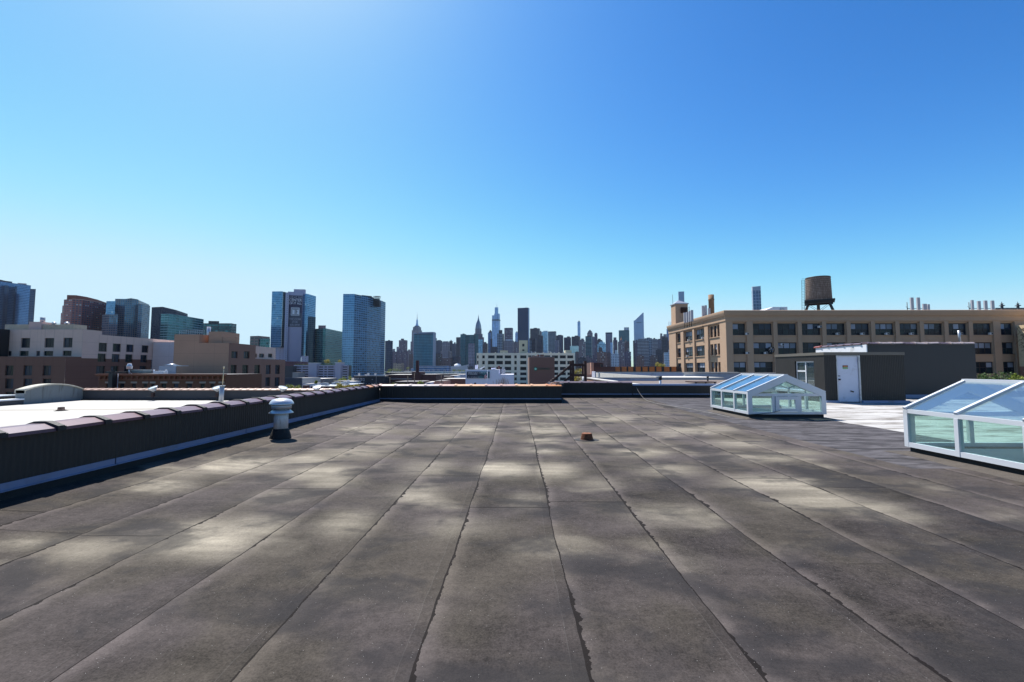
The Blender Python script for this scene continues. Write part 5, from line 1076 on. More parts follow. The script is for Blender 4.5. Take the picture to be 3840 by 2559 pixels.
# ------------------------------------------------------------------ left-centre middle distance
def simple(name, label, cat, x0, x1, yt, D, depth, mat, yb=None, extra=None, wallname='wall', roofm=None):
    a, b = at(x0, yt, D).x, at(x1, yt, D).x; t = thing(name, label, cat, ((a + b) / 2, D, GZ)); z = hz(yt, D)
    MB().box(a, D, GZ - 2, b, D + depth, z, 0, 1).build(wallname, [mat, roofm or M['roofg']], t)
    return t, a, b, z
GD = 335.0; t = thing('parking_garage', 'grey concrete parking garage with open decks and two stair towers', 'parking garage', (-130, GD, GZ)); M['garage'] = plain('grey_concrete', (.36, .35, .44), .85, var=.04, sc=.1); X_ = lambda px: at(px, 1400, GD).x
for k, y in enumerate((1370, 1379, 1388, 1397, 1406, 1415)): MB().box(X_(1101 if k < 4 else 1120), GD, hz(y + 5, GD), X_(1300), GD + .8, hz(y, GD)).build('parapet_band', M['garage'], t)
mb = MB()
for px in (1102, 1131, 1213, 1227, 1252, 1281, 1304): mb.box(X_(px) - .3, GD + .1, GZ, X_(px) + .3, GD + .7, hz(1370.2, GD))
mb.build('columns', M['garage'], t); MB().box(X_(1101), GD + 3, GZ, X_(1303), GD + 8, hz(1371, GD)).build('deck_shade', M['dark'], t)  # solid black block stands in for the shade inside the open decks
for a, b, y in ((1159, 1190, 1363), (1259, 1280, 1362)): MB().box(X_(a), GD - 1.5, GZ, X_(b), GD + 6, hz(y, GD)).build('stair_tower', M['garage'], t); MB().box(X_(a) - .3, GD - 1.7, hz(y, GD), X_(b) + .3, GD + 6, hz(y - 2, GD)).build('tower_cap', M['capm'], t)
M['hedge'] = plain('planting', (.07, .11, .02), .9, var=.4, sc=1.5)
mb = MB(); random.seed(1)
for i in range(300): px = random.choice([random.uniform(1103, 1157), random.uniform(1192, 1257)]); c = Vector((X_(px), GD + .5 + random.uniform(0, 1), hz(1369.5, GD) + random.uniform(-.2, .5))); a = Vector([random.gauss(0, .3) for _ in range(3)]); b = Vector([random.gauss(0, .3) for _ in range(3)]); mb.poly([c, c + a, c + b])
tag(mb.build('planting', M['hedge'], None, (X_(1150), GD, hz(1370, GD))), 'green planting along the top deck of the parking garage', 'plants')
simple('brick_block', 'low red-brown block left of the parking garage under the banner tower', 'building', 1066, 1112, 1356, 350, 20, plain('red_trim_wall', (.11, .05, .06), .8))
simple('dark_block', 'very dark block between the brown panelled block and the parking garage', 'building', 1066, 1100, 1373, 330, 10, M['slate'])
simple('beige_block', 'small beige concrete block in front of the parking garage', 'building', 1097, 1120, 1397, 320, 10, plain('worn_beige', (.25, .24, .24), .9))
t, a, b, z = simple('slatted_building', 'pale blue slatted building behind the white roof parapet', 'building', 1068, 1134, 1419, 150, 14, M['galv'])
mb = MB(); n_ = 26
for i in range(n_): x = a + (b - a) * (i + .5) / n_; mb.box(x - .06, 149.7, GZ, x + .06, 149.99, z + .15)
mb.box(a, 149.65, z, b, 149.99, z + .12).build('slats', plain('dark_slats', (.08, .11, .16), .5, .2), t)
simple('grey_building', 'long grey stone building with a white roof edge in front of the garage', 'building', 1136, 1214, 1421, 185, 14, plain('grey_masonry', (.17, .16, .17), .9, var=.15, sc=.5), roofm=M['wstucco'])
t, a, b, z = simple('white_hut', 'low white flat building in front of the long grey one', 'building', 1134, 1163, 1440, 150, 9, M['white'], roofm=M['wstucco'])
simple('chimney_stump', 'square dark brick chimney stump over the white roof parapet', 'chimney', 1136, 1149, 1446, 60, 1, M['dbrick'], wallname='stack')
t, a, b, z = simple('flat_roof_building', 'low building with a cluttered white roof left of the yellow trees', 'building', 1165, 1262, 1449, 120, 22, M['dbrick'], roofm=M['galv'])
mb = MB(); random.seed(8)
for i in range(16): x = random.uniform(a + .5, b - 1); y = 120 + random.uniform(1, 18); mb.box(x, y, z, x + random.uniform(.3, 1.6), y + 1, z + random.uniform(.2, .8))
mb.build('roof_clutter', M['capm'], t)
simple('beige_low_building', 'beige low wall behind the yellow-green trees', 'building', 1248, 1290, 1430, 160, 10, plain('worn_tan', (.26, .22, .17), .9))
t, a, b, z = simple('white_shed', 'small bluish white building beside the black-brick one', 'building', 1288, 1328, 1431, 158, 8, M['white'], roofm=M['wstucco'])
MB().box(a + .8, 159, z, a + 1.5, 160, z + .45).build('roof_vent', M['white'], t)
KD = 165.0; t = thing('black_building', 'black-painted building with white outlined windows and a white roof edge', 'building', (-55, KD, GZ)); X_ = lambda px: at(px, 1420, KD).x
MB().box(X_(1328), KD, GZ, X_(1441), KD + 15, hz(1411, KD), 0, 1).build('wall', [plain('black_brick', (.035, .037, .042), .8, var=.15, sc=1), M['wstucco']], t)
MB().prism([(X_(1327), KD - .2), (X_(1442), KD - .2), (X_(1442), KD + .3), (X_(1327), KD + .3)], hz(1411, KD), [hz(1409.5, KD), hz(1406.5, KD), hz(1406.5, KD), hz(1409.5, KD)]).build('roof_edge', M['capm'], t)
for r in (1419, 1436):
    for px in (1331, 1341, 1351, 1361):
        x0, x1 = X_(px), X_(px + 5.5); z1, z0 = hz(r, KD), hz(r + 11, KD); mb = MB(); tt = .09
        mb.box(x0, KD - .08, z0, x1, KD - .01, z0 + tt).box(x0, KD - .08, z1 - tt, x1, KD - .01, z1).box(x0, KD - .08, z0 + tt, x0 + tt, KD - .01, z1 - tt).box(x1 - tt, KD - .08, z0 + tt, x1, KD - .01, z1 - tt); wo = mb.build('window', M['white'], t); MB().box(x0 + tt, KD - .05, z0 + tt, x1 - tt, KD - .006, z1 - tt).build('pane', GL[0], wo)
mb = MB()
for px, y in ((1397, 1424), (1374, 1440), (1385, 1440), (1396, 1440), (1406, 1440)): mb.box(X_(px) - .15, KD - .3, hz(y + 1, KD), X_(px) + .15, KD - .01, hz(y - 1, KD))
mb.bar((X_(1411), KD - .1, GZ), (X_(1411), KD - .1, hz(1411, KD)), .08).build('wall_lamps_and_pipe', M['capm'], t)
for px, hh in ((1338, 1.0), (1364, .5), (1373, 1.0), (1400, .9), (1435, .7)): MB().box(X_(px) - .3, KD + 2, hz(1410, KD), X_(px) + .3, KD + 2.6, hz(1410, KD) + hh).build('roof_vent', M['capm'], t)
RD = 172.0; t = thing('brick_warehouse', 'long dark red brick warehouse with a tall square chimney', 'building', (-35, RD, GZ)); X_ = lambda px: at(px, 1420, RD).x
MB().box(X_(1442), RD, GZ, X_(1560), RD + 20, hz(1406, RD), 0, 1).build('wall', [M['dbrick'], M['wstucco']], t); MB().box(X_(1560) + .01, RD - 1, GZ, X_(1636), RD + 18, hz(1405, RD), 0, 1).build('wall', [M['dbrick'], M['roofg']], t)
MB().box(X_(1548), RD - 2, GZ, X_(1582), RD + 6, hz(1395.5, RD)).build('boiler_house', M['dbrick'], t); MB().prism([(X_(1560.5), RD - .8), (X_(1570.5), RD - .8), (X_(1570.5), RD + .4), (X_(1560.5), RD + .4)], hz(1396, RD), hz(1352, RD)).build('chimney', plain('chimney_brick', (.08, .032, .03), .9, var=.1), t)
MB().box(X_(1442), RD - .2, hz(1406.5, RD), X_(1548), RD + .4, hz(1405.3, RD)).build('roof_edge', M['wstucco'], t); MB().bar((X_(1465), RD - .3, hz(1422, RD)), (X_(1595), RD - .3, hz(1421.5, RD)), .18).build('pipe_run', M['capm'], t)
c = at(1546, 1386, RD); mb = MB(); n = Vector((.5, -.8, .35)).normalized(); u = n.cross(Vector((0, 0, 1))).normalized(); v = u.cross(n)
for r0_, r1_, d0, d1 in ((.05, .35, -.12, -.03), (.35, .58, -.03, .1)):
    for i in range(16):
        a, b = 2 * math.pi * i / 16, 2 * math.pi * (i + 1) / 16; mb.poly([c + u * math.cos(q) * r + v * math.sin(q) * r + n * d for q, r, d in ((a, r0_, d0), (b, r0_, d0), (b, r1_, d1), (a, r1_, d1))], 0, True)
dt = thing('satellite_dish', 'white satellite dish left of the square brick chimney', 'satellite dish', (c.x, c.y, hz(1406, RD))); mb.build('dish', M['capm'], dt); MB().tube((c.x, c.y + .3, hz(1406, RD)), c, .06, 6).build('mast', M['galv'], dt)
for i, (x0, x1, yt, D, m_, rm, lb) in enumerate(((1636, 1690, 1412, 190, 'dbrick', 'roofg', 'dark low brick building right of the warehouse with the square chimney'), (1688, 1714, 1409, 200, 'white', 'wstucco', 'small bright white building left of the billboard wall'), (1660, 1746, 1421, 150, 'brickd', 'wstucco', 'low brown building with a long white roof edge left of the billboard wall'), (1536, 1580, 1432, 120, 'dbrick', 'roofg', 'dark brick low block just above the coping below the square chimney'), (1590, 1615, 1435, 125, 'bluegrey', 'wstucco', 'small bluish box building right of the green bush'), (1630, 1666, 1429, 130, 'sbrick', 'roofg', 'low orange brick building above the coping'), (1480, 1535, 1432, 130, 'rustd', 'roofg', 'dark flat shed above the coping left of centre'), (1714, 1747, 1405, 260, 'bluegrey', 'wstucco', 'distant grey roof just left of the billboard'), (1446, 1560, 1398, 420, 'slate', 'wstucco', 'long dark low roof line beyond the brick warehouse'), (1582, 1748, 1403, 380, 'slate', 'wstucco', 'long low roof line beyond the brick warehouse chimney'))):
    simple('low_building', lb, 'building', x0, x1, yt, D, 12, M[m_], roofm=M[rm])
M['pole'] = plain('pole_wood', (.07, .055, .045), .8)
for px, yt, D, lb in ((1462, 1415, 120, 'thin utility pole before the brick warehouse, near its left end'), (1529, 1412, 120, 'thin utility pole before the middle of the brick warehouse'), (1554, 1400, 100, 'pole carrying white insulators beneath the satellite dish'), (1655, 1405, 110, 'thin utility pole right of the brick warehouse')):
    p = at(px, 1450, D); t = thing('utility_pole', lb, 'utility pole', (p.x, D, GZ), 'utility poles beyond the far parapet'); MB().tube((p.x, D, GZ), (p.x, D, hz(yt, D)), .1, 6).build('pole', M['pole'], t); MB().box(p.x - .8, D - .06, hz(yt + 3, D), p.x + .8, D + .06, hz(yt + 3, D) + .12).build('crossarm', M['pole'], t)

# ------------------------------------------------------------------ trees
def leafmat(name, c1, c2):
    g = NT(name); n = g.noise(g.obj(), .9, 3); n2 = g.noise(g.obj(), 9.0, 1); g.bsdf(g.mix(g.ss(g.m('ADD', g.m('MULTIPLY', n, .6), g.m('MULTIPLY', n2, .4)), .38, .62), c1, c2), .7); return g.mat
LM = [leafmat('spring_leaves', (.16, .21, .03), (.36, .38, .05)), leafmat('yellow_leaves', (.32, .26, .03), (.50, .42, .06)), leafmat('green_leaves', (.04, .09, .02), (.10, .16, .03))]
M['bark'] = plain('bark', (.07, .055, .045), .9)
def tree(label, px, D, ytop, wpx, ybase=None, lm=0, n=1100, zb=None, name='tree', cat='tree'):
    p = at(px, ytop, D); z1 = p.z; zb = GZ if zb is None else zb; w = wpx * D / F; hgt = z1 - zb; cr = min(hgt * .55, w * .55) if ybase is None else (z1 - hz(ybase, D)) / 2
    t = thing(name, label, cat, (p.x, D, zb), 'trees between the low buildings'); cz = z1 - cr; cx = p.x
    mb = MB(); mb.tube((cx, D, zb), (cx + .1, D, cz), max(.12, w * .035), 7, max(.05, w * .015))
    cl = []
    for i in range(13):
        th, ph = random.uniform(0, 6.28), random.uniform(-.9, 1); c = Vector((cx + math.cos(th) * w * .30 * math.sqrt(1 - ph * ph * .7), D + math.sin(th) * w * .28, cz + ph * cr * .68)); cl.append(c)
        mb.tube((cx, D, cz - cr * .6), c, max(.04, w * .01), 4, .02, caps=False)
    mb.build('trunk', M['bark'], t); lf = MB(); s = max(.14, w * .05)
    for i in range(n):
        c = random.choice(cl); r = w * .20; d = Vector([random.gauss(0, .5) for _ in range(3)]); q = c + Vector((d.x * r, d.y * r, d.z * r * min(1, cr / w * 2)))
        a = Vector([random.gauss(0, 1) for _ in range(3)]).normalized() * s * random.uniform(.6, 1.4); b = a.cross(Vector([random.gauss(0, 1) for _ in range(3)])).normalized() * s * random.uniform(.5, 1.1)
        lf.poly([q, q + a + b * .4, q + a * 1.1 - b * .3, q + a * .2 - b])
    lf.build('crown', LM[lm], t); return t
random.seed(21)
for a in (('green tree at the left end of the row above the white shed', 1268, 190, 1415, 32, None, 0), ('green tree in the middle of the row above the white shed', 1290, 195, 1412, 30, None, 0), ('green tree touching the black-painted building', 1315, 195, 1411, 30, None, 0),
          ('yellow-green tree above the coping left of the hidden floodlight', 1278, 90, 1436, 42, None, 1), ('yellow-green tree directly behind the floodlight dome', 1310, 92, 1439, 40, None, 1), ('yellowish tree right of the floodlight dome', 1336, 95, 1441, 24, None, 1),
          ('low green-yellow tree under the slatted building', 1085, 100, 1442, 34, None, 0), ('low green-yellow tree right of the one under the slatted building', 1118, 100, 1444, 32, None, 0), ('small pale tree in front of the long grey building', 1186, 150, 1427, 13, None, 0),
          ('yellow treetop on the deck between banner tower and teal block', 1226, 352, 1348, 24, 1364, 1), ('yellow treetop just left of the tall blue tower', 1275, 352, 1348, 16, 1364, 1),
          ('bright green bush before the brick warehouse, left', 1478, 90, 1436, 40, None, 0), ('bright green bush before the brick warehouse, right of the left one', 1506, 92, 1436, 26, None, 0), ('green bush below the square brick chimney', 1577, 95, 1429, 22, None, 0),
          ('tall green tree seen through the steel stair', 2168, 150, 1380, 36, None, 1), ('green tree just right of the steel stair', 2206, 170, 1358, 30, None, 2), ('small green tree right of the steel stair, below the taller one', 2202, 130, 1378, 22, None, 0), ('olive tree behind the lower stair opening', 2165, 120, 1405, 34, None, 1),
          ('tree top showing above the orange panels near the loft building', 2482, 260, 1360, 30, None, 1), ('brownish tree top above the orange panels', 2465, 262, 1358, 18, None, 1),
          ('small trees below the loft window corner, at the bulkhead edge', 3672, 60, 1396, 60, None, 2), ('green bush under the last loft windows', 3760, 62, 1392, 70, None, 2), ('green bush beside the brick foot of the yellow wall', 3812, 58, 1400, 40, None, 0)):
    tree(*a)
# bare bush by the billboard wall
random.seed(31); t = thing('bare_bush', 'leafless brown bush against the white billboard building', 'bush', (at(1885, 1440, 100).x, 100, GZ)); mb = MB()
for i in range(90):
    px = random.gauss(1882, 16); a = at(px, 1460, 100); h = random.uniform(.5, 1) * (1 - abs(px - 1885) / 60); b = a + Vector((random.uniform(-.5, .5), 0, 1.2 + h * 1.9)); mb.tube(a, b, .025, 4, .008, caps=False)
mb.build('twigs', plain('bare_twigs', (.22, .16, .12), .9), t); MB().tube((at(1885, 1440, 100).x, 100, GZ), (at(1885, 1440, 100).x, 100, at(1885, 1460, 100).z), .12, 6).build('trunk', M['bark'], t)

# ------------------------------------------------------------------ glass towers of the near shore
def chain(h, pts):
    out = []
    for x, y in pts: X, Y, U = ray(x, y); s = h / U; out.append((X * s, Y * s))
    return out
def solid(pts, k=1.10): return pts + [(x * k, y * k) for x, y in pts[::-1]]
def tower(name, label, mats, vols, cat='skyscraper', group='glass towers on the near shore'):
    """vols: list of (part name, height above eye, [(x,ytop)...], material, z bottom or None, depth factor)"""
    fp = None; first = chain(vols[0][1], vols[0][2]); c = (sum(p[0] for p in first) / len(first), sum(p[1] for p in first) / len(first))
    t = thing(name, label, cat, (c[0], c[1], GZ), group)
    for v in vols:
        nm, h, pts, m_, zb, k = v; P = chain(h, pts)
        MB().prism(solid(P, k), GZ if zb is None else zb, EYE + h, 0, 1).build(nm, [m_, M['roofg']], t)
    return t
BGL = dict(metal=.55, rough=.12, wr=.5)
FT = {}
FT['t1'] = facade('blue_curtain_wall', (.16, .24, .38), (.10, .19, .36), 1.6, 3.2, .86, .74, var=.5, blot=.6, **BGL)
FT['t1b'] = facade('dark_blue_balconies', (.035, .045, .08), (.05, .08, .16), 4.0, 3.2, .8, .5, var=.5, **BGL)
FT['t2'] = facade('red_brick_bays', (.30, .085, .07), (.10, .12, .17), 3.4, 3.1, .6, .45, var=.9, lit=.10, metal=.3)
FT['t3'] = facade('grey_blue_bays', (.19, .16, .16), (.07, .17, .27), 2.6, 3.1, .66, .62, var=.9, **BGL)
FT['t4n'] = facade('navy_wall', (.028, .032, .055), (.02, .03, .05), 5.0, 3.3, .3, .3, var=.5)
FT['t4'] = facade('teal_bands', (.15, .27, .30), (.035, .13, .15), 5.5, 3.1, .95, .72, var=.6, blot=.6, **BGL)
FT['t5'] = facade('teal_black_grid', (.03, .04, .055), (.04, .12, .14), 3.5, 3.1, .75, .6, var=1.0, **BGL)
FT['t7'] = facade('sky_blue_glass', (.20, .32, .46), (.12, .28, .45), 2.2, 3.0, .86, .76, var=.6, blot=.9, lit=.02, **BGL)
FT['t7d'] = facade('dark_blue_glass', (.03, .05, .07), (.02, .05, .075), 3.0, 3.0, .8, .75, var=.5, **BGL)
FT['t8'] = facade('green_glass_grid', (.09, .20, .21), (.02, .10, .11), 3.6, 3.0, .82, .7, var=1.0, blot=.5, **BGL)
FT['t9'] = facade('blue_glass_balconies', (.12, .23, .36), (.02, .06, .13), 3.8, 2.9, .80, .66, var=1.3, blot=.7, **BGL)
FT['t9l'] = facade('light_blue_glass', (.19, .32, .47), (.10, .22, .38), 2.6, 2.9, .9, .8, var=.4, blot=.5, **BGL)
FT['conc'] = facade('pale_concrete_punched', (.46, .45, .56), (.05, .06, .10), 6.0, 3.0, .2, .25, var=.3)
M['concp'] = plain('pale_tower_concrete', (.44, .42, .54), .8, var=.02, sc=.02)
M['pinkc'] = plain('pinkish_penthouse', (.30, .24, .26), .85, var=.05)
# 1
tower('glass_tower', 'tall dark blue glass tower at the left edge of the picture', None, [
    ('tower_wall', 165, [(-60, 1040), (0, 1056), (116, 1071)], FT['t1'], None, 1.06), ('side_wing', 148, [(113, 1084), (134.5, 1084.5)], FT['t1b'], None, 1.05),
    ('dark_bay', 158, [(17, 1070), (34, 1072)], FT['t1b'], None, 1.07), ('dark_bay', 158, [(56, 1074), (64, 1075)], FT['t1b'], None, 1.07), ('roof_deck', 171, [(-60, 1036), (22, 1054), (46, 1057)], M['slate'], EYE + 164, 1.05), ('penthouse', 168, [(66, 1062), (100, 1064)], M['pinkc'], EYE + 160, 1.04)])
# 2
tower('brick_tower', 'red brick apartment tower with a curved brown crown at its top', None, [
    ('tower_wall', 100, [(240, 1124), (272, 1122), (310, 1125), (350, 1131), (398, 1140)], FT['t2'], None, 1.08), ('stepped_wing', 80, [(234, 1147), (241, 1146)], FT['t2'], None, 1.09), ('stepped_wing', 62, [(228.5, 1174), (235, 1173)], FT['t2'], None, 1.10),
    ('crown', 112, [(251.5, 1107), (285, 1107.5), (325, 1114), (365, 1124), (399, 1136)], plain('brown_crown', (.20, .065, .045), .8), EYE + 101, 1.08), ('pale_band', 103.5, [(271, 1121), (310, 1123.5), (350, 1130), (398.5, 1139)], plain('pale_band', (.45, .36, .30), .8), EYE + 98, 1.075)])
# 3
t = tower('glass_tower', 'grey and blue bayed tower right of the curved red brick one', None, [
    ('tower_wall', 105, [(432, 1121), (470, 1121.5), (520, 1126), (560, 1143)], FT['t3'], None, 1.08), ('glass_corner', 96, [(399, 1130), (433, 1129.5)], FT['t7'], None, 1.06), ('front_wing', 70, [(384, 1181), (410, 1179.5), (443, 1180)], FT['t3'], None, 1.1),
    ('side_wing', 98, [(519, 1139), (534, 1140.5), (563, 1148)], FT['t3'], None, 1.1), ('penthouse', 112, [(466, 1122), (492, 1119), (519, 1124)], M['slate'], EYE + 100, 1.05)])
# 4
tower('dark_tower', 'dark navy slab rising behind a lower teal glass block', None, [('tower_wall', 78, [(569, 1153), (610, 1151), (660, 1163), (704, 1178)], FT['t4n'], None, 1.06)])
tower('glass_block', 'long teal glass block with thin white floor lines', None, [('tower_wall', 66, [(604, 1178), (633, 1177), (700, 1187), (764, 1198)], FT['t4'], None, 1.05)])
tower('glass_block', 'low teal and black glass block left of the open sky', None, [('tower_wall', 48, [(762, 1213), (782, 1213), (820, 1213), (868, 1213), (886, 1217)], FT['t5'], None, 1.08), ('penthouse', 53, [(782, 1204), (822, 1205)], M['slate'], EYE + 40, 1.05), ('glass_corner', 49, [(864, 1213.5), (887, 1216)], FT['t4'], None, 1.05)])
tower('stone_block', 'small brown office block with a teal glass front left of the banner tower', None, [('tower_wall', 34, [(938, 1261), (970, 1260), (1012, 1264)], facade('brown_bands', (.20, .15, .14), (.04, .08, .09), 6, 3.2, .7, .4), None, 1.1), ('glass_front', 31, [(966, 1271), (1013, 1270)], FT['t8'], None, 1.05)])
# 7 banner tower
hT = 122.0
t7 = tower('banner_tower', 'glass tower with a tall dark banner reading LIVE AT THE CENTER OF IT ALL', None, [
    ('concrete_core', hT, [(1069, 1097), (1136, 1099)], M['concp'], None, 1.05), ('left_glass', hT + 1.5, [(1020.5, 1093.5), (1061, 1093.2)], FT['t7'], EYE + 33, 1.04), ('dark_glass', hT, [(1061.2, 1094.5), (1071, 1096)], FT['t7d'], EYE + 33, 1.045),
    ('punched_wall', hT - 1.5, [(1071.2, 1098.6), (1084, 1099.4)], FT['conc'], None, 1.03), ('lower_wall', 35, [(1028, 1299), (1070, 1299.5)], FT['conc'], None, 1.04), ('right_glass', hT - .5, [(1134, 1102), (1152, 1102.2), (1185, 1112)], FT['t7'], EYE + 18, 1.04), ('right_wing', 18, [(1130, 1335), (1157, 1336)], FT['conc'], None, 1.02), ('right_lower_glass', 80, [(1155, 1187), (1184, 1190)], FT['t7d'], None, 1.035), ('penthouse', hT + 6.5, [(1102, 1085), (1143, 1086), (1147, 1088)], M['concp'], EYE + hT - 2, 1.03), ('roof_step', hT + 1.5, [(1080, 1094), (1103, 1095)], M['concp'], EYE + hT - 2, 1.02)])
pA, pB = chain(hT, [(1069, 1097), (1136, 1099)]); pA, pB = Vector((*pA, 0)), Vector((*pB, 0)); du = (pB - pA).normalized(); nn = Vector((du.y, -du.x, 0)); nn = nn if nn.y < 0 else -nn
def fit(px, z):
    lo, hi = -80.0, 120.0
    for _ in range(50):
        m_ = (lo + hi) / 2; q = pA + du * m_
        if proj((q.x, q.y, z))[0] < px: lo = m_
        else: hi = m_
    return lo
zb1 = EYE + 117.3; a0, a1 = fit(1084.5, zb1), fit(1134.3, zb1); zb0 = EYE + 117.3 * (1380 - 1222) / (1380 - 1101) ; zm = EYE + 117.3 * (1380 - 1169) / (1380 - 1101)
off = nn * .8
def panel_(z0, z1, c, nm): mb = MB(); mb.obox(pA + du * a0 + off * .02 + Vector((0, 0, z0)), du * (a1 - a0), nn * .6, Vector((0, 0, z1 - z0))); return mb.build(nm, c, t7)
bn = panel_(zb0, zb1, plain('banner_navy', (.035, .032, .075), .7, var=.02), 'banner'); mb = MB(); mb.obox(pA + du * a0 + nn * .63 + Vector((0, 0, zb0)), du * (a1 - a0), nn * .05, Vector((0, 0, zm - zb0))); mb.build('banner_lower_field', plain('banner_grey', (.085, .09, .12), .7, var=.02), bn)
rz = math.atan2(du.y, du.x); am = (a0 + a1) / 2; W_ = a1 - a0; M['bt'] = plain('banner_letters', (.75, .75, .80), .7, var=.02); M['bt2'] = plain('banner_letters_dim', (.36, .37, .42), .7, var=.02)
def bl(s, y, size, m_, sx=1.0):
    z = EYE + 117.3 * (1380 - y) / (1380 - 1101); q = pA + du * am + nn * 1.0; text(s, size, (q.x, q.y, z), m_, t7, (R(90), 0, rz), sx=sx, bold=.012 * size)
bl('LIVE AT THE', 1108, 4.2, M['bt2'], .85); bl('CENTER', 1119.5, 6.6, M['bt'], .78); bl('OF IT ALL', 1132, 5.0, M['bt'], .88); bl('- - - - - - -', 1143, 2.2, M['bt2'], .8)
bl('TFC.COM', 1193, 4.8, M['bt2'], .85); bl('(718)', 1204, 4.6, M['bt2'], .85); bl('606-8440', 1215, 4.6, M['bt2'], .85)
zc0, zc1 = EYE + 117.3 * (1380 - 1178.5) / 279, EYE + 117.3 * (1380 - 1148) / 279; S = zc1 - zc0
lc = pA + du * (am - S / 2) + nn * .95; mb = MB(); mb.obox(lc + Vector((0, 0, zc0)), du * S, nn * .12, Vector((0, 0, S))); lg = mb.build('logo_plate', M['bt'], t7)
mb = MB(); dk = lambda u0, u1, v0, v1: mb.obox(lc + du * S * u0 + nn * .14 + Vector((0, 0, zc0 + S * v0)), du * S * (u1 - u0), nn * .1, Vector((0, 0, S * (v1 - v0))))
dk(.08, .15, .08, .92); dk(.15, .92, .08, .14); dk(.15, .92, .86, .92); dk(.22, .92, .72, .78); dk(.46, .53, .18, .72); dk(.60, .67, .18, .72); dk(.67, .80, .44, .50); mb.build('logo_mark', M['slate'], lg)
# 8, 9, 10
tower('glass_block', 'green glass block with a pink penthouse between the two tall towers', None, [('tower_wall', 62, [(1181, 1234), (1212, 1232), (1222, 1232), (1284, 1245)], FT['t8'], None, 1.06), ('penthouse', 68, [(1194, 1221), (1222, 1221)], M['pinkc'], EYE + 58, 1.03)])
t = tower('glass_tower', 'tall blue glass apartment tower with balconies and black roof equipment', None, [('narrow_front', 95, [(1287, 1103), (1330, 1103)], FT['t9l'], None, 1.05), ('tower_wall', 94.8, [(1330.2, 1103.5), (1380, 1113.5), (1430, 1128), (1446, 1134.5)], FT['t9'], None, 1.07),
    ('corner_bay', 95.6, [(1328, 1103), (1331, 1103)], FT['t9l'], None, 1.01), ('roof_plant', 101, [(1356, 1107), (1393, 1111), (1400, 1117)], M['slate'], EYE + 90, 1.03)])
q = chain(99, [(1402, 1108), (1422, 1108)]); mb = MB()
for i in range(6):
    f = i / 5; x = q[0][0] * (1 - f) + q[1][0] * f; y = q[0][1] * (1 - f) + q[1][1] * f; mb.bar((x, y, EYE + 86), (x, y, EYE + 98), .7); mb.bar((x, y, EYE + 90), (x + 2.2, y, EYE + 98), .4)
mb.bar((q[0][0], q[0][1], EYE + 94), (q[1][0], q[1][1], EYE + 94), .8).box(q[0][0], q[0][1] + 2, EYE + 84, q[1][0], q[0][1] + 8, EYE + 92).build('cooling_frame', M['slate'], t)
# ------------------------------------------------------------------ the far shore
SK = {}
def sk(k, w_, g_, bw_, fh_, *a, **b):
    if bw_ < 5: bw_ *= 1.7
    if fh_ < 5: fh_ *= 1.6
    a = (w_, g_, bw_, fh_) + a; SK[k] = facade('skyline_' + k, *a, streak=.5, **b)
g1 = dict(metal=.2, rough=.25)
sk('navy', (.020, .028, .065), (.014, .024, .06), 4, 4, .7, .55, var=.5, **g1)
sk('dark', (.026, .024, .044), (.014, .018, .034), 3.5, 3.8, .6, .5, var=.6)
sk('blue', (.09, .17, .32), (.07, .16, .36), 5, 4, .9, .8, var=.3, blot=.6, **g1)
sk('ltblue', (.30, .42, .60), (.26, .42, .66), 6, 4.2, .92, .82, var=.2, blot=.3, metal=.3, rough=.3)
sk('teal', (.035, .11, .13), (.025, .10, .13), 6, 3.8, .9, .8, var=.3, blot=.4, **g1)
sk('unteal', (.02, .14, .20), (.01, .09, .15), 1.5, 3.7, 1.0, .62, var=.25, blot=.3, **g1)
sk('brown', (.105, .065, .070), (.03, .03, .04), 3.6, 3.4, .45, .45, var=.6, lit=.12)
sk('purple', (.105, .07, .11), (.03, .035, .07), 3.6, 3.4, .45, .5, var=.7, lit=.12)
sk('stone', (.18, .14, .16), (.05, .05, .085), 3.4, 3.8, .42, .6, var=.7, lit=.12)
sk('ribs', (.22, .20, .24), (.06, .06, .10), 3.0, 60, .5, .98, var=.2)
sk('tan', (.34, .25, .19), (.10, .09, .09), 3.8, 3.6, .4, .45, var=.5)
sk('grey', (.19, .18, .25), (.05, .06, .09), 4, 3.4, .7, .45, var=.6)
sk('balc', (.30, .29, .33), (.05, .05, .075), 60, 3.3, 1.0, .55, var=.2)
sk('bands', (.16, .20, .26), (.03, .05, .08), 60, 3.8, 1.0, .6, var=.2)
sk('tealb', (.07, .20, .24), (.015, .03, .05), 60, 3.6, 1.0, .6, var=.2)
sk('grid', (.48, .52, .60), (.10, .13, .20), 3.6, 3.6, .6, .55, var=.6)
sk('gridd', (.28, .33, .40), (.03, .05, .09), 7, 7, .8, .82, var=.5, **g1)
sk('mirror', (.22, .38, .50), (.22, .40, .55), 6, 4, .9, .8, var=.8, blot=.8, metal=.4, rough=.2)
sk('mint', (.40, .56, .56), (.40, .56, .58), 60, 60, .9, .9, var=.1)
sk('brick', (.15, .07, .065), (.05, .045, .055), 3.6, 3.4, .45, .45, var=.8, lit=.12)
sk('white', (.50, .52, .58), (.35, .38, .45), 4, 3.6, .5, .5, var=.4)
M['skroof'] = plain('skyline_roof', (.10, .10, .12), .9)
GR = R(-16.6)
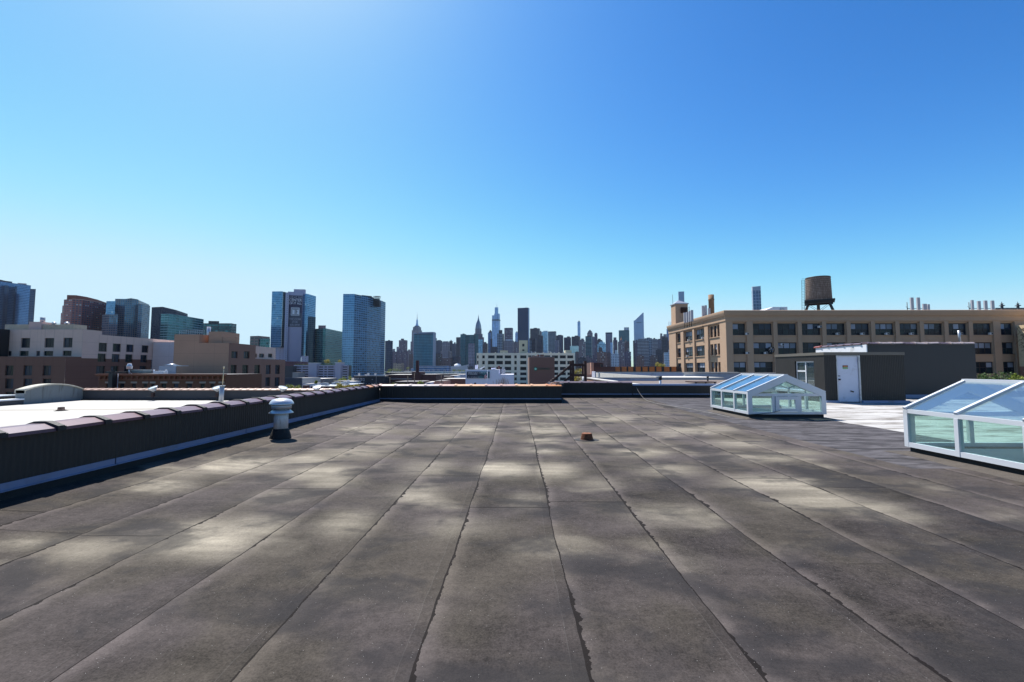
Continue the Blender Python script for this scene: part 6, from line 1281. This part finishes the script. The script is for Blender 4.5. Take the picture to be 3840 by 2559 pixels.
def fitbox(x0, x1, D, k=.6):
    """footprint (4 corners) of a street-grid aligned block whose silhouette spans x0..x1 at distance D"""
    cx = at((x0 + x1) / 2, 1380, D).x; w = (x1 - x0) * D / F; cy = D; c, s = math.cos(GR), math.sin(GR); sc = 1.0
    for _ in range(12):
        hw, hd = w / 2 * sc, w * k / 2 * sc
        P = [(cx + a * c - b * s, cy + hd + a * s + b * c) for a, b in ((-hw, -hd), (hw, -hd), (hw, hd), (-hw, hd))]
        xs = [proj((p[0], p[1], 30))[0] for p in P]; lo, hi = min(xs), max(xs); sc *= (x1 - x0) / (hi - lo); cx += ((x0 + x1) / 2 - (lo + hi) / 2) * D / F
    return P
def ztop(y, D): return EYE + (1380 - y) * D / F
def vol(mb, x0, x1, y, D, k=.6, zb=None, mi=0, top=1, z1=None):
    P = fitbox(x0, x1, D, k); mb.prism(P, GZ if zb is None else zb, ztop(y, D) if z1 is None else z1, mi, top); return P
GRP = 'towers of the far skyline'
def sky_(label, mat, D, vols, name='skyscraper', cat='skyscraper', k=.6):
    """first volume is the body, further ones are set-backs and crowns of their own"""
    x0, x1, y = vols[0][:3]; mid = at((x0 + x1) / 2, 1380, D); t = thing(name, label, cat, (mid.x, D, GZ), GRP)
    for i, v in enumerate(vols):
        m_ = SK[v[3]] if len(v) > 3 else SK[mat]; zb = None if i == 0 else (v[4] if len(v) > 4 else ztop(vols[0][2], D) - .5)
        dd = D + (0 if i == 0 else .5) * (x1 - x0) * D / F * .2
        if i == 0 and len(vols) == 1 and x1 - x0 > 9:
            a_ = x0 + (x1 - x0) * random.uniform(.2, .4); b_ = x0 + (x1 - x0) * random.uniform(.55, .8); pm = MB(); vol(pm, a_, b_, y, D + 4, .5, ztop(y, D) - .5, z1=ztop(y - random.uniform(2.2, 4), D)); pm.build('roof_plant', [SK['dark'], M['skroof']], t)
        mb = MB(); vol(mb, v[0], v[1], v[2], dd, k, zb, z1=ztop(v[2], D)); mb.build('tower_wall' if i == 0 else ('setback' if len(v) > 4 else 'crown'), [m_, M['skroof']], t)
    return t
S_ = [
 ('dark navy riverside tower right of the tall blue glass tower', 'navy', 1550, [(1443, 1472, 1277)]),
 ('thin grey block between two brown ones left of the spired tower', 'grey', 2500, [(1486, 1495, 1300)]),
 ('broad brown tower with a small stepped crown', 'purple', 2300, [(1494.5, 1527, 1275), (1502, 1514, 1269)]),
 ('little grey top beside the dark navy riverside tower', 'grey', 2400, [(1472, 1481, 1308)]),
 ('brown apartment block low beside the dark navy tower', 'purple', 1800, [(1471, 1489, 1318)]),
 ('second brown apartment block from the navy tower, grey top', 'purple', 1850, [(1488, 1507, 1315), (1492, 1503, 1311)]),
 ('third brown apartment block from the navy tower', 'purple', 1800, [(1506, 1529, 1319)]),
 ('brown block with a stepped grey top below the broad brown tower', 'stone', 1950, [(1527, 1545, 1314), (1530, 1537, 1310)]),
 ('narrow brown block touching the left of the teal slab', 'brown', 1700, [(1534, 1550, 1328)]),
 ('tan brick apartment building low on the far shore', 'tan', 1500, [(1475, 1516, 1363), (1475, 1488, 1361, 'tan', GZ), (1504, 1516, 1361, 'tan', GZ)]),
 ('thin dark tower edge just behind the teal slab', 'dark', 2500, [(1631, 1637, 1267)]),
 ('dark office block directly right of the teal slab', 'navy', 2300, [(1634, 1658, 1277)]),
 ('grey ribbed tower with stepped shoulders right of the teal slab', 'ribs', 2100, [(1656, 1687, 1283), (1660, 1682, 1279), (1652, 1693, 1316, 'stone', GZ)]),
 ('dark block behind the grey ribbed tower', 'dark', 2350, [(1684, 1697, 1278)]),
 ('small dark stepped block right of the ribbed tower', 'navy', 2300, [(1695, 1710, 1288), (1702, 1708, 1283)]),
 ('dark tower with a pale glass band left of the teal twin towers', 'dark', 2100, [(1710, 1727, 1264), (1711, 1726, 1272, 'grid', 1.6)]),
 ('brown low block at the foot of the teal slab', 'brown', 1700, [(1633, 1659, 1327)]),
 ('brown low building with a flat white roof right of the slab', 'brown', 1650, [(1658, 1700, 1342), (1659, 1683, 1341, 'white')]),
 ('brown and green low block before the teal twin towers', 'dark', 1650, [(1697, 1728, 1335), (1706, 1726, 1334, 'teal')]),
 ('left teal glass tower with a folded facade', 'teal', 1800, [(1726, 1748, 1252.5)]),
 ('right teal glass tower with a darker notch', 'teal', 1820, [(1747, 1782, 1255), (1779, 1794, 1253, 'teal', GZ)]),
 ('pale grey slab standing before the teal twin towers', 'grey', 1650, [(1756, 1780, 1288)]),
 ('mirrored light block under the thin silver spire', 'mirror', 2000, [(1794, 1811, 1273)]),
 ('brown block right of the mirrored one', 'brown', 1900, [(1810, 1829, 1287), (1814, 1824, 1282)]),
 ('bright blue sliver tower left of the tallest glass tower', 'blue', 1900, [(1829.5, 1841, 1247)]),
 ('dark pointed tower behind the bright blue sliver', 'dark', 2100, [(1834, 1844, 1241), (1836, 1841, 1237)]),
 ('low dark block between the blue sliver and the gridded tower', 'dark', 1850, [(1840, 1865, 1300), (1839, 1846, 1269, 'dark', GZ)]),
 ('gridded grey glass tower with a black top', 'gridd', 1850, [(1864, 1885, 1250), (1870, 1884, 1237, 'dark')]),
 ('dark tower edge right of the gridded tower', 'dark', 1950, [(1882, 1890, 1251)]),
 ('broad brown slab tower with a dark top band', 'purple', 2458, [(1891, 1924, 1233), (1891, 1924, 1228.5, 'navy')]),
 ('octagonal bluish tower with a bright rounded top', 'ribs', 2200, [(1890, 1928, 1277), (1896, 1922, 1272, 'white')]),
 ('pale blue slim tower left of the black monolith', 'ltblue', 2600, [(1932, 1943, 1246)]),
 ('low grey striped tower left of the pale hut on the factory', 'stone', 2000, [(1926, 1942, 1282)]),
 ('dark block with blue windows at the foot of the black monolith', 'bands', 1800, [(1976, 1996, 1276), (1976, 2012, 1268, 'dark', GZ)]),
 ('dark flat-topped tower right of the black monolith', 'dark', 2300, [(1988, 2026, 1231)]),
 ('stepped brownish tower top peeking right of the flat dark one', 'stone', 2400, [(2015, 2032, 1243), (2019, 2030, 1240)]),
 ('dark ribbed tower before the flat-topped one', 'dark', 1900, [(2011, 2037, 1258), (2013, 2026, 1256)]),
 ('bluish pale glass tower in the middle of the skyline', 'mirror', 2600, [(2031, 2056, 1243), (2038, 2055, 1240, 'grid')]),
 ('dark banded tower right of the bluish pale one', 'bands', 2200, [(2056, 2087, 1246), (2056, 2087, 1242, 'dark')]),
 ('pale grey narrow block before the dark banded tower', 'grey', 1900, [(2081, 2097, 1276)]),
 ('black square tower right of the dark banded one', 'navy', 2200, [(2087, 2113, 1257.5)]),
 ('dark squat tower with a small cap', 'navy', 2300, [(2115, 2143, 1265), (2127, 2138, 1261)]),
 ('dark low-gridded block left of the thin blue needle', 'dark', 2200, [(2144, 2177, 1261.5)]),
 ('blank pale mint glass slab low in the skyline', 'mint', 1700, [(2138, 2171, 1297)]),
 ('needle-thin light blue skyscraper', 'ltblue', 3000, [(2167, 2178, 1206)]),
 ('stone tower with a rounded peak right of the blue needle', 'stone', 1800, [(2171, 2197, 1281), (2175, 2193, 1274), (2179, 2190, 1269)]),
 ('teal banded tower with a black top', 'tealb', 1900, [(2196, 2221, 1263), (2196, 2221, 1260, 'dark')]),
 ('stone tower with domed top behind the teal banded one', 'stone', 2500, [(2203, 2224, 1247), (2206, 2221, 1241), (2210, 2217, 1237)]),
 ('small grey tower right of the domed one', 'grey', 2300, [(2220, 2231, 1264)]),
 ('slim brown tower with a stepped cap', 'purple', 2200, [(2230, 2242, 1252), (2232, 2241, 1248)]),
 ('dark terraced block between two slim towers', 'dark', 2200, [(2242, 2260, 1275), (2243, 2254, 1270)]),
 ('pale bluish glass tower with a domed roof', 'mirror', 1900, [(2241, 2273, 1290), (2246, 2270, 1284), (2251, 2263, 1280)]),
 ('dark brown square top in front of the domed glass tower', 'brown', 1700, [(2245, 2259, 1303)]),
 ('dark-topped grey tower left of the terraced teal one', 'grey', 2300, [(2272, 2298, 1252), (2272, 2298, 1246, 'navy'), (2272, 2291, 1282, 'navy', GZ)]),
 ('light blue narrow tower before the dark-topped grey one', 'ltblue', 2000, [(2290, 2299, 1284)]),
 ('grey-brown stepped tower left of the broad teal one', 'purple', 2200, [(2300, 2317, 1275), (2302, 2313, 1265)]),
 ('broad teal glass tower with a ribbed crown', 'teal', 2100, [(2322, 2362, 1238), (2342, 2361, 1227, 'grid')]),
 ('old stone tower with an orange pinnacle before the teal one', 'stone', 1750, [(2318, 2343, 1281), (2326, 2336, 1275)]),
 ('dark brown tower before the broad teal one', 'brown', 1800, [(2342, 2360, 1280), (2345, 2351, 1274)]),
 ('brick apartment block before the domed glass tower', 'brick', 1600, [(2239, 2277, 1320), (2247, 2262, 1315)]),
 ('brown block between the brick and the pale apartment blocks', 'brown', 1650, [(2276, 2292, 1322)]),
 ('pale bluish apartment block with a white top', 'grid', 1600, [(2291, 2322, 1326), (2307, 2317, 1313, 'white')]),
 ('brown stepped apartment block right of the orange pinnacle tower', 'purple', 1600, [(2342, 2367, 1319), (2350, 2361, 1314)]),
 ('thin black tower beside the wedge-topped one', 'dark', 1900, [(2375, 2381, 1277)]),
 ('grey tower at the foot of the wedge-topped one, left', 'purple', 1800, [(2381, 2393, 1276)]),
 ('balconied tower with a white block on its roof', 'balc', 1600, [(2391, 2434, 1277), (2393, 2424, 1270), (2408, 2418, 1263, 'white')]),
 ('dark grey tower right of the balconied one', 'gridd', 1800, [(2419, 2447, 1268)]),
 ('white-banded tower with rounded corner', 'balc', 1700, [(2446, 2468, 1271)]),
 ('pale ribbed tower right of the white-banded one', 'ribs', 1850, [(2460, 2484, 1274)]),
 ('pinkish stepped tower in the gap near the loft building', 'stone', 2600, [(2477, 2502, 1260), (2478, 2486, 1250), (2490, 2502, 1253)]),
 ('dark block before the pinkish stepped tower', 'dark', 1800, [(2482, 2507, 1265)]),
 ('blue tower with twin masts beside the loft building', 'blue', 2600, [(2502, 2521, 1234)]),
 ('dark block beneath the twin-mast tower', 'navy', 1900, [(2505, 2523, 1279)]),
 ('dark brick apartment block at the foot of the balconied tower', 'brick', 1550, [(2387, 2415, 1335), (2394, 2408, 1331)]),
 ('brick block with a glazed top right of the balconied tower', 'brown', 1550, [(2438, 2466, 1334), (2442, 2459, 1331)]),
 ('dark low block between two brick ones near the loft building', 'dark', 1600, [(2460, 2484, 1311)]),
 ('brown tower foot left of the white gridded block', 'brown', 1600, [(2482, 2492, 1325)]),
 ('white gridded apartment block with a stepped top next to the loft building', 'grid', 1500, [(2490, 2524, 1322), (2508, 2520, 1311)]),
 ('low brown houses behind the steel stair', 'brown', 1650, [(2157, 2172, 1319)]),
 ('low grey houses right of the rounded stone tower', 'stone', 1650, [(2196, 2216, 1338), (2200, 2208, 1333)]),
 ('low brown houses before the teal banded tower', 'purple', 1620, [(2215, 2241, 1343), (2222, 2232, 1331)]),
 ('low dark houses filling the gap under the thin blue needle', 'dark', 1620, [(2168, 2198, 1342)]),
]
SM = {'stone_': 0}
random.seed(77)
for lb, m_, D, v in S_: sky_(lb, m_, D, v)
# named shapes --------------------------------------------------------------
def frustum(mb, cx, cy, w0, w1, z0, z1, d0=None, d1=None, mi=0):
    c, s = math.cos(GR), math.sin(GR); d0 = w0 if d0 is None else d0; d1 = w1 if d1 is None else d1
    q = lambda w, d, z: [(cx + a * c - b * s, cy + a * s + b * c, z) for a, b in ((-w / 2, -d / 2), (w / 2, -d / 2), (w / 2, d / 2), (-w / 2, d / 2))]
    A, B = q(w0, d0, z0), q(w1, d1, z1)
    for i in range(4): j = (i + 1) % 4; mb.poly([A[i], A[j], B[j], B[i]], mi)
    mb.poly(B, 1 if mi == 0 else mi)
# art-deco tower with long mast
D = 3150; c = at(1561.9, 1380, D); u = D / F; t = thing('spired_skyscraper', 'stepped art deco skyscraper with a long needle mast behind the teal slab', 'skyscraper', (c.x, D, GZ), GRP)
for nm, w0, w1, y0, y1 in (('tower_wall', 34, 34, None, 1281), ('shaft', 29, 27.5, 1290, 1238), ('setback', 23, 21.5, 1238, 1225.5), ('setback', 15.5, 13.5, 1225.5, 1221)):
    mb = MB(); frustum(mb, c.x, D, w0 * u, w1 * u, GZ if y0 is None else ztop(y0, D), ztop(y1, D)); mb.build(nm, [SK['ribs'] if nm != 'tower_wall' else SK['purple'], M['skroof']], t)
mb = MB(); frustum(mb, c.x, D, 8.5 * u, 6.0 * u, ztop(1221, D), ztop(1214, D)); frustum(mb, c.x, D, 5.2 * u, 4.2 * u, ztop(1214, D), ztop(1199, D)); frustum(mb, c.x, D, 3.4 * u, 1.8 * u, ztop(1199, D), ztop(1195, D)); mb.build('mooring_mast', [SK['ltblue'], M['skroof']], t)
mb = MB(); mb.tube((c.x, D, ztop(1195, D)), (c.x, D, ztop(1182, D)), 1.0 * u, 6, .6 * u).tube((c.x, D, ztop(1182, D)), (c.x, D, ztop(1168, D)), .5 * u, 6, .15 * u); mb.build('spire', SK['grey'], t)
# silver-crowned tower
D = 2330; c = at(1793.3, 1380, D); u = D / F; t = thing('spired_skyscraper', 'slim skyscraper with a curved silver crown and thin spire above the teal towers', 'skyscraper', (c.x, D, GZ), GRP)
for nm, w0, y0, y1 in (('lower_wall', 33, None, 1264), ('setback', 25, 1264, 1251), ('shaft', 18.5, 1251, 1232)):
    mb = MB(); frustum(mb, c.x, D, w0 * u, w0 * u, GZ if y0 is None else ztop(y0, D), ztop(y1, D)); mb.build(nm, [SK['purple'] if nm != 'shaft' else SK['ribs'], M['skroof']], t)
mb = MB(); pr = [(18, 1232), (16.5, 1224), (14.2, 1216), (11.2, 1209), (7.2, 1203), (4.4, 1197), (2.6, 1191), (1.5, 1184)]
for (w0, y0), (w1, y1) in zip(pr, pr[1:]): frustum(mb, c.x, D, w0 * u, w1 * u, ztop(y0, D), ztop(y1, D))
M['silver'] = plain('silver_crown', (.22, .21, .25), .35, .6, var=.1, sc=.05); mb.build('crown', [M['silver'], M['silver']], t); MB().tube((c.x, D, ztop(1184, D)), (c.x, D, ztop(1179 - 2, D)), .55 * u, 6, .1 * u).build('spire', M['silver'], t)
# tapered glass tower
D = 2615; c = at(1860, 1380, D); u = D / F; t = thing('glass_skyscraper', 'tallest light blue glass skyscraper, tapering in steps to a spire', 'skyscraper', (c.x, D, GZ), GRP)
for nm, dx, w0, w1, y1 in (('tower_wall', 0, 29.5, 26.5, 1206), ('left_shoulder', -3.2, 22, 20.5, 1182), ('right_shoulder', 3.6, 20.5, 18.5, 1175.5), ('top_tier', 1.5, 16, 11.0, 1151.5)):
    mb = MB(); frustum(mb, c.x + dx * u, D + (0 if dx == 0 else .1), w0 * u, w1 * u, GZ, ztop(y1, D), w0 * u * .7, w1 * u * .7); mb.build(nm, [SK['ltblue'], SK['ltblue']], t)
MB().tube((c.x + 2.7 * u, D, ztop(1152, D)), (c.x + 2.7 * u, D, ztop(1131, D)), .7 * u, 6, .2 * u).build('spire', M['silver'], t)
mb = MB(); frustum(mb, c.x + .5 * u, D - 1, 27.2 * u, 27.2 * u, ztop(1203, D), ztop(1198, D), 20 * u, 20 * u); mb.build('plant_band', [SK['gridd'], SK['gridd']], t)
# teal slab
D = 1660; t = thing('teal_slab', 'broad teal glass slab with white end walls standing before the spired tower', 'skyscraper', (at(1593, 1380, D).x, D, GZ), GRP)
P = fitbox(1550.5, 1633, D, .26); mb = MB(); mb.prism(P, GZ, ztop(1250, D), 0, 1); mb.build('glass_wall', [SK['unteal'], M['skroof']], t)
a, b, c_, d = [Vector((p[0], p[1], 0)) for p in P]; wh = plain('pale_marble', (.30, .33, .40), .7, var=.03); n_ = (b - a).normalized()
for q, r, s in ((b, c_, 1), (a, d, -1)): mb = MB(); mb.obox(q - n_ * (.5 * s) + Vector((0, 0, GZ)) , n_ * 1.5 * s, r - q, Vector((0, 0, ztop(1246, D) - GZ))); mb.build('end_wall', wh, t)
mb = MB(); mb.obox(a + n_ * 18 + (d - a) * .2 + Vector((0, 0, ztop(1250, D))), n_ * 62, (d - a) * .6, Vector((0, 0, 5.5))); mb.build('roof_plant', plain('roof_louvre', (.20, .21, .30), .7), t)
mb = MB(); mb.obox(a + n_ * 1.2 + (a - d).normalized() * .6 + Vector((0, 0, ztop(1254.5, D))), n_ * 80, (a - d).normalized() * .5, Vector((0, 0, 3.4))); mb.build('louvre_band', SK['navy'], t)
# black monolith
D = 1706; t = thing('black_skyscraper', 'tall black rectangular skyscraper dominating the middle of the skyline', 'skyscraper', (at(1963, 1380, D).x, D, GZ), GRP)
mb = MB(); P = vol(mb, 1941.3, 1985.5, 1153, D, .42); mb.build('tower_wall', [facade('black_glass', (.022, .035, .085), (.016, .028, .08), 3.4, 3.6, .85, .75, var=.25, metal=.1, rough=.35), M['skroof']], t)
q, r = Vector((P[1][0], P[1][1], GZ)), Vector((P[2][0], P[2][1], GZ)); n_ = Vector((math.cos(GR), math.sin(GR), 0)); mb = MB(); mb.obox(q + n_ * .05, r - q, n_ * .4, Vector((0, 0, ztop(1153.5, D) - GZ))); mb.build('side_wall', [SK['blue'], M['skroof']], t)
for px in (1970, 1975): p = at(px, 1153, D + 15); MB().tube((p.x, p.y, ztop(1153, D)), (p.x, p.y, ztop(1146, D)), .5, 5).build('antenna', M['silver'], t)
# wedge-topped
D = 2150; P = fitbox(2379, 2417, D, .8); t = thing('wedge_skyscraper', 'pale blue skyscraper with a slanted wedge roof', 'skyscraper', (P[0][0], D, GZ), GRP)
zt, zl = ztop(1172.5, D), ztop(1201, D); mb = MB(); mb.prism(P, GZ, zl, 0, 1); 
a, b, c_, d = [Vector((p[0], p[1], 0)) for p in P]; e1 = a * .07 + b * .93; e2 = d * .07 + c_ * .93; e0 = a * .9 + b * .1; e3 = d * .9 + c_ * .1
Z = lambda v, z: v + Vector((0, 0, z))
mb.build('tower_wall', [facade('pale_blue_bands', (.40, .48, .62), (.24, .36, .54), 80, 4.0, 1.0, .5, var=.1, metal=.2), SK['ltblue']], t)
mb = MB(); mb.poly([Z(e0, zl), Z(b, zl), Z(b, zt), Z(e1, zt)]).poly([Z(e3, zl), Z(c_, zl), Z(c_, zt), Z(e2, zt)][::-1]).poly([Z(e0, zl), Z(e1, zt), Z(e2, zt), Z(e3, zl)]).poly([Z(b, zl), Z(c_, zl), Z(c_, zt), Z(b, zt)]).poly([Z(e1, zt), Z(b, zt), Z(c_, zt), Z(e2, zt)]); mb.build('wedge_roof', [plain('pale_aluminium', (.34, .41, .56), .5, .3, var=.03)], t)
q = a * .72 + b * .28 + (a - d).normalized() * .5; mb = MB(); mb.obox(Z(q, ztop(1210.5, D)), (b - a) * .5, (a - d).normalized() * .8, Vector((0, 0, 2.2))); mb.build('dark_slot', SK['navy'], t)
# masts & pinnacle
for px, lb in ((2509, 'left'), (2516, 'right')): p = at(px, 1240, 2640); tag(MB().tube((p.x, 2640, ztop(1236, 2640)), (p.x, 2640, ztop(1204, 2640)), 1.4, 6).build('mast', M['silver'], None, (p.x, 2640, ztop(1234, 2640))), '%s one of the twin pale masts next to the loft cornice' % lb, 'mast')
p = at(2330, 1275, 1760); tag(MB().lathe((p.x, 1762, ztop(1281, 1750)), [(5.5, 0), (4.5, 6), (2.6, 12), (1.0, 15), (.4, 21)], 8, 0, False).build('pinnacle', plain('orange_pinnacle', (.40, .17, .07), .7), None, (p.x, 1762, ztop(1281, 1750))), 'orange pinnacle on top of the old stone tower', 'pinnacle')
# supertalls above the loft roof
D = 2450; t = thing('supertall_tower', 'white gridded supertall tower rising behind the elevator tower', 'skyscraper', (at(2560, 1380, D).x, D, GZ), GRP)
mb = MB(); vol(mb, 2549, 2572, 1092, D, .95); mb.build('tower_wall', [facade('white_square_grid', (.38, .46, .58), (.06, .13, .26), 4.6, 4.7, .7, .7, var=.6, metal=.3), M['skroof']], t)
D = 1500; t = thing('supertall_tower', 'slim dark glass tower with a pale frame rising left of the water tower', 'skyscraper', (at(2845, 1380, D).x, D, GZ), GRP)
P = fitbox(2827, 2862, D, .55); mb = MB(); mb.prism(P, GZ, ztop(1088, D), 0, 1); mb.build('tower_wall', [facade('blue_panel_grid', (.40, .42, .48), (.05, .09, .17), 9.5, 11, .9, .9, var=.5, metal=.4), M['skroof']], t)
mb = MB(); mb.prism(P, ztop(1088, D), [ztop(1075, D), ztop(1072, D), ztop(1070, D), ztop(1071, D)], 0, 1); mb.build('crown', [plain('pale_crown', (.36, .40, .47), .6, var=.05), M['skroof']], t)
q, r = Vector((P[0][0], P[0][1], GZ)), Vector((P[3][0], P[3][1], GZ)); 
mb = MB(); mb.bar(q, q + Vector((0, 0, ztop(1076, D) - GZ)), 2.2, 2.2); mb.build('corner_frame', M['white'], t)
# bridge finials
for px, lb in ((3758, 'left'), (3818, 'right')):
    D = 640; p = at(px, 1160, D); u = D / F; z = ztop(1165, D); t = thing('bridge_finial', 'dark %s bridge tower finial poking over the loft cornice' % lb, 'finial', (p.x, D, GZ), 'steel finials of the bridge towers')
    mb = MB(); frustum(mb, p.x, D, 7 * u, 5.5 * u, GZ, ztop(1148, D)); frustum(mb, p.x, D, 13 * u, 9 * u, ztop(1149, D), ztop(1145.5, D)); frustum(mb, p.x, D, 5 * u, 3.5 * u, ztop(1145.5, D), ztop(1141, D)); frustum(mb, p.x, D, 9 * u, 3 * u, ztop(1141.2, D), ztop(1139, D)); frustum(mb, p.x, D, 2 * u, .4 * u, ztop(1139, D), ztop(1132, D)); mb.build('finial', [M['slate'], M['slate']], t)
a, b = at(3735, 1160, 645), at(3850, 1160, 645); mb = MB(); mb.box(a.x, 645, ztop(1163, 645), b.x, 647, ztop(1158.5, 645))
for i in range(24): x = a.x + (b.x - a.x) * i / 24; mb.box(x, 645, ztop(1158.5, 645), x + .7, 646, ztop(1155.5, 645))
tag(mb.build('bridge_railing', M['slate'], None, (a.x, 645, GZ)), 'dark bridge top chord between the two finials', 'bridge')
# low white riverside complex with dome
D = 1560; t = thing('conference_building', 'long low blue glass building with white floor edges on the far shore', 'building', (at(1625, 1380, D).x, D, GZ)); X_ = lambda px: at(px, 1380, D).x
MB().box(X_(1570), D, GZ, X_(1684), D + 40, ztop(1373, D)).build('wall', SK['blue'], t)
for y in (1372, 1377, 1385, 1391.5): MB().box(X_(1569), D - 4, ztop(y + 1, D), X_(1684 - (0 if y > 1373 else 8)), D + 42, ztop(y, D)).build('floor_edge', M['white'], t)
for px in (1586, 1604, 1621, 1640, 1663): MB().box(X_(px), D - 2, ztop(1391, D), X_(px + 8), D - .1, ztop(1386.3, D)).build('pale_bay', SK['grid'], t)
t = thing('assembly_hall', 'low pale building with a sweeping roof and white dome on the far shore', 'building', (X_(1715), D + 60, GZ)); D2 = D + 60
P = [(X_(1678), 1374), (X_(1690), 1373), (X_(1712), 1374), (X_(1730), 1370.5), (X_(1748), 1366.5)]; mb = MB()
for (x0, y0), (x1, y1) in zip(P, P[1:]): mb.prism([(x0, D2), (x1, D2), (x1, D2 + 60), (x0, D2 + 60)], GZ, [ztop(y0, D2), ztop(y1, D2), ztop(y1, D2), ztop(y0, D2)])
mb.build('wall', plain('pale_hall', (.46, .45, .48), .7), t); c = at(1715, 1380, D2 + 20); MB().lathe((c.x, D2 + 25, ztop(1374, D2)), [(14, 0), (13.5, 4), (11, 8), (6.5, 10.5), (.5, 11.5)], 20).build('dome', M['white'], t)
t = thing('waterfront_highway', 'long dark elevated highway deck along the far shore', 'highway', (X_(1640), 1480, GZ)); MB().box(at(1440, 1395, 1480).x, 1480, ztop(1399, 1480), at(1760, 1395, 1480).x, 1500, ztop(1393.5, 1480)).build('deck', SK['navy'], t); MB().box(at(1440, 1395, 1480).x, 1478, ztop(1393.4, 1480), at(1760, 1395, 1480).x, 1479.9, ztop(1392.2, 1480)).build('rail', M['white'], t)
random.seed(12); k = 0
for px, y, w_, D, lb in ((1462, 1383, 16, 1460, 'leftmost round tree of the row under the tan far-shore building'), (1476, 1381, 16, 1465, 'second tree of the row under the tan far-shore building'), (1490, 1382, 16, 1462, 'third tree of the row under the tan far-shore building'), (1502, 1384, 12, 1460, 'last small tree of the row under the tan far-shore building'), (1530, 1376, 15, 1550, 'yellowish tree left of the satellite dish on the far shore'), (1704, 1385, 18, 1540, 'left tree below the white dome hall'), (1722, 1385, 18, 1540, 'middle tree below the white dome hall'), (1738, 1386, 14, 1540, 'right tree below the white dome hall')):
    tree(lb, px, D, y, w_, y + 11, 0, 420)
for px, y, w_, D, lb in ((1432, 1392, 26, 800, 'tree on the left below the dark riverside tower'), (1455, 1391, 22, 820, 'tree left of the long low roof line'), ):
    tree(lb, px, D, y, w_, y + 12, 0, 420)
# ------------------------------------------------------------------ ground, river, air, light, camera
def mat_ground():
    g = NT('city_ground'); o = g.obj(); n = g.noise(o, .02, 6, .7); n2 = g.noise(o, .15, 4); g.bsdf(g.mix(g.ss(n, .4, .6), (.06, .06, .062), (.17, .16, .15)), .9); return g.mat
mb = MB(); mb.poly([(-6000, -400, GZ), (6000, -400, GZ), (6000, 9000, GZ), (-6000, 9000, GZ)]); tag(mb.build('ground', mat_ground()), kind='structure')
g = NT('river_water'); g.bsdf((.02, .05, .07), .12, 0, g.noise(g.obj(), .05, 4), .2, 1.0); mb = MB(); mb.poly([(-5000, 900, GZ + .05), (5000, 900, GZ + .05), (5000, 1440, GZ + .05), (-5000, 1440, GZ + .05)]); tag(mb.build('river', g.mat), kind='structure')
# the air between us and the skyline
hz_ = MB(); hz_.box(-2600, -60, GZ - 1, 2600, 3500, 560); hv = NT('haze_air'); pv = hv.n('VolumePrincipled', {'Color': (.62, .76, 1.0, 1), 'Density': HAZE, 'Anisotropy': .2}); hv.t.links.new(pv.outputs[0], hv.out.inputs[1])
tag(hz_.build('haze', hv.mat), kind='stuff')
SUN_EL = R(59.5); SX, SY = -.613, .79
wd = bpy.data.worlds.new('World'); scene.world = wd; wd.use_nodes = True; nt = wd.node_tree; nt.nodes.clear()
so = nt.nodes.new('ShaderNodeOutputWorld'); bg = nt.nodes.new('ShaderNodeBackground'); sk_ = nt.nodes.new('ShaderNodeTexSky')
sk_.sky_type = 'NISHITA'; sk_.sun_disc = False; sk_.sun_elevation = SUN_EL; sk_.sun_rotation = math.atan2(SX, SY); sk_.altitude = 10; sk_.air_density = AIR; sk_.dust_density = DUST; sk_.ozone_density = OZ
bg.inputs[1].default_value = SKYS; 
def wm(op, a, b=0.0):
    n = nt.nodes.new('ShaderNodeMath'); n.operation = op
    for i, v in ((0, a), (1, b)):
        if hasattr(v, 'is_output'): nt.links.new(v, n.inputs[i])
        else: n.inputs[i].default_value = v
    return n.outputs[0]
# deeper blue overhead, paler at the horizon: contrast of a clear spring sky
sp_ = nt.nodes.new('ShaderNodeSeparateColor'); cb_ = nt.nodes.new('ShaderNodeCombineColor'); nt.links.new(sk_.outputs[0], sp_.inputs[0])
for i, (a, gm, L) in enumerate(((4.7, 2.45, .62), (2.85, 1.8, .86), (2.6, 1.6, 1.0))):
    y = wm('MULTIPLY', wm('POWER', wm('MULTIPLY', sp_.outputs[i], .11), gm), a)
    y = wm('DIVIDE', y, wm('POWER', wm('ADD', wm('POWER', wm('DIVIDE', y, L), 6.0), 1.0), 1 / 6))
    nt.links.new(wm('DIVIDE', y, SKYS * 2 ** EXPO), cb_.inputs[i])
nt.links.new(cb_.outputs[0], bg.inputs[0]); nt.links.new(bg.outputs[0], so.inputs[0])
sl = bpy.data.lights.new('sun', 'SUN'); sl.energy = SUNE; sl.angle = R(.5); sl.color = (1.0, .955, .89); so_ = bpy.data.objects.new('sun', sl); col.objects.link(so_)
d = Vector((SX * math.cos(SUN_EL), SY * math.cos(SUN_EL), math.sin(SUN_EL))); so_.rotation_euler = d.to_track_quat('Z', 'Y').to_euler()
cm = bpy.data.cameras.new('camera'); cm.sensor_width = 36; cm.lens = F / 3840 * 36; cm.clip_start = .05; cm.clip_end = 20000
co = bpy.data.objects.new('camera', cm); col.objects.link(co); co.location = (0, 0, EYE); co.rotation_euler = (math.pi / 2 + TH, 0, YAW); scene.camera = co
scene.view_settings.view_transform = 'Standard'; scene.view_settings.look = 'None'; scene.view_settings.exposure = EXPO; scene.view_settings.gamma = 1; scene.view_settings.use_curve_mapping = False
cy = scene.cycles; cy.max_bounces = 8; cy.transparent_max_bounces = 16; cy.volume_bounces = 0; cy.use_denoising = True; cy.caustics_reflective = False; cy.caustics_refractive = False
